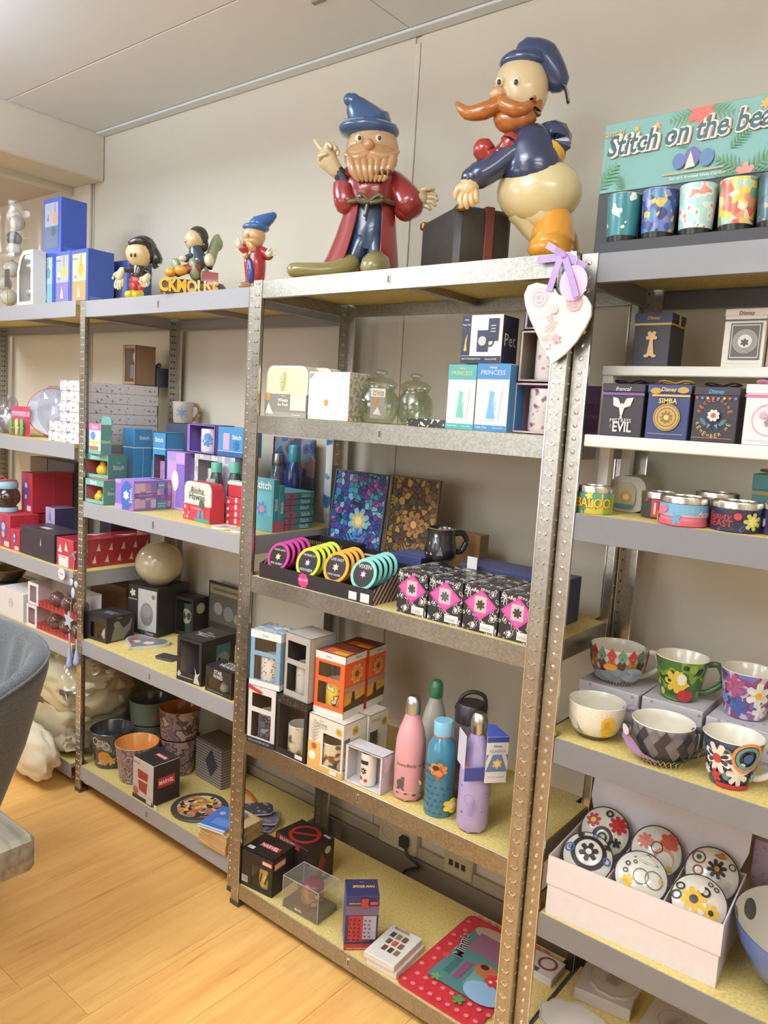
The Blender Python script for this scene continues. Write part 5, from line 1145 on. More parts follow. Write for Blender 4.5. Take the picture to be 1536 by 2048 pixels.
pf = [('r', 0, 0, .36, .5, AM), ('r', 0, 0, 1, .1, AM), ('f', .15, .5, .5, 1.5, '#b3a894'), ('e', .18, .42, .07, '#b8584a'), ('e', .14, .24, .1, '#ece6da'), ('t', '*Disney', .38, .92, .12, '#8f877a'), ('t', 'WINNIE', .38, .86, .3, '#8f877a'), ('t', 'THE POOH', .38, .81, .3, '#8f877a'), ('e', .86, .84, .08, '#c9a53f'), ('t', '95', .86, .84, .08, '#5a4a2a'), ('r', .66, .03, .86, .1, '#e4e0d8')]
FLW = P('blobs', ['#e3dcb8', '#e3dcb8', '#c9584a', '#5a6a4a', '#d9a23a'], 40, .3, seed=4, pos=[0, .5, .56, .6, .68])
po = mugset('cream and amber gift set box with a corner window, under the front orange box', S3, (PO, PO, PO), dict(F=pf, R=[('e', .5, .82, .14, '#c9a53f'), ('t', '95', .5, .82, .14, '#5a4a2a')]), holes=[(.42, .13, .94, .72)], side_holes=[(.03, .13, .3, .72)], content=(FLW, 'cream floral mug in the cream and amber gift set'), inner='#cfc4a8')
c, w, d, h, rz = S3; dv = Vector((-math.sin(rz), math.cos(rz), 0))
S3b = (c+dv*(d+.004)+Vector((math.cos(rz)*.006, math.sin(rz)*.006, 0)), w, d*.9, h, rz)
po2 = mugset('cream and amber gift set box standing behind the first, under the rear orange box', S3b, (PO, PO, PO), dict(R=[('e', .8, .8, .14, '#c9a53f'), ('t', '95', .8, .8, .14, '#5a4a2a'), ('t', 'WINNIE', .35, .88, .5, '#8f877a'), ('f', .3, .3, .6, 1.2, '#6a6a4a')]), holes=[(.42, .13, .94, .72)], side_holes=[(.06, .2, .5, .68)], inner='#d9cf9a')
S5 = spot(av.top+.0006, (496, 1366), (561, 1384), 1256, .085)
S5 = (S5[0], S5[1]*.93, S5[2], S5[3], S5[4])
db_ = mugset('pale blue gift set box, upper row beside the left post', S5, ('#7d9db0', '#86a3b3', P('blobs', ['#d5d6d3', '#d5d6d3', '#86a6bb', '#b8c6cc'], 30, .4, seed=4)), dict(F=[('r', 0, .86, 1, 1, '#d6d5d1'), ('r', 0, 0, 1, .1, '#d9d7d3'), ('t', '*Disney', .5, .92, .2, '#7d9db0')], R=[('r', 0, 0, 1, .1, '#d9d7d3'), ('r', 0, .86, 1, 1, '#d6d5d1'), ('s', .5, .3, .22, '#c9b8b0', 5, .5)]), content=(P('dots', ['#dcd9d0', '#332f2f'], 130, .3, pos=[0, .3]), 'white mug with black spots in the pale blue gift set'))
S6 = spot(gd.top+.0006, (565, 1387), (619, 1410), 1262, .095)
S6 = (S6[0]+Vector((-.002, 0, 0)), S6[1]*.9, S6[2], S6[3], S6[4])
gr = mugset('plain grey gift set box with two windows, upper row in the middle', S6, ('#a8a29a', '#aba59c', '#b3ada4'), dict(R=[('p', [(.5, .9), (.95, .98), (.95, .78)], '#8fa3b8')]), holes=[(.1, .1, .84, .52), (.1, .6, .84, .88)], content=(P('blobs', ['#d5d1c6', '#d5d1c6', '#a8a49a'], 60, .3, seed=9, pos=[0, .6, .7]), 'white mug with faint sketch in the plain grey gift set'))
OR = '#dd6233'
SUN = [('r', 0, 0, 1, .12, '#d6d0c8'), ('r', 0, .12, 1, .2, '#5a3d1e'), ('r', 0, .2, 1, .3, '#d9a92c'), ('r', 0, .3, 1, .4, '#cf9a4a'), ('r', 0, .4, 1, .5, '#b58a70'), ('r', 0, .89, 1, 1, '#d6d3cf'), ('p', [(.3, .15), (.38, .4), (.48, .4), (.56, .15)], '#4a331c'), ('p', [(0, .2), (1, .28), (1, .19), (0, .14)], '#54401e'), ('s', .55, .68, .3, '#e0b06a', 8, .7), ('s', .55, .68, .24, '#d08a2c', 8, .7), ('e', .55, .68, .1, '#7a4a24'), ('t', '*Disney', .6, .945, .3, '#8f9aa5')]
S7 = spot(po.top+.0006, (624, 1419), (683, 1439), 1298, (735, 1380))
S7 = (S7[0]+Vector((.004, 0, 0)), S7[1], min(S7[2], po.d), S7[3], S7[4])
OF = dict(F=[('r', 0, .88, 1, 1, '#d8d5d1'), ('r', 0, 0, 1, .09, '#d6d0c8'), ('t', '*Disney', .45, .94, .2, '#8fa0ad')], R=SUN, T=[('r', .2, .05, .95, .5, '#cf5a30'), ('r', .5, .06, .95, .3, '#d9a53a'), ('r', .05, .55, .95, .95, '#6f3426')])
YEL = P('blobs', ['#d9bd3a', '#e0c84a', '#5a4420', '#e6d9b0'], 38, .3, seed=3, pos=[0, .45, .58, .62])
orr = mugset('orange gift set box with two windows, front one of the orange pair', S7, (OR, OR, '#8a4630'), OF, holes=[(.12, .16, .84, .52), (.12, .6, .84, .83)], content=(YEL, 'yellow mug in the front orange gift set'), inner='#5f564c')
c, w, d, h, rz = S7; dv = Vector((-math.sin(rz), math.cos(rz), 0))
c8 = c+dv*(d+.0145); c8.z = po2.top+.0006
orr2 = mugset('orange gift set box, rear one of the orange pair', (c8, w*.98, d*.9, h*.98, rz), (OR, OR, '#7a3a2a'), dict(R=SUN, T=OF['T']), holes=[(.12, .16, .84, .52)], inner='#5f564c')
S9 = spot(Z4, (688, 1560), (761, 1592), 1487, (787, 1545))
wm = windowed('white open-fronted mug box beside the pink bottle', S9, ('#d3d0d2', P('blobs', ['#c9c5cf', '#bcb4c6', '#cfccd0'], 20, .5, seed=2), '#cfccd0'), [(.07, .04, .95, .96)], film=False, inner='#c9c7c8', name='mug_box')
r_ = min(.036, wm.d*.42, wm.w*.4)
cup('white mug with a red and black print in the white open box', inside(wm, .5, .47, .0022), wm.h*.86, [(r_*.93, .002), (r_, .01), (r_, wm.h*.86)], '#dfdcd4', '#e6e2da', rz=wm.rz, items=[('r', .3, .7, .7, .82, '#332e2d'), ('s', .5, .5, .15, '#332e2d', 6, .5), ('s', .38, .26, .1, '#b8322f', 5, .5), ('s', .62, .22, .09, '#b8322f', 5, .5), ('e', .5, .5, .05, '#d9b53a')])
def foot4(p, w): return foot(Z4, p, w)
def lobed(t, r, h, m, n=7):       # scalloped base of the moulded bottles
    mb = MB()
    for k in range(n): a = 2*math.pi*k/n; mb.tube([(r*.74*math.cos(a), r*.74*math.sin(a), r*.20), (r*.78*math.cos(a), r*.78*math.sin(a), h)], [r*.19, r*.225], n=10)
    mb.build('scalloped_base', m, t, 60)
def swell(label, p, w, top, col, items, capm=STEEL, capw=.5, base=None, rough=.4, q=None, **k):
    if q is None: q, r = foot4(p, w)
    else: r = rad(q, w)
    H = height_to(q, top)
    pr = [(r*.9, r*.17), (r, r*.45), (r, H*.50), (r*.97, H*.58), (r*.82, H*.68), (r*.6, H*.77), (r*.49, H*.815), (r*.49, H*.83)]
    t = bottle(label, q, pr, M(col, rough, coat=.2), ([(r*.5, H*.83), (r*.53, H*.835), (r*.53, H*.93), (r*.47, H*.975), (r*.3, H), (r*.05, H)], capm), rz=cam_rz(q), items=items, z_art=(r*.45, H*.55), **k)
    lobed(t, r, r*.6, mat(base or col, .45)); return t, q, r, H
swell('pink metal drinking bottle with steel cap and a black cat print', (814, 1607), 60, 1391, '#d49a9e', [('t', 'EveryBody wants', .58, .62, .8, '#4a4044'), ('e', .3, .25, .1, '#5a5454'), ('p', [(.2, .12), (.3, .3), (.42, .12)], '#5a5454'), ('e', .36, .36, .045, '#5a5454'), ('e', .38, .31, .02, '#b83a3a'), ('r', .05, .09, .95, .1, '#d8cfcb'), ('e', .25, .06, .04, '#3a3436', .4), ('e', .45, .07, .04, '#3a3436', .4), ('e', .64, .05, .05, '#3a3436', .4), ('e', .82, .07, .04, '#3a3436', .4), ('f', .75, .12, .25, 1.5, '#d9c9c9')])
q, r = foot4((874, 1637), 59); H = height_to(q, 1440)
TQ = M('#3f7f9a', .22, coat=.5)
spots = [('o', .08+.118*i+(.05 if j % 2 else 0), .06+.1*j, .032, .016, '#274552') for i in range(8) for j in range(8) if not (i > 4 and j < 4) and not (2 < i < 6 and j > 4)]
bottle('teal drinking bottle with dark leopard spots and pale blue cap', q, [(r*.94, 0), (r, r*.2), (r, H*.66), (r*.92, H*.74), (r*.66, H*.815), (r*.6, H*.835)], TQ, ([(r*.60, H*.85), (r*.64, H*.852), (r*.66, H*.985), (r*.6, H), (r*.1, H)], M('#7fb8d0', .4)), rz=cam_rz(q), items=spots+[('s', .46, .76, .17, '#c9803a', 7, .75), ('p', [(.36, .7), (.5, .82), (.56, .7), (.46, .6)], '#a8503f'), ('e', .42, .78, .06, '#3f3432'), ('s', .76, .2, .19, '#e0c83a', 6, .75), ('e', .76, .2, .07, '#e6dfc0'), ('e', .1, .45, .05, '#c98a4a')], z_art=(r*.2, H*.72), base=([(r*.61, H*.833), (r*.63, H*.84), (r*.61, H*.852)], M('#c96a48', .4)))
t, q, r, H = swell('lilac metal drinking bottle with steel cap and a blue card tag', (941, 1671), 63, 1425, '#a99cc9', [('o', .4, .5, .12, .108, '#8f84b5'), ('f', .45, .2, .4, 1.4, '#9085b5'), ('s', .2, .7, .03, '#57507a', 5, .4), ('s', .8, .6, .025, '#57507a', 5, .4), ('s', .25, .25, .03, '#57507a', 5, .4), ('s', .7, .3, .02, '#57507a', 5, .4)])
cd_ = thing('card_tag', 'blue and white folded card tag looped over the lilac bottle', 'tag', q+Vector((0, 0, H*.47)), cam_rz(q)+.35)
hh = H*.39; k = MB().box(r*.15, -r*1.26, 0, r*1.55, -r*1.2, hh, bev=.0006).build('front_card', M('#d8d6d0', .45), cd_)
art(k, lambda x, y, e: (r*.15+x, -r*1.26-e, y), r*1.4, hh, [('r', 0, .88, 1, 1, '#3b4d9a'), ('r', 0, .25, 1, .62, '#5f7fae'), ('p', [(0, .25), (.3, .62), (.12, .62), (0, .48)], '#d8d4c4'), ('p', [(1, .25), (.7, .62), (.88, .62), (1, .48)], '#d8d4c4'), ('s', .52, .42, .24, '#d9b84a', 6, .6), ('e', .52, .42, .12, '#e2c9a0'), ('t', '*Disney', .5, .8, .38, '#4a5a9a'), ('t', 'CLASSICS', .5, .7, .72, '#4a5a9a'), ('t', 'Metal Drinks Bottle', .5, .14, .75, '#5a6aa5')])
mb = MB(); mb.box(-r*1.15, -r*1.25, H*.02, r*.14, -r*1.19, hh*.34, bev=.0006); mb.build('side_band', M('#3b4a8f', .45), cd_)
mb = MB(); mb.box(-r*1.2, -r*1.18, hh*.3, -r*1.14, r*.2, hh*1.02, bev=.0006); mb.build('side_card', M('#c9c5d4', .45), cd_)
mb = MB(); mb.prism([(r*.15, hh), (r*1.55, hh), (r*.85, hh+r*.5), (r*.35, hh+r*.55)], lambda x, y, e: (x, -r*1.24+(y-hh)*1.2+e, y), 0, .0015); mb.build('top_flap', M('#3b4d9a', .45), cd_)
qb = at_y((868, 1450), .19); qb.z = Z4
swell('pale grey drinking bottle with a round green cap, standing at the back', None, 50, 1360, '#b3b0a4', None, capm=M('#3f8a64', .3, coat=.4), q=qb, rough=.3)
qb = at_y((938, 1480), .16); qb.z = Z4; r = rad(qb, 62); H = height_to(qb, 1398)
t = bottle('clear drinking bottle with a black lid and carry loop behind the lilac bottle', qb, [(r, 0), (r, H*.75), (r*.96, H*.8)], clear('tritan', '#c9c6c4', .4, .35, '#8d8a8a'), ([(r*.98, H*.78), (r*1.02, H*.785), (r*1.02, H*.93), (r*.85, H*.965), (r*.1, H*.97)], M('#322d33', .35)), rz=cam_rz(qb), items=[('s', .3, .5, .12, '#5a5658', 6, .5), ('s', .7, .6, .14, '#4a4648', 6, .5), ('e', .5, .3, .1, '#6a6668')])
mb = MB(); mb.tube([(r*.9, 0, H*.92), (r*.75, 0, H*1.04), (0, 0, H*1.07), (-r*.6, 0, H*1.02), (-r*.95, 0, H*.9)], .005, 8); mb.build('carry_loop', M('#322d33', .35), t, 60)
# ---- lowest shelf of the middle rack
Z5 = C5-.0005
MV = '#2b2524'
def logo(u, v, w, rot=0, bg='#b8342f', ys=1.0): return [('r', u-w/2, v-w*.17*ys, u+w/2, v+w*.17*ys, bg), ('t', '*MARVEL', u, v, w*.88, '#ece6e0', rot, 0, 1.25)]
S_ = spot(Z5, (482, 1767), (543, 1797), 1695, (589, 1720))
b = windowed('black mug box with a square window showing a yellow mug, beside the post', S_, (MV, MV, MV), [(.32, .1, .86, .66)], dict(F=logo(.82, .84, .3, bg='#d87a6a')+[('r', .02, .12, .22, .3, '#b9b5b0')]+[('r', .04+.03*q, .16, .05+.03*q, .28, '#5a5553') for q in range(6)], R=logo(.32, .78, .5, bg='#d87a6a'), T=logo(.55, .5, .6)+[('r', .06, .12, .26, .26, '#d3d3d6')]), inner='#d8d4cc', name='mug_box')
r_ = .028
cup('white and yellow mug with black bars in the black window box', inside(b, .62, .4, .0022), b.h*.6, [(r_*.9, .002), (r_, .012), (r_, b.h*.6)], '#e0ddd4', '#e6e2da', rz=b.rz, items=[('e', .5, .5, .3, '#d9a82c', 1.1), ('p', [(.3, .3), (.42, .78), (.5, .74), (.38, .26)], '#3a352e'), ('p', [(.55, .3), (.67, .78), (.75, .74), (.63, .26)], '#3a352e')])
S_ = spot(Z5, (548, 1735), (612, 1779), 1662, (668, 1705))
b = carton('dark brown box with a red barred ring on top, standing behind the other mug boxes', S_, ('#2f2120', '#2c1f1f', '#2e2222'), dict(T=[('o', .5, .5, .34, .26, '#a02c28'), ('p', [(.26, .36), (.68, .76), (.74, .68), (.32, .28)], '#a02c28'), ('r', .78, .84, .96, .92, '#c9b9b0')], R=[('e', .75, .78, .11, '#b3ab7a'), ('r', .55, .1, .7, .2, '#b9a9a0'), ('p', [(.3, .15), (.5, .8), (.7, .5), (.55, .2)], '#7a2a2a')], F=[('r', .05, .86, .75, .98, '#a8322c'), ('t', '*MARVEL', .4, .92, .5, '#d8b0a8')]), name='mug_box')
# clear acrylic box
S_ = spot(Z5, (564, 1812), (634, 1852), 1750, (676, 1795)); c, w, d, h, rz = S_
t = thing('display_case', 'clear acrylic box on the lowest shelf, holding a brown lidded mug', 'box', c, rz); g = .0012
mb = MB(); mb.box(-w/2, 0, .0, w/2, g, h); mb.box(-w/2, d-g, 0, w/2, d, h); mb.box(-w/2, g, 0, -w/2+g, d-g, h); mb.box(w/2-g, g, 0, w/2, d-g, h); mb.box(-w/2+g, g, h-g, w/2-g, d-g, h)
mb.build('clear_case', clear('acrylic', gloss=.3, alpha=.05), t)
mb = MB()
for x in (-w/2, w/2):
    for y in (0, d): mb.tube([(x, y, .0015), (x, y, h)], .0009, 6, smooth=1)
for y in (0, d): mb.tube([(-w/2, y, h), (w/2, y, h)], .0009, 6, smooth=1)
for x in (-w/2, w/2): mb.tube([(x, 0, h), (x, d, h)], .0009, 6, smooth=1)
mb.build('case_edges', clear('acrylic_edge', gloss=.9, alpha=.4), t)['kind'] = 'stuff'
k = MB().box(-w/2+g*1.2, g*1.2, .0003, w/2-g*1.2, d-g*1.2, h*.22, bev=.001).build('base_tray', M('#3f332c', .5), t)
art(k, lambda x, y, e: (-w/2+x, g*1.2-e*.4, y), w, h*.22, logo(.45, .6, .22, bg='#d0806e', ys=.5)+[('r', .5, .1, .9, .16, '#8f7a6a')])
b = Box(); b.c, b.rz, b.w, b.d, b.h = c, rz, w, d, h
r_ = min(w, d)*.36; ql = inside(b, .56, .52, h*.22+.0005)
wm_ = cup('brown wooden-look mug with a dark red lid inside the clear acrylic box', ql, h*.52, [(r_*.85, .002), (r_, h*.1), (r_, h*.4), (r_*.9, h*.52)], P('blobs', ['#6f4a35', '#8a5f44', '#5a3a2a', '#a07a5c'], 40, .35, seed=1), '#5a3a2c', handle=(math.pi, .018, .2, .85), hcol='#5a4034', rz=rz)
MB().lathe([(0, 0), (r_*.95, 0), (r_*1.02, .004), (r_*.9, .011), (r_*.5, .015), (0, .016)], 32).build('lid', M('#7d2734', .3, coat=.4), wm_, 60, loc=(0, 0, h*.52+.0014), label='dark red domed lid')
S_ = spot(Z5, (687, 1900), (753, 1899), 1793, .075)
R_ = []; 
for q in range(5):
    for p_ in range(6): R_.append(('e', .14+.13*q+(.02 if p_ % 2 else 0) + (.11 if q > 2 else 0)*.5, .2+.075*p_, .035, '#3a3238' if q < 3 else '#5a5660', .8))
carton('tall blue and red tumbler box showing red and grey glasses', S_, ('#3a3552', '#4a6aa8', '#34345e'), dict(F=[('r', 0, .82, 1, 1, '#3a3a66'), ('r', 0, .65, 1, .82, '#6f5f7a'), ('r', .1, .16, .54, .64, '#b0353f'), ('r', .54, .2, .94, .64, '#a8a2b4'), ('r', 0, 0, 1, .12, '#a83a3c')]+R_+[('t', '*SPIDER-MAN', .26, .9, .34, '#d9b02c', 0, .2), ('r', .46, .83, .66, .99, '#b0352f'), ('r', .72, .88, .94, .93, '#c04a4a'), ('t', 'COLD CHANGE GLASS', .4, .07, .66, '#e6dcd8')], T=[('t', '*SPIDER-MAN', .55, .55, .66, '#dcb42c', 0, .2, 1.4), ('t', '*MARVEL', .5, .8, .14, '#d8d2d0')], L=[('r', .3, .2, .7, .5, '#a8483f')]), name='glass_box')
for k in range(2):
    S_ = spot(Z5, (714, 1936), (774, 1970), 1920, (836, 1920)); c, w, d, h, rz = S_; hh = .017
    z = Z5+k*(hh+.0008)
    carton(('lower' if k == 0 else 'upper')+' white pack of photo cards lying at the shelf front', (Vector((c.x+(.006 if k == 0 else 0), c.y+.024+.004*(1-k), z)), w, d*.92, hh, rz), ('#d3cec8', '#cdc6be', '#d9d4cf'), dict(T=[('r', .3+.2*(q % 3)-.05*(q // 3), .25+.2*(q//3), .44+.2*(q % 3)-.05*(q//3), .4+.2*(q//3), ('#6a4a3a', '#4a4438', '#8a6a4a', '#5a5a3a', '#b0564a', '#7a5a4a', '#4f4a48', '#8f7a3f', '#6a5048')[q]) for q in range(9)]+[('e', .5, .52, .07, '#cf5a50'), ('t', '*MARVEL', .4, .92, .5, '#b87a74')]), name='card_pack', group='white card packs')
# red dotted place mat
p0 = at_z((779, 1972), Z5); px_ = at_z((894, 2046), Z5); py_ = at_z((929, 1800), Z5)
ux = (px_-p0).normalized(); W_ = .235; uy = (py_-p0); H_ = min(uy.length, .352); uy = (uy-ux*uy.dot(ux)).normalized()
if p0.y < .006: p0.y = .006
t = thing('place_mat', 'red place mat with pink dots and a printed scene on the lowest shelf', 'place mat', p0, math.atan2(ux.y, ux.x))
o_ = rounded(W_, H_, .02)
MB().prism([(x+W_/2, y) for x, y in o_][::-1], lambda x, y, e: (x, y, e), .0005, .004).build('mat', M('#c4333c', .35), t)
it = [('e', .06+.11*i+(.055 if j % 2 else 0), .06+.105*j, .026, '#d87a80') for i in range(9) for j in range(10) if not (.16 < .06+.11*i < .86 and .18 < .06+.105*j < .9)]
it += [('r', .2, .2, .86, .86, '#4f7f7c'), ('e', .5, .86, .3, '#b9a392', .4), ('r', .3, .62, .8, .84, '#8f5f7a'), ('r', .56, .3, .84, .55, '#6f9a94'), ('e', .8, .3, .22, '#8fb0d0', .7), ('s', .3, .22, .06, '#5f9a5a', 5, .5), ('s', .66, .14, .07, '#4f8f4a', 5, .5), ('s', .2, .45, .05, '#cf4a50', 5, .55), ('r', .3, .3, .38, .5, '#3f6a68'), ('r', .42, .3, .5, .5, '#8a4a6a'), ('e', .66, .5, .13, '#b86a44', .8), ('e', .62, .53, .05, '#3a2a2a', .8), ('s', .8, .45, .1, '#c92f3a', 6, .7), ('e', .78, .43, .02, '#e6d0d0'), ('e', .83, .47, .02, '#e6d0d0')]
it += [('t', '*Minnie', .24+d_, .62-d_*.5, .4, c_, 1.9, .25) for d_, c_ in ((0, '#e6e0da'), (.006, '#e6e0da'), (-.006, '#e6e0da'), (.003, '#33282a'))]
art(t, lambda x, y, e: (x, y, .004+e), W_, H_, it, eps=.0003)
q = at_z((1068, 1945), Z5); q.x = XC1-.061
carton('flat white box with a red ring print behind the right posts', (Vector((q.x, q.y-.02, Z5)), .085, .08, .02, 0), ('#cfc8c2', '#c9c2bc', '#d3ccc6'), dict(T=[('o', .6, .6, .3, .22, '#8f4038'), ('r', .1, .05, .5, .25, '#3f5a8a')]))
# ------------------------------------------------------------------ grey two-bay rack: upper shelf
ZA2 = A2-.0005; XRA = XB0-.013
WP = P('blobs', ['#8f8c92', '#d4d1d2', '#d9d6d6', '#cfccce', '#77757d'], 48, .5, seed=2, pos=[0, .34, .4, .6, .665])
qL = at_x((119, 870), XRA); wL = XRA-at_y((119, 840), .04).x; dR = at_x((328, 800), XRA).y-.04
hs = height_to(Vector((XRA, .04, ZA2)), 761)/6
nm6 = ['bottom', 'second', 'third', 'fourth', 'fifth', 'top']
for k in range(6):
    S_ = (Vector((XRA-wL/2-.002*(k % 2), .04+.002*((k*5) % 3), ZA2+k*hs)), wL, min(dR, .325), hs-.0008, 0)
    carton('white flat box with tiny grey print, %s of the tall stack' % (nm6[k] if k in (0, 5) else nm6[k]+' from the bottom'), S_, (WP, WP, WP), dict(F=[('e', .5, .1, .025, '#57545a', .6)]), name='flat_gift_box', group='stack of white flat boxes')
zst = ZA2+6*hs
xs0 = XRA-wL-.003; w2 = xs0-at_y((97, 860), .045).x
for k in range(2):
    carton('small white flat box, %s of two left of the tall stack' % ('lower' if k == 0 else 'upper'), (Vector((xs0-w2/2+(.002 if k else 0), .045, ZA2+k*hs)), w2*(1 if k == 0 else .9), .2, hs-.0008, 0), (WP, WP, WP), name='flat_gift_box', group='low white flat boxes')
yb_ = at_x((271, 730), XRA-.012).y; xb1 = at_y((271, 730), yb_).x; xb0 = at_y((246, 730), yb_).x
hb_ = height_to(Vector((xb1, yb_, zst)), 690); db_ = max(.05, min(.13, at_x((311, 730), xb1).y-yb_))
b = windowed('brown kraft box with an arched window on top of the white box stack', (Vector(((xb0+xb1)/2, yb_, zst+.0005)), xb1-xb0, db_, hb_, 0), ('#9a7a5c', '#8f6f55', '#a08062'), [(.15, .08, .9, .92)], inner='#8d7a66', name='window_box')
t = thing('plush_ornament', 'white plush ornament with a dark label in the brown kraft box', 'ornament', inside(b, .5, .5, .0025))
mb = MB(); mb.ball((0, 0, hb_*.3), b.w*.32, b.d*.3, hb_*.28); mb.ball((0, 0, hb_*.7), b.w*.28, b.d*.28, hb_*.2); mb.build('plush', M('#cfc8bd', .8, bump=.4), t, 60)
MB().box(-b.w*.2, -b.d*.33, hb_*.15, b.w*.2, -b.d*.3, hb_*.5, bev=.001).build('label', M('#6a6468', .5), t)
xg0, xg1 = at_y((160, 745), .31).x, at_y((243, 745), .31).x; hg = height_to(Vector((xg1, .31, zst)), 733)
S_ = (Vector(((xg0+xg1)/2, .30, zst+.0005)), min(xg1-xg0, wL+.25), .09, max(.03, hg), 0)
t = carton('dark blue box with a grey bow lying behind the kraft box', (Vector((XRA-.09, yb_+db_+.006, zst+.0005)), .17, .09, max(.05, hg), 0), ('#3f4456', '#3a3f50', '#474c60')).t
mb = MB(); h_ = max(.05, hg)
for s_ in (-1, 1): mb.tube([(0, .045, h_+.004), (s_*.03, .045, h_+.02), (s_*.035, .045, h_+.008), (0, .045, h_+.004)], .005, 8, flat=.5)
mb.build('bow', M('#7d828a', .4), t, 60)
q = at_y((316, 770), .385); q2 = at_y((340, 770), .385)
t = thing('round_clock_board', 'grey board with a dark circle leaning on the wall behind the rack post', 'picture', (q.x, .378, A2-.0005))
w, h = min(q2.x-q.x+.03, -.975-q.x), at_y((322, 745), .385).z-A2
MB().box(0, 0, 0, w, .012, h, bev=.002).build('board', M('#8f8c8c', .5), t); art(t, lambda x, y, e: (x, -e, y), w, h, [('o', .5, .8, .42, .34, '#55535a')])
# far bay, same level: wrapped plate, blister pack, small things
t0 = at_y((92, 800), .14); t0.z = ZA2; r_ = rad(at_y((92, 800), .14), 100)
t = thing('wrapped_plate', 'large round grey plate with red border standing in a clear bag', 'plate', t0)
mb = MB(); mb.X = Matrix.Translation((0, .03, r_*.99)) @ Matrix.Rotation(math.radians(62), 4, 'Z') @ Matrix.Rotation(math.radians(78), 4, 'X')
mb.lathe([(0, 0), (r_*.9, 0), (r_*.98, .012), (r_*.95, .014), (r_*.6, .006), (0, .006)], 40, mfun=lambda j: 1 if j in (0, 1) else (1 if j == 2 else 0)); mb.build('plate_disc', [P('blobs', ['#b9bcc9', '#c6c8d2', '#aeb1c0'], 12, .3), M('#c23a48', .35)], t, 40)
mb = MB(); mb.X = Matrix.Translation((0, .03, r_*.99)); 
from mathutils import noise as mnoise
def lump(mb, c, rx, ry, rz, n=28, amp=.12, sc_=3.0, seed=0, zmin=None, mi=0):
    vs, fs = [], []; h = n//2
    for j in range(h+1):
        th = math.pi*j/h
        for i in range(n):
            a = 2*math.pi*i/n; d = Vector((math.sin(th)*math.cos(a), math.sin(th)*math.sin(a), math.cos(th)))
            k = 1+amp*mnoise.fractal(d*sc_+Vector((seed, seed*.7, 0)), .8, 2.0, 3)
            p = Vector((c[0]+rx*d.x*k, c[1]+ry*d.y*k, c[2]+rz*d.z*k))
            if zmin is not None: p.z = max(p.z, zmin)
            vs.append(p)
    for j in range(h):
        for i in range(n): fs.append((j*n+i, (j+1)*n+i, (j+1)*n+(i+1) % n, j*n+(i+1) % n))
    mb.add(vs, fs, mi)
mb = MB(); lump(mb, (0, .03, r_*1.0), r_*1.0, r_*.55, r_*1.04, amp=.10, sc_=2.2, seed=3, zmin=.0005); mb.build('clear_bag', clear('clear_bag', '#f4f4f8', .5, .10, '#c9c9d6'), t, 70)
q = at_y((26, 842), .05); q.z = ZA2
t = thing('blister_pack', 'blister pack with a pink red card and small green toys', 'toy pack', q)
w, h = .15, height_to(q, 822); k = MB().box(-w/2, .03, 0, w/2, .032, h+.02, bev=.0005).build('backing_card', M('#c0405f', .4), t)
art(k, lambda x, y, e: (-w/2+x, .03-e, y), w, h, [('r', 0, .8, 1, 1, '#c99ab8'), ('e', .2, .4, .12, '#d9c05a')])
MB().box(-w/2+.006, .0, .001, w/2-.006, .0295, h*.9, bev=.006).build('clear_bubble', clear(), t)
for i, (u, c_) in enumerate(((-.05, '#6f9f5a'), (.0, '#b9cf8f'), (.04, '#6aa84f'))):
    mb = MB(); mb.tube([(u, .015, .006), (u+.004, .015, h*.4), (u, .015, h*.62)], [.006, .008, .007]); mb.tube([(u-.012, .015, h*.35), (u, .015, h*.45), (u+.013, .015, h*.3)], .003); mb.build('toy_figure', M(c_, .4), t, 60)
q = at_z((48, 866), ZA2); t = disc('flat dark plate lying at the front of the far shelf', Vector((q.x, YB0+.055, ZA2)), .05, .006, '#8f8a8a', '#77717a', name='plate', cat='plate')
q = at_y((8, 790), .1); q.z = ZA2; t = thing('clear_bag', 'crumpled clear bag with silver foil at the far end of the shelf', 'bag', q)
mb = MB(); lump(mb, (0, .02, .07), .05, .05, .075, amp=.3, sc_=3, seed=8, zmin=.0005); mb.build('bag', clear('clear_bag', '#f4f4f8', .5, .10, '#c9c9d6'), t, 70)
mb = MB(); lump(mb, (0, .02, .05), .035, .03, .05, n=16, amp=.3, sc_=4, seed=5, zmin=.001); mb.build('foil', metal('foil', '#b9b9c2', .3), t, 60)
q = at_y((113, 815), .06)
t = thing('gift_card', 'narrow yellow and green card standing left of the white box stack', 'card', (xs0-.02, .255, ZA2)); MB().box(-.011, 0, 0, .011, .002, .1, bev=.0004).build('card', M('#b5a05a', .5), t); MB().box(-.0, -.0006, 0, .0112, -.0001, .05).build('green_corner', M('#4f9a5c', .5), t)
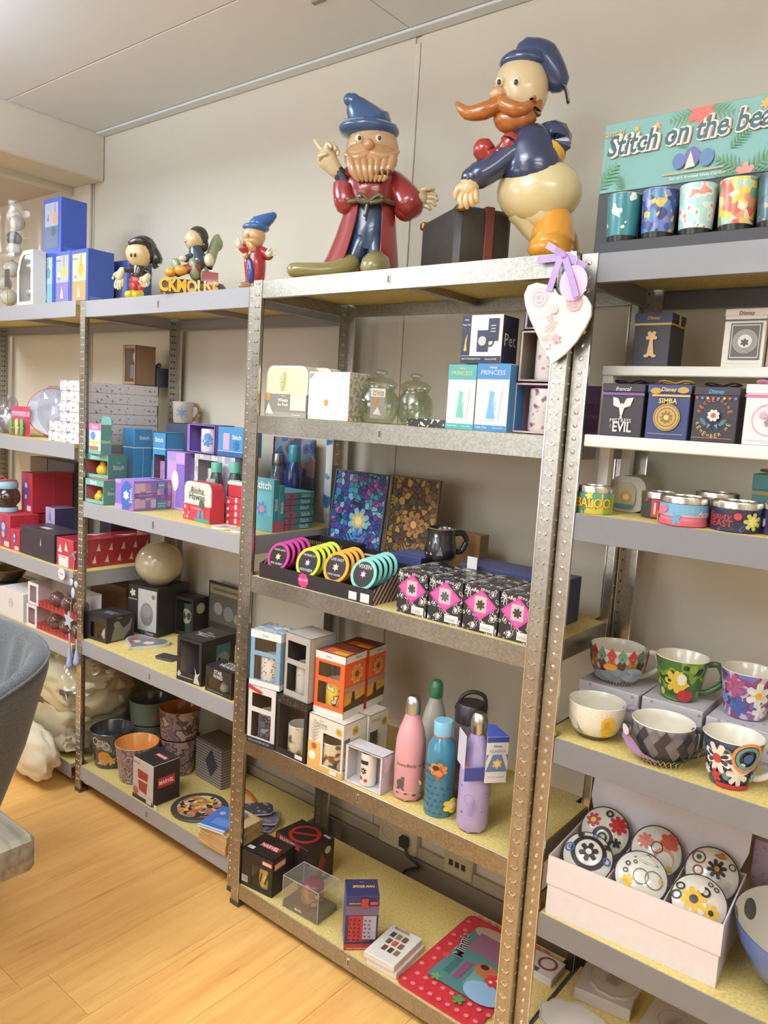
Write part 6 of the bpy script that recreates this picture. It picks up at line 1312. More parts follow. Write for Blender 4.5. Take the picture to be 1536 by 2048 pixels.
# ---- second level of the near bay: blue, teal and purple boxes
ZB2 = B2-.0005; TG = '#6fae9f'; TGs = '#5f9488'; CORAL = '#d5707a'; PUR = '#8a6fbf'; PURL = '#a893cf'; SKY = '#4a8fbf'; SKYs = '#4483ad'
def checks(seed, cols, nx=4, ny=3, u0=.05, v0=.08, u1=.98, v1=.92):
    r = random.Random(seed); return [('r', u0+(u1-u0)*i/nx, v0+(v1-v0)*j/ny, u0+(u1-u0)*(i+1)/nx, v0+(v1-v0)*(j+1)/ny, r.choice(cols)) for i in range(nx) for j in range(ny)]
S_ = spot(ZB2, (170, 1003), (207, 1011), 955, (238, 1000)); S_ = (S_[0], S_[1], S_[2], S_[3], S_[4])
def openteal(label, S_, n):
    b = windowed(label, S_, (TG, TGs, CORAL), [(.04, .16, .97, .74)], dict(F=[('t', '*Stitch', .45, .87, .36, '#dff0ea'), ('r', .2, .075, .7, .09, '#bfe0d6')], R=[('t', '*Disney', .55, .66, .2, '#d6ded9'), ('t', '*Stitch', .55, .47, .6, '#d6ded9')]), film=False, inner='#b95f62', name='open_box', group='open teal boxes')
    z_ = .0022
    t = thing('bath_fizzer', 'round yellow bath fizzer in the %s open teal box' % n, 'bath fizzer', inside(b, .42, .45, z_)); mb = MB(); r_ = min(b.w*.22, b.d*.3, b.h*.27); mb.ball((0, 0, r_), r_, n=18); mb.ball((r_*.1, 0, r_*1.95), r_*.55, n=14); mb.build('ball', M('#e0b32c', .45), t, 60)
    t = thing('bath_fizzer', 'blue bath fizzer in the %s open teal box' % n, 'bath fizzer', inside(b, .8, .42, z_)); mb = MB(); r_ = min(b.w*.14, b.h*.17); mb.ball((0, 0, r_), r_*1.2, r_, r_, n=16); mb.build('ball', M('#6f95cf', .45), t, 60)
    return b
o1 = openteal('open teal gift box with a coral inside, lower of two at the shelf end', S_, 'lower')
S2_ = spot(o1.top+.0006, (170, 953), (216, 959), 905, (253, 945)); o2 = openteal('open teal gift box with a coral inside, upper of two at the shelf end', S2_, 'upper')
S3_ = spot(o2.top+.0006, (178, 880), (201, 880), 846, (223, 900), .045); S3_ = (Vector((max(S3_[0].x, XB0+.04+S3_[1]/2), S3_[0].y, S3_[0].z)), S3_[1], min(S3_[2], .06), S3_[3], S3_[4]); c, w, d, h, rz = S3_
b = carton('small teal hanging box with a pink top standing on the open teal boxes', S3_, ('#d3d6d8', TGs, CORAL), dict(F=[('r', 0, .78, 1, 1, '#d472a8'), ('r', 0, 0, 1, .12, TG), ('t', '*Stitch', .5, .89, .5, '#eed8e6'), ('e', .35, .6, .2, '#5f8fd0'), ('r', .05, .36, .95, .42, '#d9d23f'), ('r', .1, .14, .8, .26, '#b0714a')], R=[('t', '*Stitch', .5, .42, .8, '#d6ded9')]))
MB().prism([(-w*.4, h), (w*.5, h), (w*.5, h*1.12), (w*.3, h*1.25), (-w*.25, h*1.25), (-w*.4, h*1.12)], lambda x, y, e: (x, d-.002+e, y), 0, .0015).build('hang_tab', M(TG, .45), b.t)
def tall_blue(label, xc, xr_, top, y, win):
    R = at_y((xc, 920), y); L = at_y((xr_, 920), y); R.z = L.z = ZB2; w = R.x-L.x; h = height_to(R, top)
    S_ = (Vector(((L.x+R.x)/2, y, ZB2)), w, .075, h, 0)
    if win:
        b = windowed(label, S_, (SKY, SKYs, '#5a9cc8'), [(.12, .02, .95, .7)], dict(F=[('r', 0, .775, 1, .785, '#d3dee6'), ('t', '*Stitch', .5, .9, .62, '#dfe8ee')], R=[('r', 0, .775, 1, .785, '#d3dee6')]), inner='#8f5f7a', name='bottle_box', group='tall blue boxes')
        t = thing('folded_card', 'pink folded card with blue print inside the open blue box', 'card', inside(b, .5, .3, .0022)); MB().box(-w*.32, 0, 0, w*.34, .003, h*.6, bev=.0006).build('card', M('#c98ab8', .5), t); art(t, lambda x, y, e: (-w*.32+x, -e, y), w*.66, h*.6, [('e', .5, .2, .4, '#4a78b8', .8), ('s', .6, .65, .15, '#dca9cc', 5, .5)])
        return b
    return carton(label, S_, (SKYs, SKY, '#5a9cc8'), dict(R=[('r', 0, .735, 1, .75, '#d3dee6'), ('r', .49, .06, .51, .735, '#d3dee6'), ('r', .49, .05, 1, .062, '#d3dee6'), ('t', '*Stitch', .55, .88, .56, '#dfe8ee')], F=[('r', 0, .735, 1, .75, '#d3dee6')]), name='bottle_box', group='tall blue boxes')
tb = tall_blue('tall blue box with white lines, left of two', 268, 245, 858, .195, False)
tall_blue('tall blue box with an open front showing a pink card, right of two', 331, 305, 866, .195, True)
S_ = spot(ZB2, (230, 1016), (267, 1023), 957, (312, 1015))
pb_ = carton('purple mug box with a pale blue strip, front of two', S_, (PUR, PUR, PURL), dict(F=[('r', 0, .88, .3, 1, '#b09bd6'), ('e', .62, .5, .3, '#3f67b0', 1.6), ('s', .6, .5, .16, '#d6d6e0', 6, .6), ('r', 0, 0, .4, .18, '#b09bd6'), ('t', '*Stitch', .85, .5, .5, '#cdbfe6', math.pi/2)], R=checks(3, ['#b08ab5', '#c2a6c0', '#9a7ab0', '#8a78b5', '#cbb3c8'], 4, 3, .03)+[('r', .0, .42, 1, .6, '#82609c'), ('t', 'Disney HOME', .5, .51, .6, '#cbb8dc')]), name='mug_box', group='purple mug boxes')
c, w, d, h, rz = S_; dv = Vector((-math.sin(rz), math.cos(rz), 0)); db2 = back_depth(c+Vector((math.cos(rz)*w/2, math.sin(rz)*w/2, 0)), rz, (366, 1005))-d
carton('purple mug box with a colourful chequered side, behind the first', (c+dv*(d+.001), w, min(.06, max(.05, db2)), h, rz), (PUR, PUR, PURL), dict(R=checks(8, ['#b08ab5', '#8d5f9a', '#6a6aa8', '#c2a0c0', '#4f5f9a', '#9a6a9f'], 4, 4, .02)+[('r', .05, .72, .5, .95, '#5f9aa5'), ('t', '*Stitch', .28, .84, .38, '#dfe8ea'), ('r', 0, 0, .7, .3, '#57929f'), ('r', .06, .2, .6, .22, '#c9dfe2'), ('r', .06, .11, .56, .13, '#c9dfe2'), ('e', .88, .86, .09, '#c9405a')], T=[('e', .6, .5, .3, '#3a3048', .4)]), name='mug_box', group='purple mug boxes')
def xbox(label, pL, pR, top, y, z, d, cols, faces=None, **k):
    L, R = at_y(pL, y), at_y(pR, y); L.z = R.z = z
    return (Vector(((L.x+R.x)/2, y, z)), R.x-L.x, d, height_to(L, top), 0)
S_ = xbox('', (334, 930), (369, 930), 902, .197, ZB2, .055, None); 
u1 = carton('purple box with a pink side, standing under the open purple mug box', S_, ('#c59ad0', PUR, PURL), dict(F=[('r', 0, .85, .5, 1, PURL), ('r', .55, .05, 1, .8, PUR), ('e', .5, .5, .2, '#d6e0d8', 1.8)], R=[('t', '*Stitch', .3, .5, .4, '#cdbfe6')]+checks(5, ['#9a80b5', '#b59ac5', '#a58abf'], 2, 3, .5)), name='mug_box')
S_ = xbox('', (388, 940), (470, 950), 905, .207, ZB2, .08, None)
PATC = P('cells', ['#b5b0bd', '#c6c2cc', '#a39eae', '#d0ccd4'], 60, .4, seed=3)
u2 = windowed('pale grey patterned box with an open front and a white cup', S_, (PATC, PATC, '#8f82b8'), [(.1, .06, .6, .9)], film=True, inner='#a8a2b0', name='mug_box')
cup('white mug with a small blue print in the pale grey patterned box', inside(u2, .36, .5, .0022), u2.h*.75, [(.028, .002), (.031, .01), (.033, u2.h*.75)], P('blobs', ['#dcd9dc', '#dcd9dc', '#4a6fae', '#c98a9a'], 40, .25, seed=8, pos=[0, .55, .6, .66]), '#e4e1de', rz=0)
zz = max(u1.top, u2.top)+.0006
S_ = xbox('', (374, 870), (430, 875), 846, .202, zz, .08, None)
u3 = windowed('purple open mug box with a white and blue mug, standing on other boxes', S_, (PUR, PUR, PURL), [(.1, .05, .97, .95)], film=False, inner='#7a63a8', name='mug_box')
cup('white mug with a blue print in the open purple box', inside(u3, .55, .5, .0022), u3.h*.82, [(.032, .002), (.035, .008), (.035, u3.h*.82)], '#dcd9da', '#e4e1de', rz=.5, items=[('s', .5, .5, .2, '#4a7ab8', 7, .65), ('e', .5, .66, .14, '#5a8ac6', 1.0), ('s', .2, .6, .06, '#d09ab8', 5, .5), ('s', .8, .6, .06, '#d09ab8', 5, .5)])
S_ = xbox('', (436, 880), (486, 890), 853, .205, zz, .08, None); S_ = (Vector((min(S_[0].x, XB1-.05-S_[1]/2), S_[0].y, zz)), *S_[1:])
carton('blue box with pink print standing next to the open purple mug box', S_, (SKY, SKYs, '#5a9cc8'), dict(F=[('r', 0, 0, 1, .16, '#3a5f9a'), ('r', 0, .17, 1, .19, '#d3dee6'), ('r', .22, .22, .48, .8, '#c2a6c6'), ('t', '*Stitch', .76, .68, .36, '#dfe8ee'), ('s', .74, .4, .13, '#3a6fb0', 6, .5)]), name='glass_box')
q0, q1 = at_y((333, 870), .345), at_y((430, 880), .345)
dk = carton('tall dark navy box at the back under the pale mug', (Vector(((q0.x+q1.x)/2, .342, ZB2)), q1.x-q0.x, .055, at_y((345, 846), .342).z-ZB2, 0), ('#4a5266', '#444b5e', '#50586c'))
qm = Vector((at_y((366, 830), .37).x, .37, dk.top+.0005)); r_ = rad(qm, 41)
cup('pale beige mug with a faint sketch standing on the dark navy box', qm, height_to(qm, 804), [(r_*.85, .002), (r_*.92, .008), (r_*1.02, height_to(qm, 804))], '#b8ada0', '#c2b7a8', handle=(.5, .03, .2, .85), rz=cam_rz(qm), items=[('s', .45, .5, .16, '#6f7a92', 6, .5), ('o', .45, .5, .2, .185, '#7d8496')], hcol='#b08f6a')
for k, (px, lab, yy) in enumerate(((433, 'dark grey drinking bottle with a mint green lid, first from the lunch tin', .177), (470, 'dark grey drinking bottle with a mint green lid, second from the lunch tin', .177))):
    q = at_y((px, 950), yy); q.z = ZB2; r_ = .0185; H_ = height_to(q, 925 if k < 2 else 930)
    if k == 2: q.x = XB1-.066
    t = bottle(lab, q, [(r_*1.15, 0), (r_*1.2, H_*.1), (r_*1.2, H_*.62), (r_*1.0, H_*.76), (r_*.85, H_*.82)], M('#57595e', .25, metal=.4), ([(r_*.9, H_*.825), (r_*.95, H_*.83), (r_*.95, H_*.985), (r_*.88, H_)], M('#5fb09a', .4)), rz=cam_rz(q))
    if k < 2:
        g = MB().box(-r_*1.7 if k == 0 else -r_*.9, -r_*1.32, H_*.36, -r_*.2 if k == 0 else r_*.8, -r_*1.27, H_*.72, bev=.0004).build('card_tag', M('#a9d2b8', .5), t); MB().box(-r_*1.5 if k == 0 else -r_*.7, -r_*1.36, H_*.38, -r_*.4 if k == 0 else r_*.6, -r_*1.33, H_*.5).build('tag_print', M('#c9d43a', .5), g)
S_ = spot(ZB2, (367, 1036), (419, 1049), 960, (447, 1040))
TR = '#c23a48'; DOT = P('dots', [TR, '#e3dcd2'], 60, .4, pos=[0, .34])
lt = lunch_tin('cream and red rounded lunch tin reading Aloha Hawaii, in a red sleeve', S_, '#e0e0c9', TR, TR, [('r', 0, .02, .24, .42, DOT), ('r', .45, .0, 1, .1, '#4f8f84'), ('t', 'Lilo & Stitch', .5, .34, .4, '#ecd6d2'), ('e', .6, .2, .06, '#6f7fb8', 1.4), ('e', .75, .2, .06, '#4f8f84', 1.6), ('t', 'Aloha', .52, .8, .5, '#3a3a34'), ('t', 'Hawaii', .52, .64, .58, '#3a3a34'), ('e', .7, .46, .09, '#3f6a5a')], sl=.42)
q = at_y((447, 990), .1); w = min(.085, XB1-.04-q.x)
st = None
yy = .065
hs_ = .0215
qs = at_z((446, 1047), ZB2); xs_ = qs.x; ws_ = min(.08, XB1-.038-xs_); nm4 = ['bottom', 'second', 'third', 'top']
for k in range(4):
    carton('red flat box with white flowers, %s of the low stack' % (nm4[k] if k in (0, 3) else nm4[k]+' from the bottom'), (Vector((xs_+ws_/2, qs.y+.008+.001*(k % 2), ZB2+k*hs_)), ws_, .062, hs_-.0006, 0), (DOT, DOT, DOT), name='flat_gift_box', group='red flat boxes')
S_ = (Vector((xs_+ws_/2, qs.y+.012, ZB2+4*hs_+.0005)), ws_*.98, .056, height_to(Vector((xs_, qs.y+.012, ZB2+4*hs_)), 962), 0)
b = carton('red food box with a white lid and teal side on the red flat boxes', S_, ('#b8343f', '#4a8a84', '#d8d3cb'), lid=(S_[3]*.22, '#dcd8d0', .002), name='lunch_box', cat='lunch box', dict_=None) if False else carton('red food box with a white lid on the red flat boxes', S_, ('#b8343f', '#4a8a84', '#d8d3cb'), lid=(S_[3]*.22, '#dcd8d0', .002), name='lunch_box', cat='lunch box')
q = at_z((446, 1057), ZB2); disc('white round coaster with a print at the shelf front, nearer the lunch tin', Vector((q.x, max(q.y, YB0+.042), ZB2)), .038, .006, '#dcd8cc', '#d8d4c6', [('s', .55, .5, .2, '#8fa0a8', 6, .5), ('s', .45, .5, .1, '#b8807a', 5, .5)], name='coaster', R=(0, 0, 0))
q = at_z((482, 1068), ZB2); disc('white round coaster at the shelf front, half behind the rack post', Vector((min(q.x, XB1-.075), max(q.y, YB0+.042), ZB2)), .033, .006, '#dcd8cc', '#d3d2c4', [('e', .5, .5, .25, '#a9c0ae')], name='coaster', R=(0, 0, 0))
# ------------------------------------------------------------------ far bay, third level: red and black boxes
ZA3 = A3-.0005; RD = '#b8303f'; RDs = '#a62c3a'
def dia(u, v, r, c='#5a4a92'): return [('p', [(u-r, v), (u, v+r*1.6), (u+r, v), (u, v-r*1.6)], c), ('e', u, v+r*.5, r*.4, '#a9b8c9'), ('e', u, v-r*.4, r*.35, '#d0a05a')]
S_ = spot(ZA3, (-14, 1086), (20, 1098), 1022, .12)
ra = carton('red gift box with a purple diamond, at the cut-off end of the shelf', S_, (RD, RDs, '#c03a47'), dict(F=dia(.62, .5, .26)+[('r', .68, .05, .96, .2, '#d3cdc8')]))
S_ = spot(ZA3, (21, 1098), (39, 1104), 1056, .1)
rb_ = carton('small red gift box with a purple diamond, next to the black box', S_, (RD, RDs, '#c03a47'), dict(F=dia(.45, .55, .26)+[('r', .5, .04, .92, .22, '#d3cdc8')]))
c = rb_.c; hrc = ra.h
rc = carton('red gift box standing behind the small red one', (Vector((at_y((62, 1040), .17).x-.02, .182, ZA3)), .1, .1, hrc*.98, 0), (RD, RDs, '#c03a47'), dict(F=[('s', .4, .7, .1, '#a05070', 6, .5)]))
L, R = at_y((43, 980), .155), at_y((64, 980), .155)
zt = max(ra.top, rc.top)+.0006
h1 = height_to(Vector((R.x, .155, zt)), 947)
xrr = R.x; w_ = R.x-L.x
r1 = carton('tall red gift box with a purple diamond, standing on the red boxes', (Vector(((L.x+R.x)/2, .155, zt)), w_, .09, h1, 0), (RD, RDs, '#a83542'), dict(F=dia(.45, .52, .32)+[('r', .55, .05, .92, .18, '#d3cdc8')]), group='tall red boxes')
carton('tall red gift box, rear of two standing on the red boxes', (Vector(((L.x+R.x)/2, .2462, zt)), w_, .09, h1*.99, 0), (RD, RDs, '#a83542'), group='tall red boxes')
S_ = spot(ZA3, (41, 1105), (108, 1128), 1050, .12); 
bk = carton('black gift box with a white tag string on its front', S_, ('#352d38', '#2f2932', '#453a46'), dict(F=[('p', [(.6, .5), (.615, .78), (.63, .5), (.615, .46)], '#cfcac6')], T=[('r', .3, .3, .55, .5, '#c9c2c8')]))
XM = P('blobs', ['#b8303f', '#b8303f', '#b8303f'], 10, .3, coat=.6)
L, R = at_z((113, 1129), ZA3), at_z((145, 1140), ZA3); xr_ = min(R.x, XRA-.006); dX = at_x((300, 1100), xr_).y-.05
hX = height_to(at_z((113, 1129), ZA3), 1073)
trees = []
rr_ = random.Random(5)
for i in range(6):
    for j in range(2):
        u, v, s_ = .1+.16*i+.05*j, .25+.42*j, .045; trees.append(('p', [(u-s_*.7, v-.1), (u+s_*.5, v-.12), (u+.2*s_, v+.17)], '#d6c4ba'))
for i in range(26): trees.append(('e', rr_.random()*.96+.02, rr_.random()*.9+.05, .004, '#d9b9b0'))
yX = max(.045, L.y)
carton('long red box with white tree print, at the end of the shelf', (Vector(((L.x+xr_)/2, yX, ZA3)), xr_-L.x, min(dX, .34), hX, 0), (M(RD, .25, coat=.5), M(RDs, .25, coat=.5), M('#b93543', .25, coat=.5)), dict(F=[('r', .14, .02, .72, .4, '#d9d3cf'), ('t', '*Disney', .4, .33, .3, '#8a8a90'), ('p', [(.1, .5), (.34, .5), (.24, .8)], '#d9d0c8'), ('p', [(.5, .6), (.7, .56), (.56, .9)], '#d9d0c8')], R=trees, T=[('p', [(.1, .3), (.4, .4), (.2, .6)], '#d9d0c8'), ('p', [(.6, .6), (.9, .7), (.7, .9)], '#d9d0c8')]))
bl = carton('long black box lying behind the red tree-print box', (Vector((L.x-.06+.02, .275, ZA3)), .08, .12, height_to(Vector((L.x-.01, .19, ZA3)), 1047), 0), ('#33303c', '#2e2b36', '#3f3b48'))
_a, _b = at_y((91, 1030), .172), at_y((109, 1030), .172); q = Vector(((_a.x+_b.x)/2, .172, ZA3))
carton('silver and blue box with a lilac diamond behind the black gift box', (q, _b.x-_a.x, .09, height_to(q, 1015), 0), ('#a9a3bd', '#3f3a5a', '#6a6480'), dict(F=dia(.5, .5, .3, '#7f6fb5')))
q = at_y((14, 990), .1); q.z = ra.top+.0006; r_ = rad(q, 50); H_ = height_to(q, 963)
t = thing('gift_jar', 'round glass gift jar with pale blue lid and base and a red ribbon', 'jar', q, cam_rz(q))
MB().lathe([(0, 0), (r_*.8, 0), (r_*.84, .003), (r_*.8, H_*.16), (0, H_*.16)], 28).build('base', M('#8fb8c2', .4), t, 40)
MB().lathe([(r_*.6, H_*.162), (r_*.96, H_*.35), (r_, H_*.5), (r_*.9, H_*.68), (r_*.7, H_*.78)], 28).build('glass_body', clear('jar_amber', '#a9908a', .5, .2, '#6a4a44'), t, 60)
MB().lathe([(0, H_*.78), (r_*.8, H_*.78), (r_*.83, H_*.8), (r_*.83, H_*.95), (r_*.78, H_), (0, H_)], 28).build('lid', M('#8fb8c2', .4), t, 40)
mb = MB(); mb.tube([(-r_*.5, 0, H_+.003), (0, -.005, H_+.008), (r_*.7, 0, H_+.004)], .0035, 8); mb.tube([(0, 0, H_+.005), (-r_*.3, 0, H_+.02), (-r_*.6, 0, H_+.018)], .003, 8); mb.build('ribbon', M('#c03a40', .4), t, 60)
q0, q1 = at_y((64, 930), .36), at_y((97, 930), .36)
carton('brown cardboard box at the back of the far bay', (Vector(((q0.x+q1.x)/2, .352, ZA3)), q1.x-q0.x, .06, at_y((80, 915), .352).z-ZA3, 0), ('#6f5f58', '#675852', '#7a6a62'), name='cardboard_box')
q0, q1 = at_y((98, 930), .36), at_y((152, 930), .36)
carton('dark grey box at the back of the far bay beside the brown one', (Vector(((q0.x+q1.x)/2, .352, ZA3)), q1.x-q0.x-.004, .06, at_y((120, 922), .352).z-ZA3, 0), ('#57525e', '#524d58', '#5f5a66'))
# ---- far bay, fourth level
ZA4 = A4-.0005
S_ = spot(ZA4, (44, 1250), (141, 1291), 1207, .1); S_ = (S_[0]+Vector((0, .018, 0)),)+S_[1:]
def clearpack(label, S_, n):
    c, w, d, h, rz = S_; t = thing('ornament_pack', label, 'ornament pack', c, rz, 'clear ornament packs')
    mb = MB(); pw = w*.22; e = pw*.18
    for x0, z0, x1, z1 in ((-w/2, 0, -w/2+e, h), (-w/2+pw-e, 0, -w/2+pw, h), (-w/2+e, 0, -w/2+pw-e, h*.12), (-w/2+e, h*.86, -w/2+pw-e, h)): mb.box(x0, 0, z0, x1, .0015, z1)
    mb.box(-w/2, d-.0015, 0, w/2, d, h); mb.box(-w/2, .0015, 0, -w/2+.0015, d-.0015, h); mb.build('card_end', M('#d3cfd0', .45), t)
    MB().box(-w/2+pw, .0, 0.0005, w/2, .001, h-.0005).build('film_front', clear(), t); MB().box(-w/2, .001, h-.0012, w/2, d-.0015, h-.0004).build('film_top', clear(), t)
    mb = MB(); n_ = 10; x0 = -w/2+pw; ww = w-pw
    mb.box(-w/2+.002, .002, 0, w/2, d-.002, .002)
    for i in range(n_): mb.prism([(x0+ww*i/n_, .002), (x0+ww*(i+1)/n_, .002), (x0+ww*(i+.5)/n_, h*.3)], lambda x, y, e_: (x, .004+e_, y), 0, .001)
    mb.build('red_insert', M('#b8333c', .45), t)
    b = Box(); b.c, b.w, b.d, b.h, b.rz, b.t = c, w, d, h, rz, t; b.top = c.z+h
    for i in range(3):
        r_ = min(h*.36, ww*.15, d*.3); bauble('dark red bauble, %s in the %s clear pack' % (('first', 'second', 'third')[i], n), inside(b, .36+.24*i, .5, r_+.0025), r_, P('blobs', ['#5a4448', '#6a4a50', '#7a6a68', '#4a3a3e'], 25, .15, seed=i+(4 if n == 'upper' else 0), coat=.7))
    return b
p1_ = clearpack('clear pack of dark baubles with a white end and red trim, lower of two', S_, 'lower')
clearpack('clear pack of dark baubles with a white end and red trim, upper of two', (S_[0]+Vector((.004, .004, S_[3]+.0008)), S_[1], S_[2], S_[3], S_[4]), 'upper')
S_ = spot(ZA4, (-8, 1226), (39, 1247), 1172, .12); S_ = (S_[0]+Vector((0, .014, 0)),)+S_[1:]
wb = carton('plain white box with a small grey mark behind the grey chair', S_, ('#d3cfce', '#c9c5c4', '#dad6d4'), dict(F=[('o', .5, .55, .09, .075, '#a9a5a4'), ('t', '100', .5, .55, .14, '#a9a5a4')]))
q = Vector((at_y((12, 1150), .22).x, .225, ZA4)); zb_ = at_y((12, 1168), .225).z
carton('dark navy box under the yellow rimmed bowl', (Vector((q.x, .175, ZA4)), .2, .14, max(.05, zb_-ZA4), 0), ('#3a3d4e', '#343746', '#424558'))
q.z = max(zb_, ZA4+.05)+.0005; r_ = rad(q, 76)
cup('dark bowl with a yellow rim on the navy box', q, .06, [(r_*.5, .002), (r_*.7, .015), (r_*.92, .045), (r_, .06)], '#4a4038', '#57493c', name='bowl', cat='bowl', rim='#b5923f')
# ornaments hanging from the rack post
yh = .018; BLP = '#b3c4d3'
c = at_y((143, 1150), yh)
t = thing('hanging_ornament', 'pale blue hanging ornament with ovals, a star and tassels on the rack post', 'ornament', c)
g = lambda px, py, d=0: at_y((px, py), yh-d)-c
mb = MB(); mb.tube([g(149, 1112), g(146, 1150), g(143, 1200), g(139, 1260), g(140, 1300)], .0012, 6); mb.build('cord', M('#b9a9c9', .5), t, 60)
mb = MB(); mb.tube([g(150, 1118, .004), g(146, 1106, .006), g(152, 1104, .004), g(140, 1114, .005)], .003, 8, flat=.5); mb.build('ribbon', M('#a9b3d0', .4), t, 60)
for px, py, rx, rz_ in ((143, 1164, .011, .013), (152, 1169, .011, .013), (146, 1186, .012, .02)):
    mb = MB(); mb.ball(g(px, py, .005), rx, .004, rz_, n=18); mb.build('oval_charm', M(BLP, .3, coat=.4), t, 60)
for px, py in ((146, 1155), (142, 1207), (138, 1261)):
    mb = MB(); mb.ball(g(px, py, .005), .005, n=12); mb.build('gold_bead', metal('gold', '#a98a4a', .35), t, 60)
sc0 = g(138, 1240, .004); pts = [((.033 if k % 2 == 0 else .015)*math.sin(math.pi*k/5+.15), (.036 if k % 2 == 0 else .016)*math.cos(math.pi*k/5+.15)) for k in range(10)]
MB().prism(pts, lambda x, y, e: sc0+Vector((x, e, y)), -.004, 0).build('star_charm', M('#aebfcb', .35, coat=.3), t)
for px, py, d in ((139, 1268, .004), (153, 1280, -.0)):
    mb = MB(); a, b_ = g(px, py, d+.004), g(px, py+62 if px < 150 else py+45, d+.004); mb.tube([a, a*.6+b_*.4, a*.45+b_*.55, b_], [.003, .0032, .0055, .0125], n=14); mb.build('tassel', M('#9fb0d6', .6), t, 60)
c = at_y((123, 1148), yh)
t = thing('round_tag', 'white round paper tag with blue letters hanging from the ornament', 'tag', c); pts = [(.024*math.cos(a*math.pi/12), .022*math.sin(a*math.pi/12)) for a in range(24)]
MB().prism(pts, lambda x, y, e: (x, e, y), -.0006, .0006).build('card', M('#d6d3d4', .5), t); mb = MB(); mb.tube([(.01, 0, .018), (.02, .002, .03), (.034, .002, .045)], .0008, 6); mb.build('string', M('#cfcac4', .6), t, 60)
art(t, lambda x, y, e: (-.024+x, -.0006-e, -.022+y), .048, .044, [('t', '*Disney', .5, .5, .6, '#8fa3c2')])
# ------------------------------------------------------------------ near bay, third level
ZB3 = B3-.0005; BKB = '#33302f'; BKB2 = '#2e2b2b'
FADE = '#cfccc6'
S_ = spot(ZB3, (167, 1273), (213, 1288), 1224, (268, 1262))
b = windowed('low black window box with a white bottle shape, near the left post of its shelf', S_, (BKB, BKB2, '#37353a'), [(.3, .12, .92, .72)], dict(T=[('t', 'NIGHTMARE\nBEFORE\nCHRISTMAS', .55, .5, .5, FADE)], R=[('p', [(.15, .04), (.22, .42), (.3, .62), (.5, .66), (.6, .5), (.8, .62), (.92, .88), (.86, .4), (.72, .2), (.62, .04)], '#7d7768'), ('e', .36, .68, .12, '#857f70', .8), ('t', '*Disney', .45, .92, .2, '#8a8784')]), inner='#3a3a44', name='mug_box')
q = inside(b, .62, .4, .0022); r_ = b.w*.2
t = thing('ceramic_pot', 'small white ceramic bottle shape inside the low black window box', 'pot', q); MB().lathe([(0, 0), (r_*.8, 0), (r_, b.h*.15), (r_*.8, b.h*.32), (r_*.3, b.h*.5), (r_*.25, b.h*.6), (0, b.h*.6)], 24).build('pot_body', M('#d0cabb', .35), t, 50)
q0, q1 = at_y((180, 1200), .3), at_y((251, 1200), .3)
carton('brown cardboard box on the far bay, seen past the post behind the low black box', (Vector(((q0.x+q1.x)/2, .30, ZA4)), q1.x-q0.x, .08, at_y((215, 1165), .3).z-ZA4, 0), ('#8d6a50', '#7f5f48', '#96745a'), name='cardboard_box')
S_ = spot(ZB3, (254, 1258), (313, 1273), 1164, (391, 1235)); S_ = (S_[0]+Vector((.022, -.012, 0)), S_[1]*.97, S_[2]*.8, S_[3], S_[4])
jb = carton('black cube box with a white picture panel, carrying the cream ball jar', S_, (BKB, BKB2, '#302d30'), dict(F=[('r', .34, .1, .97, .95, '#b9b5b2'), ('e', .64, .44, .22, '#7d7874', 1.35), ('e', .64, .5, .17, '#8d8884', 1.0), ('e', .86, .82, .06, '#8a7a3f'), ('r', 0, .7, .3, .72, '#a9a5a2'), ('s', .16, .84, .1, FADE, 5, .5), ('r', .5, 0, .51, .1, '#a9a5a2'), ('t', '*Disney', .75, .05, .3, '#a9a5a2')]))
q = Vector(inside(jb, .56, .42, jb.h+.0006)); r_ = rad(q, 94); H_ = height_to(q, 1084)
t = thing('ball_jar', 'large plain cream glazed ball jar standing on the black cube box', 'jar', q)
MB().lathe([(0, 0), (r_*.45, 0)]+[(r_*math.sin(a*math.pi/18), H_*.5*(1-math.cos(a*math.pi/18))) for a in range(4, 13)], 36).build('jar_body', M('#b9ad92', .2, coat=.6), t, 60)
MB().lathe([(r_*math.sin(12*math.pi/18)*.995, H_*.5*(1-math.cos(12*math.pi/18))-.0005)]+[(r_*math.sin(a*math.pi/18)*1.004, H_*.5*(1-math.cos(a*math.pi/18))+.0012) for a in range(12, 19)], 36).build('lid', M('#bdb196', .2, coat=.6), t, 60)
S_ = spot(ZB3, (349, 1266), (385, 1277), 1190, (417, 1262))
b = windowed('tall black box with a glass panel and a round cream hang tag', S_, (BKB, BKB2, '#2f2c2e'), [(.08, .1, .9, .92)], dict(R=[('e', .45, .74, .26, '#b0aa98', 1.0), ('o', .45, .74, .2, .18, '#5a564c')]), inner='#38403c', name='glass_box')
r_ = min(b.w, b.d)*.34; cup('dark green glass tumbler with a cream oval label in the tall black box', inside(b, .5, .4, .0022), b.h*.82, [(r_*.8, .002), (r_, b.h*.82)], '#3a4a48', '#3a4442', rz=b.rz, name='glass_tumbler', cat='glass', items=[('e', .55, .6, .3, '#a8a389', 1.3), ('r', .3, .58, .8, .62, '#4a4a40')])
S_ = spot(ZB3, (396, 1264), (432, 1275), 1222, (474, 1262))
carton('low dark brown printed box behind the tall black window box', (S_[0]+Vector((0, .02, 0)),)+S_[1:], ('#463c3a', '#3f3735', '#4a3a34'), dict(F=[('p', [(.1, .1), (.3, .7), (.5, .3), (.7, .8), (.9, .1)], '#7d6a60')], T=[('r', .2, .2, .9, .7, '#5a3a30')]))
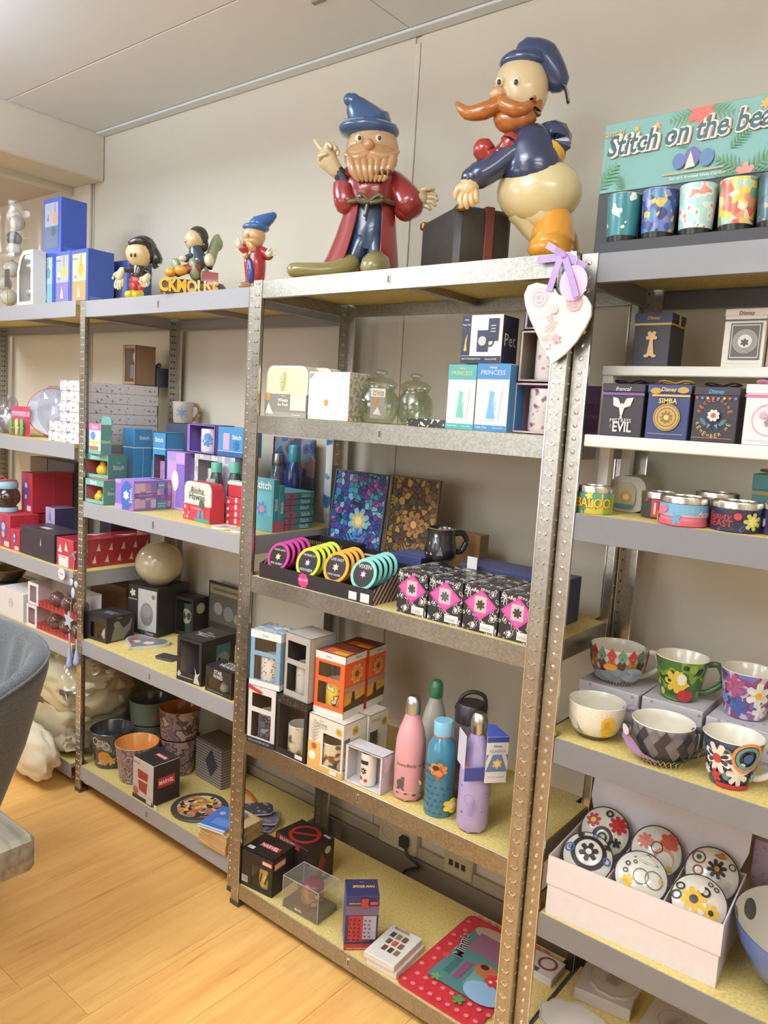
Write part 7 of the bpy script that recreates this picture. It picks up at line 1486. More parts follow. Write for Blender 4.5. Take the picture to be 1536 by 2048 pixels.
t, f, w, h = (lambda TL, TR: (thing('picture_frame', 'dark picture frame with a beige header leaning at the back of its shelf', 'picture', (TL.x, .405, ZB3)), None, TR.x-TL.x+.05, TL.z-ZB3))(at_y((418, 1160), .405), at_y((470, 1173), .405))
w = min(w, XB1-.04-at_y((418, 1160), .405).x)
MB().box(0, 0, 0, w, .012, h, bev=.002).build('frame', M('#3a3632', .4), t)
art(t, lambda x, y, e: (x, -e, y), w, h, [('r', .05, .8, .95, .96, '#8d8468'), ('r', .05, .3, .95, .8, '#5a5650'), ('e', .3, .55, .12, '#8a8882'), ('e', .6, .5, .14, '#7a7a80'), ('e', .85, .45, .1, '#8f8c80'), ('t', 'NIGHTMARE BEFORE', .5, .88, .7, '#4a4438')])
def heart(n=40): return [(.5*(16*math.sin(a)**3)/16, .5*(13*math.cos(a)-5*math.cos(2*a)-2*math.cos(3*a)-math.cos(4*a))/16) for a in [2*math.pi*k/n for k in range(n)]][::-1]
q = at_z((289, 1288), ZB3); sz = rad(q, 94)*2*1.02; hp_ = [(x*sz, y*sz) for x, y in heart()]
t = thing('heart_dish', 'flat heart shaped dish with white rim and grey and red print', 'dish', (q.x, q.y+.0, ZB3), .35)
MB().prism(hp_, lambda x, y, e: (x, y, e), .0, .009, mcap=None).build('dish', M('#d2cdc4', .25, coat=.4), t, 50)
MB().prism([(x*.88, y*.88) for x, y in hp_], lambda x, y, e: (x, y, e), .009, .0098).build('printed_face', P('stripes', ['#7d7c82', '#8b8a90'], 60, .3), t)
art(t, lambda x, y, e: (-sz/2+x, -sz/2+y, .0098+e), sz, sz, [('e', .35, .42, .09, '#c9d0d0'), ('e', .24, .52, .07, '#b0442f'), ('e', .64, .45, .11, '#d5d2c9'), ('s', .5, .62, .16, '#8f6f86', 6, .6), ('e', .3, .36, .05, '#a83a3a')], eps=.0003)
q = at_z((330, 1317), ZB3)
tag(MB().prism(rounded(.075, .05, .01), lambda x, y, e: (x, y-.025, e), 0, .008).build('trinket_tray', M('#4f4e52', .25, coat=.4), None, 50, loc=(q.x+.006, q.y+.006, ZB3), rz=.25), 'dark grey glossy trinket tray beside the tall black window box', 'tray')
S_ = spot(ZB3, (353, 1357), (402, 1374), 1271, (468, 1350))
b = windowed('tall black window box with white script on its top, at the shelf front', S_, (BKB, BKB2, '#33312f'), [(.1, .22, .88, .93)], dict(T=[('t', 'The\nNightmare\nBefore', .5, .5, .7, FADE)], F=[('r', .14, .09, .66, .11, '#a9a5a0'), ('p', [(.7, .03), (.76, .26), (.72, .4), (.82, .24), (.95, .3), (.86, .18), (.95, .02)], '#c2bfba'), ('p', [(.02, .12), (.1, .24), (.2, .16), (.1, .08)], '#b5b2ad')], R=[('r', .42, .46, .85, .84, '#3f6f74'), ('e', .62, .46, .2, '#8a8784', 1.0), ('e', .52, .46, .06, '#2c2a2a', 1.5)]), inner='#77737a', name='mug_box')
S_ = spot(ZB3, (410, 1379), (462, 1401), 1328, .075)
b = windowed('small black window box reading STAR WARS beside the post', S_, (BKB, BKB2, '#33312f'), [(.08, .17, .94, .58)], dict(F=[('t', '*STAR\nWARS', .48, .76, .36, '#d6d3cf'), ('r', .1, .07, .7, .09, '#9a9691')], T=[('t', '*STAR\nWARS', .55, .55, .6, '#d6d3cf')]), inner='#3c3836', name='mug_box')
q = inside(b, .45, .5, .0022); t = thing('salt_shaker', 'white and brown ceramic shaker in the small black window box', 'shaker', q)
MB().lathe([(0, 0), (.016, 0), (.019, .008), (.017, .02), (.012, .03), (0, .033)], 20).build('body', M('#b9ab98', .3), t, 50)
# ------------------------------------------------------------------ near bay, lowest level
ZB4 = B4-.0005
PRT = P('blobs', ['#8a7478', '#a58f8c', '#6f5a60', '#b9a49a', '#7d6f86'], 30, .35, seed=4)
def bin_(label, p, wb, wt, top, out, inn, items=None, group='round waste bins', q=None, rim=None):
    if q is None: q, rb = foot(ZB4, p, wb)
    else: rb = rad(q, wb)
    rt_ = rad(q, wt); h = height_to(q, top); q.y = max(q.y, YB0+.018+rt_)
    return cup(label, q, h, [(rb, .002), (rb*1.02, .006), (rt_, h)], out, inn, rz=cam_rz(q), name='waste_bin', cat='bin', group=group, items=items, n=44, rim=rim), q, h
bin_('dark grey round bin with white scrolls and an orange motif', (209, 1543), 64, 84, 1459, '#4a484c', '#3f3d42', [('o', .2, .8, .07, .05, '#b9b3ad'), ('o', .3, .76, .06, .042, '#b9b3ad'), ('f', .2, .62, .26, .5, '#b9b3ad'), ('o', .4, .68, .07, .05, '#b9b3ad'), ('f', .34, .72, .2, -.6, '#b9b3ad'), ('e', .36, .34, .12, '#c98a3f'), ('s', .5, .25, .08, '#cfa86a', 5, .5), ('o', .62, .3, .06, .05, '#b9b3ad'), ('o', .58, .5, .05, .04, '#b9b3ad'), ('p', [(.2, .14), (.3, .3), (.42, .12)], '#b9b3ad')])
bin_('round bin with a pinkish comic print and an orange inside, behind the red mask box', (252, 1577), 66, 86, 1490, PRT, '#d9924a', None, rim='#d98f45')
for k, (px, py, zt0) in enumerate(((354, 1469, 0), (355, 1413, 1))):
    q = at_y((358, 1500), .27); q.z = ZB4
    if k == 0: t, q, h0 = bin_('lower comic print bin of the orange-rimmed pair at the back', None, 62, 80, 1470, P('blobs', ['#7a656a', '#94807e', '#5f4d53', '#a8938a'], 30, .35, seed=6), '#a8683a', None, q=q, rim='#a8683a')
    else:
        q = q+Vector((0, 0, h0*.62)); rb, rt_ = rad(q, 66), rad(q, 80); h = height_to(q, 1413)
        cup('upper comic print bin of the orange-rimmed pair, nested in the lower one', Vector((q.x, q.y, ZB4+h0+.0022)), max(.04, h-h0*.38-.003), [(rt_*.9, .001), (rt_, max(.04, h-h0*.38-.003))], P('blobs', ['#7a656a', '#94807e', '#5f4d53', '#b5a096'], 30, .35, seed=9), '#b06c3c', name='waste_bin', cat='bin', group='round waste bins', rim='#b8743f')
for k in range(2):
    q = at_y((299, 1450), .31); q.z = ZB4
    if k == 0: t, q, h1_ = bin_('lower sage green bin of the green pair at the back', None, 68, 80, 1440, '#707a68', '#5a5f54', [('e', .6, .5, .1, '#a88a78')], q=q)
    else:
        h = height_to(Vector((q.x, q.y, ZB4)), 1395)-h1_-.0026; rt_ = rad(q, 79)
        cup('upper sage green bin of the green pair, standing in the lower one', Vector((q.x, q.y, ZB4+h1_+.0022)), max(.03, h), [(rt_*.93, .001), (rt_, max(.03, h))], '#7a8570', '#5f6458', name='waste_bin', cat='bin', group='round waste bins', items=[('e', .62, .4, .1, '#a0705f', .7)], rz=cam_rz(q))
S_ = spot(ZB4, (265, 1591), (305, 1616), 1511, (359, 1590))
carton('black and white mug box with a red tumbler picture in front of the bins', S_, ('#c4bdb6', '#332c2a', '#332f2d'), dict(F=[('r', 0, 0, 1, .1, '#332c2a'), ('p', [(.32, .26), (.68, .22), (.76, .74), (.24, .76)], '#a83a34'), ('r', .27, .5, .73, .54, '#d8d2cc'), ('r', .28, .6, .74, .62, '#7a2a26'), ('t', '*MARVEL', .22, .9, .3, '#c98a80'), ('e', .16, .2, .12, '#b0645a'), ('r', .7, .03, .95, .15, '#c9c5c0')], R=[('r', .18, .42, .8, .66, '#b8342f'), ('t', '*MARVEL', .49, .54, .54, '#ece6e0', 0, 0, 1.3)], T=logo(.62, .6, .5)), name='mug_box')
STP = P('stripes', ['#8a8078', '#5f5a5c'], 34, .5, stretch=(0, 0, 1))
S_ = spot(ZB4, (404, 1545), (455, 1575), 1468, (532, 1545)); S_ = (S_[0]+Vector((0, -.03, 0)), S_[1], .1, S_[3], S_[4])
b = carton('striped storage box with a dark diamond patch behind the rack post', S_, ('#6f6866', '#6f6866', '#5a5450'), dict(F=[('r', 0, .04+.068*k, 1, .066+.068*k, '#a89e94') for k in range(14)]+[('p', [(.62, .2), (.85, .55), (.62, .9), (.4, .55)], '#3d3c48')], R=[('r', 0, .04+.068*k, 1, .066+.068*k, '#a89e94') for k in range(14)], T=[('r', .1, .1, .9, .9, '#5f564e')]), name='storage_box')
q, r_ = at_z((399, 1617), ZB4), 0; r_ = rad(q, 112)
disc('large round plate with a dark rim and a crowded orange, yellow and black print', Vector((q.x, q.y, ZB4)), r_, .008, '#4a4640', P('cells', ['#3a3634', '#d98a4a', '#d9c8b0', '#e0c23a', '#b85a48', '#8a8a88', '#3f3a38', '#c9704a'], 70, .3, seed=4), name='plate', cat='plate', R=(0, 0, 0))
S_ = spot(ZB4, (401, 1692), (455, 1724), 1653, .15); S_ = (S_[0]+Vector((-.026, .012, 0)),)+S_[1:]; c, w, d, h, rz = S_
wd_ = P('blobs', ['#c9a874', '#bd9a64', '#d3b585'], 18, .6, seed=1, coat=0, stretch=(.15, 1, 4))
for k in range(2): carton(('lower' if k == 0 else 'upper')+' flat pale wooden box at the shelf front beside the post', (Vector((c.x+(.004 if k else 0), c.y, ZB4+k*h/2)), w, d, h/2-.0008, rz), (wd_, wd_, wd_), name='wooden_box', group='flat wooden boxes')
zz = ZB4+h
def booklet(label, p, w, d, th, rz, col, items, z):
    q = at_z(p, z); t = thing('booklet', label, 'book', (q.x, q.y, z), rz); MB().box(-w/2, -d/2, 0, w/2, d/2, th*.2, bev=.0005).build('cover', M('#c9cdd3', .5), t); MB().box(-w/2+.001, -d/2+.001, th*.2, w/2-.002, d/2-.001, th*.8).build('pages', M('#d6d3cc', .6), t); MB().box(-w/2, -d/2, th*.8, w/2, d/2, th, bev=.0005).build('cover', M(col, .35), t)
    art(t, lambda x, y, e: (-w/2+x, -d/2+y, th+e), w, d, items, eps=.0003); return t
booklet('blue booklet with a small pink badge on top of the wooden boxes', (446, 1642), .10, .13, .008, .25, '#4a72b8', [('r', .0, .0, 1, .06, '#d3d6da'), ('e', .3, .7, .1, '#c9a0b0'), ('r', .3, .2, .9, .5, '#5f8ac9')], zz+.0008)
booklet('pale blue booklet lying behind the rack post beside the fabric pouches', (500, 1648), .11, .12, .006, -.1, '#6f9ad0', [('r', .1, .1, .9, .5, '#8fb3dc'), ('r', 0, 0, 1, .06, '#d3d6da')], ZB4)
for k, (px, py, c_, lab) in enumerate(((515, 1652, '#5a5570', 'navy patterned fabric pouch with white piping, lowest of the pile'), (520, 1640, '#7d6f86', 'mauve patterned fabric pouch with white piping, middle of the pile'), (508, 1622, '#47434f', 'dark fabric pouch with white piping, top of the pile'))):
    q = at_z((px, py+8*k), ZB4); z = ZB4+k*.0135
    q = Vector((min(q.x, XB1-.085), min(q.y, .33), z)); t = thing('fabric_pouch', lab, 'pouch', q, .5+.2*k, 'fabric pouches')
    o_ = rounded(.12, .07, .022); MB().prism(o_, lambda x, y, e: (x, y-.035, e), 0, .0105).build('pouch', P('blobs', [c_, c_, '#9a94a2'], 40, .7, seed=k, coat=0, pos=[0, .5, .62]), t, 60)
    mb = MB(); mb.tube([(x, y-.035, .006) for x, y in o_[::3]], .0028, 6, close=True, smooth=2); mb.build('piping', M('#cfcbd2', .6), t, 60)
q = at_z((512, 1596), ZB4); q.x = min(q.x, XB1-.06)
t = thing('orange_strap', 'orange rolled strap lying behind the fabric pouches', 'strap', (q.x-.02, min(q.y, .39), ZB4)); mb = MB(); mb.tube([(-.05, .0, .008), (0, -.008, .008), (.05, -.03, .008)], .0075, 8, flat=.6); mb.build('strap', M('#c9642c', .6), t, 60)
q = at_z((311, 1620), ZB4); tag(MB().box(-.007, -.0005, 0, .007, .0005, .016).build('price_tag', M('#d6d3d6', .5), None, loc=(q.x, YB0+.006, ZB4)), 'tiny white price tag standing at the shelf edge by the mug box', 'tag')
# ------------------------------------------------------------------ bag of cream textiles on the far bay's lowest shelf
t = thing('textile_bag', 'large clear bag stuffed with cream textiles on the lowest shelf of the far bay', 'bag', (-1.16, .2, A5-.0005))
def folds(mb, c, rx, ry, rz, n=64, seed=0, amp=.1, zmin=0, lim=None):
    vs, fs = [], []; h = n//2
    for j in range(h+1):
        th = math.pi*j/h
        for i in range(n):
            a = 2*math.pi*i/n; d = Vector((math.sin(th)*math.cos(a), math.sin(th)*math.sin(a), math.cos(th)))
            k = 1+amp*mnoise.fractal(d*1.6+Vector((seed, 0, 0)), .8, 2, 2)*2+amp*1.1*abs(mnoise.noise(d*4+Vector((seed, 3, d.z*9))))-amp*.5*abs(mnoise.noise(d*9+Vector((seed+5, 1, d.z*14))))
            k *= (abs(d.x)**3+abs(d.y)**3+abs(d.z)**3)**(-1/3)*.92
            p = Vector((c[0]+rx*d.x*k, c[1]+ry*d.y*k, c[2]+rz*d.z*k)); p.z = max(p.z, zmin)
            if lim: p.x = min(p.x, lim[0]); p.y = max(min(p.y, lim[2]), lim[1]); p.z = min(p.z, lim[3])
            vs.append(p)
    for j in range(h):
        for i in range(n): fs.append((j*n+i, (j+1)*n+i, (j+1)*n+(i+1) % n, j*n+(i+1) % n))
    mb.add(vs, fs)
CT = M('#d6cbb0', .85, wear=.12, bump=.4, bscale=14); lim_ = (.205, -.164, .22, .392)
for k, (cx, cy, cz, rx, ry, rz_) in enumerate(((-.06, -.04, .10, .27, .19, .10), (-.04, .0, .24, .27, .18, .10), (-.0, .05, .33, .2, .15, .07))):
    mb = MB(); folds(mb, (cx, cy, cz), rx, ry, rz_, seed=k*3.1, amp=.14, zmin=.002, lim=lim_); mb.build('folded_textile', CT, t, 80)
mb = MB(); folds(mb, (.0, -.235, .03), .2, .062, .10, n=48, seed=11, amp=.09, lim=(.2, -.32, -.1735, .12), zmin=-.075); mb.build('folded_textile', CT, t, 80)
mb = MB(); folds(mb, (-.04, .0, .19), .285, .20, .205, seed=7, amp=.12, zmin=.0005, lim=(.212, -.175, .228, .398)); mb.build('clear_bag', clear('bag_film', '#f1efe6', .5, .06, '#d6d2c4', .12), t, 80)
MB().box(.11, -.168, .25, .17, -.166, .272, bev=.0005).build('dark_label', M('#3f3b35', .5), t)
# ------------------------------------------------------------------ mug rack
def fbox(label, pL, pR, top, y, z, d, cols, faces=None, **k):
    L, R = at_y(pL, y), at_y(pR, y); S_ = (Vector(((L.x+R.x)/2, y, z)), R.x-L.x-.001, d, height_to(Vector((L.x, y, z)), top), 0); return carton(label, S_, cols, faces, **k)
zw = W1+.0003; CBK = '#302b32'; NVY = '#2f3a66'
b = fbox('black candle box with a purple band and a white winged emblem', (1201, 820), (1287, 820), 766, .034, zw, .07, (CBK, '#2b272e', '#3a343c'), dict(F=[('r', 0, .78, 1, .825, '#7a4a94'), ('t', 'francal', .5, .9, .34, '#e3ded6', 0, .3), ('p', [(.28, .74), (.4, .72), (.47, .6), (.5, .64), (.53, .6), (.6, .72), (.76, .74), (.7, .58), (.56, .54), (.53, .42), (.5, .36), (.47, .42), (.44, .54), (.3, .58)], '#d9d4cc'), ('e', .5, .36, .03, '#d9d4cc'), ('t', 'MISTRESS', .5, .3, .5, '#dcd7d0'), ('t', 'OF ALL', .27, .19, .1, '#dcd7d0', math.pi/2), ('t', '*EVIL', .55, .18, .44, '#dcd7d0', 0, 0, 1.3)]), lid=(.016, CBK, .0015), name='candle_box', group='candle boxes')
def ribbon(b, c_):
    mb = MB(); x = 0; y = b.d/2
    for s_ in (-1, 1): mb.tube([(0, y, b.h+.003), (s_*.02, y-.008, b.h+.008), (s_*.03, y, b.h+.005), (s_*.012, y+.008, b.h+.003)], .004, 8, flat=.45)
    mb.build('ribbon_bow', M(c_, .35), b.t, 60)
ribbon(b, '#3a2f4a')
GD = '#c2a052'
b = fbox('navy candle box with a gold sun disc reading SIMBA', (1291, 820), (1380, 820), 768, .034, zw, .07, (NVY, '#2a345c', '#3a4674'), dict(F=[('r', .12, .78, .98, .815, GD), ('e', .2, .88, .13, '#a8883f', .55), ('e', .82, .9, .13, '#a8883f', .55), ('t', '*Disney', .5, .9, .34, '#d0b36a', 0, .2), ('t', '*SIMBA', .5, .7, .42, '#d0b36a'), ('e', .5, .4, .31, '#b0904a'), ('o', .5, .4, .29, .27, '#6f5a34'), ('o', .5, .4, .22, .2, '#6f5a34'), ('s', .5, .4, .15, '#7d6638', 9, .6), ('e', .5, .4, .06, '#c9ab5f'), ('r', .1, .09, .9, .1, '#a8966a')]), lid=(.016, NVY, .0015), name='candle_box', group='candle boxes'); ribbon(b, '#c2a052')
b = fbox('black candle box with a colourful flower wreath and ring of letters', (1384, 820), (1478, 820), 772, .034, zw, .07, (CBK, '#2b272e', '#3a343c'), dict(F=[('t', '*Disney', .5, .9, .34, '#4f8fc9', 0, .2)]+[('s', .08+.12*k, .79, .035, ('#b84a48', '#4f7fb8', '#c9b04a')[k % 3], 5, .55) for k in range(8)]+[('t', ch, .5+.36*math.cos(a), .44+.33*math.sin(a), .055 if ch != 'I' else .02, c_, a+(-math.pi/2 if up_ else math.pi/2)) for up_, word, c_ in ((1, 'RECUERDAME', '#c9704a'), (0, 'REMEMBER ME', '#c9b04a')) for i, ch in enumerate(word) if ch != ' ' for a in [(math.radians(160-140*i/(len(word)-1)) if up_ else math.radians(200+140*i/(len(word)-1)))]]+[('s', .5, .48, .14, '#d6d0c4', 8, .75), ('s', .5, .48, .07, '#b8504a', 6, .6), ('f', .36, .3, .2, 2.3, '#4f8fa0'), ('f', .64, .3, .2, .8, '#4f8fa0'), ('p', [(.38, .24), (.46, .3), (.4, .34)], '#4a7ab8'), ('p', [(.62, .24), (.54, .3), (.6, .34)], '#4a7ab8'), ('r', .06, .07, .94, .08, '#b0604a')]), lid=(.016, CBK, .0015), name='candle_box', group='candle boxes'); ribbon(b, '#3a3a4a')
b = fbox('white candle box with a pink band and an oval floral emblem', (1487, 820), (1590, 820), 768, .034, zw, .07, ('#d8d2d0', '#c9c3c2', '#dcd7d5'), dict(F=[('r', 0, .79, 1, .83, '#cf5f98'), ('o', .52, .42, .34, .325, '#c96aa0'), ('s', .4, .5, .09, '#c99ab0', 6, .55), ('s', .5, .38, .07, '#b86a94', 5, .5), ('f', .5, .3, .25, 1.5, '#6f8a72'), ('r', .06, .07, .94, .08, '#c9a0b0')]), lid=(.016, '#dcd6d4', .0015), name='candle_box', group='candle boxes'); ribbon(b, '#d98ab0')
zw2 = W2+.0003
b = fbox('black candle box with a gold band and a gold emblem, on the upper riser step', (1265, 690), (1340, 690), 627, .145, zw2, .085, ('#2f2c34', '#2a272e', '#3a363c'), dict(F=[('r', 0, .77, 1, .81, GD), ('r', 0, .81, 1, 1, '#2f3452'), ('t', '*Disney', .52, .9, .34, '#b88f4a', 0, .2), ('s', .5, .56, .16, '#c9a873', 5, .55, math.pi/10), ('p', [(.46, .5), (.54, .5), (.6, .2), (.4, .2)], '#c9a873'), ('e', .4, .2, .07, '#c9a873', .6), ('e', .6, .2, .07, '#c9a873', .6), ('r', .1, .08, .9, .085, '#6f6a86')], R=[('r', 0, .77, 1, .81, GD), ('r', .45, .81, .6, 1, '#c9b88a')]), lid=(.014, '#2f3452', .0012), name='candle_box', group='candle boxes')
fr_ = [('r', 0, .79, 1, .815, '#3a363a'), ('t', '*Disney', .52, .91, .36, '#4a464a', 0, .2), ('r', .18, .13, .9, .75, '#4f4b48'), ('r', .21, .155, .87, .725, '#c2bbb0'), ('r', .23, .175, .85, .705, '#57534f')]+[('o', .54, .44, .29-.03*k, .275-.03*k, '#b9b2a8') for k in range(4)]+[('e', .54, .44, .17, '#cfc8bd'), ('s', .54, .42, .1, '#45413e', 6, .6), ('r', .1, .06, .9, .065, '#8a8580')]
b = fbox('white candle box with a dark square ornamental frame, on the upper riser step', (1443, 690), (1530, 690), 618, .145, zw2, .085, ('#d6cfc4', '#c2bbb0', '#d9d3c9'), dict(F=fr_), lid=(.014, '#d9d3c9', .0012), name='candle_box', group='candle boxes')
b = fbox('beige candle box cut off by the frame edge on the upper riser step', (1534, 690), (1600, 690), 640, .16, zw2, .07, ('#b59a86', '#a88e7b', '#bca491'), name='candle_box', group='candle boxes')
# candle tins
ZD2 = D2-.0005
def tn(label, p, wpx, top, side, items=None, q=None, **k):
    if q is None: q, r = foot(ZD2, p, wpx)
    else: r = rad(q, wpx)
    return tin(label, q, r, height_to(q, top+2), side, items, **k)
tn('candle tin reading BALOO on green stripes', (1187, 1029), 76, 969, P('cells', ['#4f8f86', '#c9c04a', '#3f7a8a', '#8aa84a', '#d97a3a', '#5a9a7a'], 60, .35, seed=2, stretch=(1, 1, .25)), [('t', t_, .47+dx, .50+dy, w_, c_, 0, 0, 1.25) for t_, dx, dy, w_, c_ in (('BALOO', 0, 0, .66, '#c9502c'), ('BALOO', .012, .02, .63, '#c9502c'), ('BALOO', .004, .02, .62, '#e8c42c'))]+[('s', .4, .88, .07, '#e0c83a', 5, .5)])
HRT = P('blobs', ['#3f4a46', '#3a4440', '#b84a5a', '#3a4440', '#c97a8a'], 55, .35, seed=5, pos=[0, .5, .58, .62, .68])
q = at_y((1322, 1020), .13); q.z = ZD2
tn('dark candle tin with small red hearts and a red strip, behind the beach tin', None, 80, 982, HRT, [('r', .34, .05, .46, .98, '#b83a3f'), ('r', .385, .2, .415, .8, '#e3cfc6')], q=q)
tn('candle tin with a pink and blue beach scene and a blue star', (1364, 1054), 94, 990, '#c9788a', [('r', .0, .5, 1, 1, '#6fa3c0'), ('r', 0, .42, 1, .5, '#d998a0'), ('r', 0, 0, 1, .22, '#c9586a'), ('s', .4, .32, .1, '#5f94b0', 5, .45), ('e', .16, .66, .09, '#d9708f', .8), ('e', .22, .75, .06, '#d9708f', .8), ('r', 0, .05, .07, .5, '#d9b84a'), ('t', 'Ariel', .8, .62, .2, '#e0d8d2', 0, .2)])
tn_q = at_y((1432, 1020), .165); tn_q.z = ZD2
tn('candle tin with a pink label, standing at the back between two tins', None, 82, 983, P('blobs', ['#6a5a5c', '#84706f', '#a86a72'], 40, .35, seed=3), [('r', .1, .2, .3, .9, '#c9708a')], q=tn_q)
tn('dark blue candle tin with red letters and a yellow green flower', (1469, 1066), 97, 1000, P('blobs', ['#2c2a44', '#33304c', '#4a5a9a', '#2f2c46', '#8a4a6a'], 50, .35, seed=7, pos=[0, .5, .58, .63, .68]), [('r', .05, .15, .48, .85, '#2e2633'), ('t', 'Beauty', .26, .62, .36, '#b8343a', 0, .25), ('t', 'BEAST', .28, .34, .36, '#b8343a'), ('s', .72, .5, .13, '#b9b84a', 7, .55), ('s', .72, .5, .07, '#d9cf8a', 6, .5), ('e', .52, .7, .05, '#c23a3f')])
tn('purple candle tin with white specks, cut off by the frame edge', (1573, 1077), 96, 1005, P('dots', ['#4a3f7a', '#c9c3d9'], 130, .35, pos=[0, .2]), [('e', .1, .45, .06, '#d9d3e0')])
# bubble wrapped parcel
L, R = at_y((1202, 995), .15), at_y((1270, 995), .15)
t = thing('wrapped_parcel', 'roll-shaped parcel in white foam wrap with a gold tin showing, behind the BALOO tin', 'parcel', ((L.x+R.x)/2+.016, .158, ZD2))
w, h = R.x-L.x+.004, .075
mb = MB(); n = 14
o_ = rounded(w, h, .024, 5); MB().prism(o_, lambda x, y, e: (x, e, y), 0, .11).build('foam_wrap', M('#c9c5ba', .6, bump=.6, bscale=90, wear=.08), t, 60)
mb = MB(); mb.prism([(x*.72-.008, h*.1+y*.72) for x, y in o_], lambda x, y, e: (x, e, y), -.004, .0005); mb.build('open_end', M('#b3ad98', .4), t, 50)
art(t, lambda x, y, e: (-w/2+x, -.004-e, y), w, h, [('e', .5, .42, .17, '#c29a4a'), ('e', .5, .42, .08, '#d9c9a8'), ('r', .2, .12, .7, .22, '#5f8f92')])
b = fbox('teal gift box with a gold band at the frame edge behind the tins', (1502, 985), (1580, 985), 947, .16, ZD2, .1, ('#4f9a9e', '#458b90', '#5aa5a8'), dict(F=[('r', 0, .62, 1, .68, GD), ('o', .6, .25, .4, .36, '#c9a06a')]), lid=(.03, '#4f9a9e', .0012)); ribbon(b, '#b08a4a')
# patterned grey boxes and mugs
ZD3 = D3-.0005
HB = P('dots', ['#bdbac0', '#8f8d95'], 62, .5, coat=0, pos=[0, .22])
def hbox(label, l, r, top, txt, back):
    S_ = spot(ZD3, l, r, top, back)
    return carton(label, S_, (HB, HB, HB), dict(F=[('r', 0, 0, 1, .32, '#b9b7bc'), ('t', 'Disney HOME', txt, .17, .42, '#6f6d75')]), name='mug_box', group='dotted grey mug boxes')
hA = hbox('grey dotted mug box carrying the harlequin mug', (1151, 1424), (1270, 1462), 1357, .75, .145)
hB = hbox('grey dotted mug box carrying the green mug', (1277, 1464), (1397, 1500), 1392, .75, .145)
hC = hbox('grey dotted mug box carrying the purple mug', (1404, 1503), (1545, 1547), 1432, .75, .145)
WIN = '#d9d4c4'
def mugat(label, z, p, wb, wt, topc, shape, out, ang, items=None, reach=.03, zl=.18, zh=.86, **k):
    q, rb = foot(z, p, wb); rt_ = rad(q, wt); h = height_to(q, topc)
    if shape == 'bowl': pr = [(rb, .002), (rb*1.04, h*.05), (rt_*.80, h*.22), (rt_*.95, h*.5), (rt_*.985, h*.8), (rt_, h)]
    else: pr = [(rb, .002), (rb*1.02, h*.04), (rb*.45+rt_*.55, h*.5), (rt_, h)]
    return cup(label, q, h, pr, out, WIN, handle=(ang, reach, zl, zh), rz=cam_rz(q), items=items, hw=.0048, **k)
HQ = ['#b8383a', '#b87a2f', '#6f8a78', '#5a4438', '#d3cfbf']
dm = []
for i in range(8):
    for j in range(3):
        u, v = .06+.126*i, .42+.24*j+(0)
        dm.append(('p', [(u-.058, v), (u, v+.22), (u+.058, v), (u, v-.22)], HQ[(i*2+j*3) % 4]))
        
mugat('wide mug with a red, orange and green harlequin pattern and grey cloud', hA.top+.0005, (1229, 1368), 58, 107, 1291, 'bowl', '#d3cfbf', .1, [d for d in dm]+[('r', .0, .0, 1, .14, '#d3cfbf')]+[('r', .045*k, .02, .045*k+.022, .16, '#3a3632') for k in range(22)]+[('e', .52, .36, .16, '#8a939c', .62), ('e', .68, .42, .13, '#929ba3', .75), ('e', .36, .32, .11, '#848d96', .7), ('e', .44, .62, .07, '#d08a35', .6), ('s', .6, .2, .03, '#b84a44', 5, .5)], hcol='#cfcab9')
GRN = P('blobs', ['#3f5a34', '#4a7038', '#7a9a3a', '#2f4a30', '#b83a34'], 24, .25, seed=6, pos=[0, .42, .52, .58, .68])
mugat('tapered green mug with yellow swirls and red patches', hB.top+.0005, (1356, 1404), 68, 102, 1312, 'cone', GRN, .1, [('s', .42, .5, .17, '#dcb83f', 7, .6), ('p', [(.36, .5), (.5, .78), (.7, .68), (.84, .62), (.62, .42), (.48, .2)], '#e0c044'), ('e', .52, .58, .07, '#e3dcc2', 1.2), ('e', .6, .18, .13, '#b8353a', .7), ('e', .66, .86, .06, '#8aa84a'), ('e', .2, .2, .05, '#c9c04a'), ('e', .14, .4, .04, '#a9b84a')], hcol='#4a6a3f')
PUP = P('blobs', ['#5a4a78', '#8a6a9c', '#c2b3c6', '#8f4a72', '#6f6fae'], 26, .25, seed=3)
mugat('tapered mug with a purple, pink and white flower print', hC.top+.0005, (1487, 1441), 75, 104, 1339, 'cone', PUP, .1, [('s', .32, .72, .16, '#a8567c', 6, .6), ('s', .66, .6, .18, '#dcd8d4', 6, .55), ('s', .4, .3, .15, '#4f5f9a', 6, .6), ('s', .72, .22, .12, '#dcd8d4', 5, .5), ('e', .66, .6, .05, '#dcaf3c'), ('s', .84, .84, .09, '#5a4a86', 6, .6), ('s', .16, .42, .09, '#7a84c0', 6, .6)], hcol='#6a5a86')
mugat('wide cream mug with a brown base band and a yellow patch', ZD3, (1187, 1481), 62, 113, 1401, 'bowl', P('dots', ['#d9d4c4', '#c4bfb0'], 120, .25, pos=[0, .2]), .1, [('r', 0, .02, 1, .16, '#5a4a3c'), ('s', .68, .42, .11, '#dcb43a', 7, .7), ('e', .66, .6, .09, '#d9b23c', 1.1), ('p', [(.62, .2), (.6, .5), (.74, .5), (.78, .18)], '#dcb03a'), ('e', .64, .6, .04, '#c98f3a'), ('p', [(.1, .3), (.24, .2), (.45, .16), (.3, .3), (.16, .48)], '#a89c8a'), ('e', .22, .42, .06, '#cfc9ba')], hcol='#8f84a0')
dmx = [('p', [(u-.06, v), (u, v+.2), (u+.06, v), (u, v-.2)], ('#3a363a', '#6f6a6e')[(i+j) % 2]) for i in range(8) for j in range(3) for u, v in [(.06+.12*i+(.06 if j % 2 else 0), .42+.2*j)]]
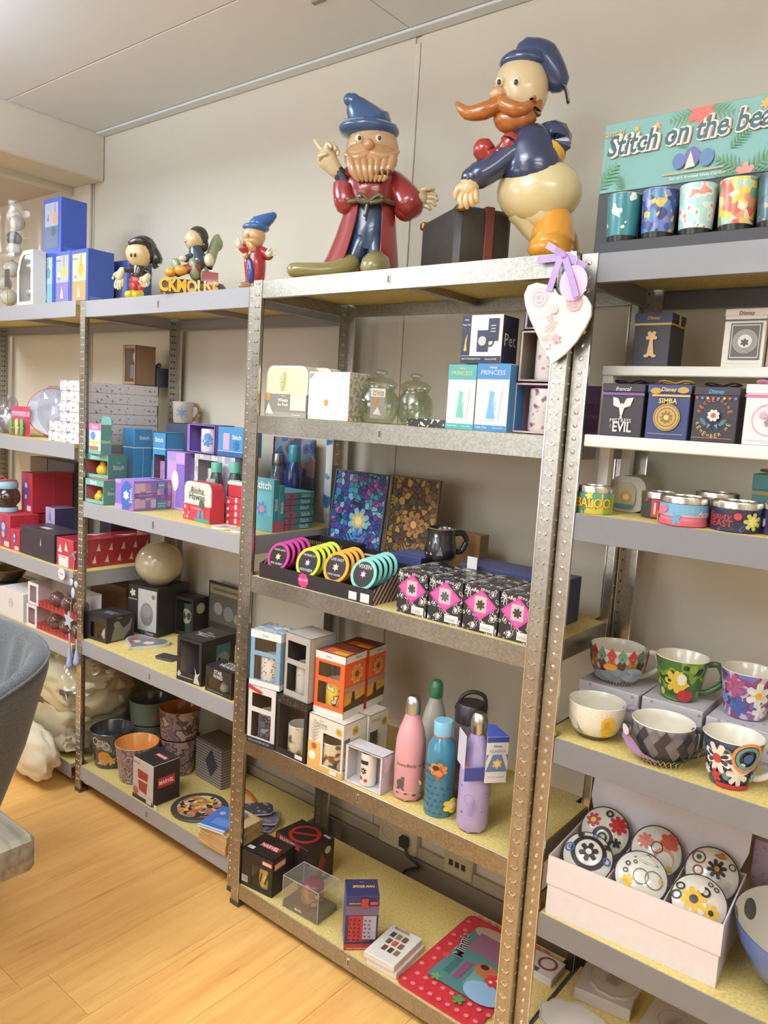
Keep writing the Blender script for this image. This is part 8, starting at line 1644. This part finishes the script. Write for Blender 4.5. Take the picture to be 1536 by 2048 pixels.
mugat('wide mug with black and grey diamonds and a lilac swirl', ZD3, (1318, 1530), 66, 122, 1441, 'bowl', '#8a8588', .1, dmx+[('r', 0, .0, 1, .26, '#3a3a34')]+[('p', [(.06*k, .02), (.06*k+.012, .02), (.06*k+.072, .26), (.06*k+.06, .26)], '#b9b48a') for k in range(17)]+[('p', [(.06*k, .26), (.06*k+.012, .26), (.06*k+.072, .02), (.06*k+.06, .02)], '#b9b48a') for k in range(17)]+[('p', [(.04, .5), (.1, .8), (.2, .72), (.34, .4), (.5, .24), (.3, .26), (.14, .34)], '#9a7fae'), ('e', .13, .78, .06, '#d3cdd6'), ('s', .93, .46, .06, '#c9b04a', 5, .5)], hcol='#5a565c')
BLM = P('blobs', ['#2c3142', '#3a4a6a', '#2a2b36', '#5f8f9a', '#2c2f3c'], 26, .25, seed=8, pos=[0, .42, .52, .6, .66])
mugat('tapered dark blue mug with a white swirl and a red base patch', ZD3, (1455, 1578), 72, 116, 1469, 'cone', BLM, .1, [('s', .32, .62, .2, '#dcd8cf', 8, .5), ('e', .32, .62, .06, '#b8403c'), ('s', .62, .36, .17, '#d9d5cc', 7, .5), ('s', .3, .24, .09, '#b8403c', 5, .5), ('o', .7, .74, .2, .16, '#c98a5a'), ('o', .7, .74, .15, .11, '#5f9a9a'), ('e', .7, .74, .06, '#3f5f9a'), ('r', .3, .02, .9, .12, '#b83436'), ('s', .14, .3, .07, '#d6d2ca', 6, .5), ('s', .88, .3, .08, '#7fa8c0', 6, .5)], hcol='#d3cfc4')
# open white box of tilted bowls
ZD4 = D4-.0005
S_ = spot(ZD4, (1078, 1822), (1428, 1980), 1690, .2); c, w, d, h, rz = S_; c = c+Vector((.0055, .006, 0)); w -= .011
h = height_to(at_z((1428, 1980), ZD4), 1852)
d = max(.16, min(.3, back_depth(at_z((1428, 1980), ZD4)+Vector((0, 0, h)), rz, (1490, 1745))))
t = thing('bowl_box', 'open white carton with lid folded back, holding six printed bowls', 'box', c, rz); g = .003
WB = M('#d6cfd0', .5); mb = MB(); hl = h*.52
mb.box(-w/2, 0, 0, w/2, d, g); mb.box(-w/2, 0, g, w/2, g, hl); mb.box(-w/2, d-g, g, w/2, d, hl); mb.box(-w/2, g, g, -w/2+g, d-g, hl); mb.box(w/2-g, g, g, w/2, d-g, hl); mb.build('lower_carton', WB, t)
mb = MB(); k = .0025; mb.box(-w/2-k, -k, hl, w/2+k, g-k, h); mb.box(-w/2-k, d-g+k, hl, w/2+k, d+k, h); mb.box(-w/2-k, g-k, hl, -w/2+g-k, d-g+k, h); mb.box(w/2-g+k, g-k, hl, w/2+k, d-g+k, h); mb.build('upper_rim', WB, t)
lz = .17; lp = [(-w/2+.02, 0), (w/2-.012, 0), (w/2+.0, lz*.25), (w/2, lz), (-w/2, lz), (-w/2, lz*.3)]
MB().prism(lp, lambda x, y, e: (x, d+.004+y*.28+e, h+y*.9), 0, .003).build('folded_lid', WB, t)
for x in (-w/6, w/6): MB().box(x-.001, g+.001, g, x+.001, d-g-.001, h*.86).build('divider', WB, t)
MB().box(-w/2+g, d*.5-.001, g, w/2-g, d*.5+.001, h*.8).build('divider', WB, t)
bx = Box(); bx.c, bx.w, bx.d, bx.h, bx.rz, bx.t = c, w, d, h, rz, t
WH = '#d9d5ca'; INK = '#33312f'
bowls = [(0, 1, (1199, 1658), 51, 'bowl with red and black print, rear left of the white carton', [('s', .22, .62, .16, '#b83a3c', 7, .6), ('e', .22, .62, .06, '#d9b83a'), ('s', .74, .7, .2, '#b83038', 8, .6), ('o', .5, .34, .22, .15, INK), ('o', .5, .34, .1, .06, INK), ('o', .5, .86, .08, .04, INK), ('s', .8, .34, .1, INK, 5, .5)]),
         (1, 1, (1304, 1699), 52, 'bowl with coral flowers, rear middle of the white carton', [('s', .25, .6, .17, '#cf7a68', 8, .6), ('s', .7, .75, .2, '#c9604f', 6, .7), ('e', .68, .4, .2, '#d68a78', 1.0), ('e', .7, .36, .16, WH, 1.1), ('o', .5, .55, .12, .1, INK), ('s', .42, .3, .1, '#cf8a7a', 5, .5), ('e', .82, .26, .05, '#d9b83a')]),
         (2, 1, (1419, 1746), 57, 'bowl with black rings and brown spots, rear right of the white carton', [('o', .2, .7, .13, .1, '#8a4a3a'), ('e', .2, .7, .05, '#3f6a5a'), ('o', .24, .45, .1, .07, '#8a4a3a'), ('s', .56, .6, .19, INK, 8, .5), ('e', .56, .6, .05, '#b87a3a'), ('p', [(.45, .84), (.6, .96), (.7, .86), (.58, .8)], '#b87a3a'), ('o', .82, .75, .07, .05, INK), ('s', .75, .36, .13, '#b9b4a8', 5, .6), ('o', .46, .3, .08, .06, INK)]),
         (0, 0, (1155, 1706), 52, 'white bowl with black and blue shapes, front left of the white carton', [('o', .5, .55, .36, .27, INK), ('s', .5, .55, .2, INK, 6, .5), ('e', .5, .55, .06, WH), ('o', .12, .5, .1, .07, '#4a6aa8'), ('o', .12, .5, .04, .02, '#4a6aa8'), ('o', .88, .55, .08, .05, '#4a6aa8'), ('o', .5, .94, .06, .03, '#4a6aa8'), ('s', .8, .84, .08, INK, 5, .5), ('s', .22, .84, .08, INK, 5, .5)]),
         (1, 0, (1272, 1750), 57, 'white bowl with blue stripes and a yellow patch, front middle of the white carton', [('s', .3, .3, .12, '#dcb02c', 6, .5), ('p', [(.25, .78), (.5, .98), (.75, .8), (.5, .72)], '#4a6aa8'), ('p', [(.34, .78), (.5, .92), (.66, .8), (.5, .76)], WH), ('o', .2, .6, .05, .03, INK), ('o', .2, .45, .05, .03, INK), ('o', .32, .68, .04, .025, INK), ('o', .74, .5, .17, .155, '#57534f'), ('o', .5, .45, .15, .135, '#57534f'), ('p', [(.18, .34), (.3, .24), (.5, .16), (.3, .16)], '#dcb02c'), ('o', .86, .55, .05, .035, '#d9b84a'), ('e', .7, .1, .1, '#5f7f9a', .5)]),
         (2, 0, (1388, 1800), 60, 'white bowl with a yellow swirl and black links, front right of the white carton', [('s', .4, .45, .24, '#dca82f', 8, .6), ('e', .4, .45, .08, INK), ('s', .74, .36, .17, '#e0b03a', 7, .6), ('e', .74, .36, .05, INK), ('o', .1, .42, .09, .06, INK), ('o', .12, .6, .08, .05, INK), ('o', .55, .66, .1, .06, INK), ('e', .48, .68, .05, WH, 1.6), ('o', .72, .82, .05, .03, INK), ('o', .6, .86, .05, .03, INK), ('e', .36, .12, .07, INK, .8), ('o', .8, .16, .05, .025, INK)])]
for i, j, p, rp, lab, its in bowls:
    cb = inside(bx, (i+.5)/3, .26+.5*j, 0); q = at_y(p, cb.y+.01); r_ = min(rad(q, 2*rp), w/6-.005); q.x = cb.x; q.y = max(q.y, c.y+.06)
    n_ = Vector((.22, -.62, .75)).normalized() if j == 0 else Vector((.2, -.78, .6)).normalized()
    bt = thing('bowl', lab, 'bowl', q)
    bt.rotation_mode = 'QUATERNION'; X_ = Vector((1, 0, 0)); X_ = (X_-n_*X_.dot(n_)).normalized(); Y_ = n_.cross(X_)
    bt.rotation_quaternion = Matrix(((X_.x, Y_.x, n_.x), (X_.y, Y_.y, n_.y), (X_.z, Y_.z, n_.z))).to_quaternion()
    dp = r_*.36; zf = lambda rr: dp*(1-(rr/r_)**2)
    pr = [(r_*k/8, zf(r_*k/8)) for k in range(9)]
    MB().lathe(pr+[(r_*.995, -.002)]+[(rr*.96, z-.004) for rr, z in pr[::-1]], 40, mfun=lambda q_: 0).build('bowl_body', M(WH, .15, coat=.7), bt, 60)
    mb = MB(); mb.tube([(r_*.998*math.cos(a*math.pi/18), r_*.998*math.sin(a*math.pi/18), 0) for a in range(36)], .0016, 6, close=True, smooth=1); mb.build('dark_rim', M(INK, .3), bt, 60)
    def dome(x, y, e, r_=r_, dp=dp): X2, Y2 = x-r_, y-r_; rr = min(math.hypot(X2, Y2), r_*.985); k = 1 if rr < 1e-9 else rr/max(1e-9, math.hypot(X2, Y2)); return (X2*k, Y2*k, dp*(1-(rr/r_)**2)+e)
    art(bt, dome, 2*r_, 2*r_, its, eps=.0011)
q = at_z((1570, 2030), ZD4); q = Vector((q.x+.03, .15, ZD4)); rb_ = .052; rt2 = q.x-at_y((1467, 1870), .16).x
hB_ = height_to(Vector((q.x, .16, ZD4)), 1862)
pr = [(rb_, .002), (rb_*1.1, .006), (rt2*.8, hB_*.42), (rt2*.95, hB_*.75), (rt2, hB_)]
cup('large blue bowl with a white inside and black discs, cut off by the frame edge', q, hB_, pr, '#4a66a8', P('dots', ['#d6d2c8', '#33312f'], 14, .2, pos=[0, .32], coat=.6), name='bowl', cat='bowl', rim='#33426f', n=48)
q = at_y((1520, 1760), .30)
carton('pink dotted box at the frame edge behind the blue bowl', (Vector((min(q.x+.04, XD1-.12), .302, ZD4)), .12, .09, height_to(Vector((q.x, .29, ZD4)), 1690), 0), (P('dots', ['#a8929a', '#8f7a84'], 90, .5, pos=[0, .3]), '#b09aa0', '#b8a4aa'), dict(F=[('r', 0, 0, 1, .45, '#c2b9bb')]))
# lowest shelf of the mug rack
ZD5 = D5-.0005
S_ = spot(ZD5, (1124, 1986), (1263, 2046), 1963, .12); S_ = (S_[0]+Vector((.012, 0, 0)), S_[1]*.8, *S_[2:]); c, w, d, h, rz = S_
pb2 = carton('flat white box carrying the leaf-rimmed plate', S_, ('#bdb5ad', '#b5ada5', '#c4bcb4'))
q = Vector((c.x, c.y+.075, pb2.top+.0006)); r_ = .062; n_ = 48
t = thing('leaf_plate', 'white plate with a leaf shaped rim and a fine line drawing', 'plate', q)
mb = MB(); ol = [(r_*(1+.05*abs(math.sin(6*a))-.02)*math.cos(a), r_*(1+.05*abs(math.sin(6*a))-.02)*math.sin(a)) for a in [2*math.pi*k/n_ for k in range(n_)]]
mb.prism(ol, lambda x, y, e: (x, y, e), 0, .006); mb.build('plate_body', M('#c4bbb0', .25, coat=.4), t, 50)
art(t, lambda x, y, e: (-r_+x, -r_+y, .006+e), 2*r_, 2*r_, [('o', .5, .5, .46, .452, '#7d756c'), ('s', .5, .5, .2, '#b3a99e', 7, .6), ('o', .5, .5, .14, .132, '#7d756c'), ('f', .4, .3, .4, 1.0, '#9a9188'), ('f', .6, .3, .4, 2.1, '#9a9188')], eps=.0003)
q = at_z((1150, 2052), ZD5); q.y = max(q.y, .09)
t = thing('cloud_plate', 'white cloud shaped plate at the front of the lowest shelf of the mug rack', 'plate', (q.x, q.y, ZD5)); r_ = .075
ol = [(r_*1.1*(1+.09*abs(math.sin(4.5*a)))*math.cos(a), r_*.8*(1+.09*abs(math.sin(4.5*a)))*math.sin(a)) for a in [2*math.pi*k/72 for k in range(72)]]
MB().prism(ol, lambda x, y, e: (x, y, e), 0, .007).build('plate_body', M('#d3cec5', .2, coat=.5), t, 50)
MB().prism([(x*.97, y*.97) for x, y in ol], lambda x, y, e: (x, y, e), .007, .0074).build('dark_outline', M('#6f6a64', .3), t)
MB().prism([(x*.955, y*.955) for x, y in ol], lambda x, y, e: (x, y, e), .007, .0078).build('plate_face', M('#d6d1c8', .2, coat=.5), t)
q = at_z((1345, 2030), ZD5)
carton('flat grey white tile box at the frame bottom beside the leaf-rimmed plate', (Vector((q.x+.02, .25, ZD5)), .13, .13, .02, 0), ('#b9b1a8', '#b0a89f', '#beb6ad'), dict(T=[('o', .5, .5, .3, .29, '#8f877e'), ('f', .4, .3, .4, 1.2, '#a0978d')]))
# ------------------------------------------------------------------ grey tub chair and wooden table corner
FAB = None
def fabric():
    m, nt, b = nodes('grey_tweed'); b.inputs['Roughness'].default_value = .95; b.inputs['Sheen Weight'].default_value = .3
    tc = N(nt, 'ShaderNodeTexCoord'); n = N(nt, 'ShaderNodeTexNoise', i_Scale=260.0, i_Detail=3); nt.links.new(tc.outputs['Object'], n.inputs['Vector'])
    r = ramp(nt, ['#3b3d40', '#4d5053', '#65686b'], 'LINEAR', [.3, .5, .7]); nt.links.new(n.outputs[0], r.inputs[0]); nt.links.new(r.outputs[0], b.inputs['Base Color'])
    bp = N(nt, 'ShaderNodeBump'); bp.inputs['Strength'].default_value = .35; bp.inputs['Distance'].default_value = .001; nt.links.new(n.outputs[0], bp.inputs['Height']); nt.links.new(bp.outputs[0], b.inputs['Normal']); return m
FAB = fabric()
t = thing('tub_chair', 'grey tweed tub chair with channel stitched inside, partly hidden by the table', 'chair', (-.585, -.585, 0))
RX, RY, TH = .345, .25, .062; A0, A1 = math.radians(-20), math.radians(200); NA = 72
def ztop(a): s_ = max(0, math.sin(a)); return .70+.085*s_**.5
mb = MB(); secs = []
for i in range(NA+1):
    a = A0+(A1-A0)*i/NA; sec = []
    ca, sa = math.cos(a), math.sin(a); pw = lambda v: math.copysign(abs(v)**.8, v)
    zt = ztop(a); ch = .010*abs(math.sin(a*9))
    for off, z in ((TH, .30), (TH-ch, .42), (TH-ch, zt-.05), (TH*.86-ch*.6, zt-.015), (TH*.55, zt), (TH*.2, zt-.002), (0, zt-.016), (0, zt-.05), (0, .5), (.018, .30)):
        tp = 1-.37*(1-min(1, (z-.3)/.42)); sec.append(((RX*tp-off)*pw(ca), (RY*tp-off)*pw(sa), z))
    secs.append(sec)
K = len(secs[0]); vs = [p for s_ in secs for p in s_]
fs = [(i*K+k, i*K+(k+1) % K, (i+1)*K+(k+1) % K, (i+1)*K+k) for i in range(NA) for k in range(K)]+[tuple(range(K)), tuple(NA*K+k for k in range(K-1, -1, -1))]
mb.add(vs, fs); mb.build('shell', FAB, t, 60)
mb = MB(); mb.tube([secs[i][6] for i in range(0, NA+1, 3)], .0042, 8, smooth=2); mb.build('piping', FAB, t, 60)
MB().box(-.17, -.15, .30, .17, .10, .44, bev=.03).build('seat_cushion', FAB, t, 40)
for x in (-.15, .09):
    for y in (-.12, .1):
        mb = MB(); mb.tube([(x*1.15, y*1.15, .004), (x, y, .31)], [.012, .02], 10, smooth=1); mb.build('leg', M('#4a3a30', .5), t, 60)
def greywood():
    m, nt, b = nodes('grey_washed_wood'); b.inputs['Roughness'].default_value = .55
    tc = N(nt, 'ShaderNodeTexCoord'); mp = N(nt, 'ShaderNodeMapping'); mp.inputs['Scale'].default_value = (4, 60, 60); nt.links.new(tc.outputs['Object'], mp.inputs[0])
    n = N(nt, 'ShaderNodeTexNoise', i_Scale=1.0, i_Detail=6, i_Distortion=.4); nt.links.new(mp.outputs[0], n.inputs['Vector'])
    r = ramp(nt, ['#6d675a', '#8a8375', '#a19a8b'], 'LINEAR', [.3, .5, .72]); nt.links.new(n.outputs[0], r.inputs[0]); nt.links.new(r.outputs[0], b.inputs['Base Color']); return m
GW = greywood(); t = thing('wooden_table', 'grey washed thick wooden table, only its corner in view', 'table', (.47, -.83, 0))
MB().box(-1.5, -.85, .685, 0, 0, .75, bev=.009).build('table_top', GW, t, 60)
MB().box(-1.35, -.72, .60, -.2, -.12, .6845, bev=.003).build('apron', GW, t)
for x in (-1.32, -.22):
    for y in (-.7, -.16): MB().box(x-.035, y-.035, 0, x+.035, y+.035, .6, bev=.004).build('leg', GW, t)
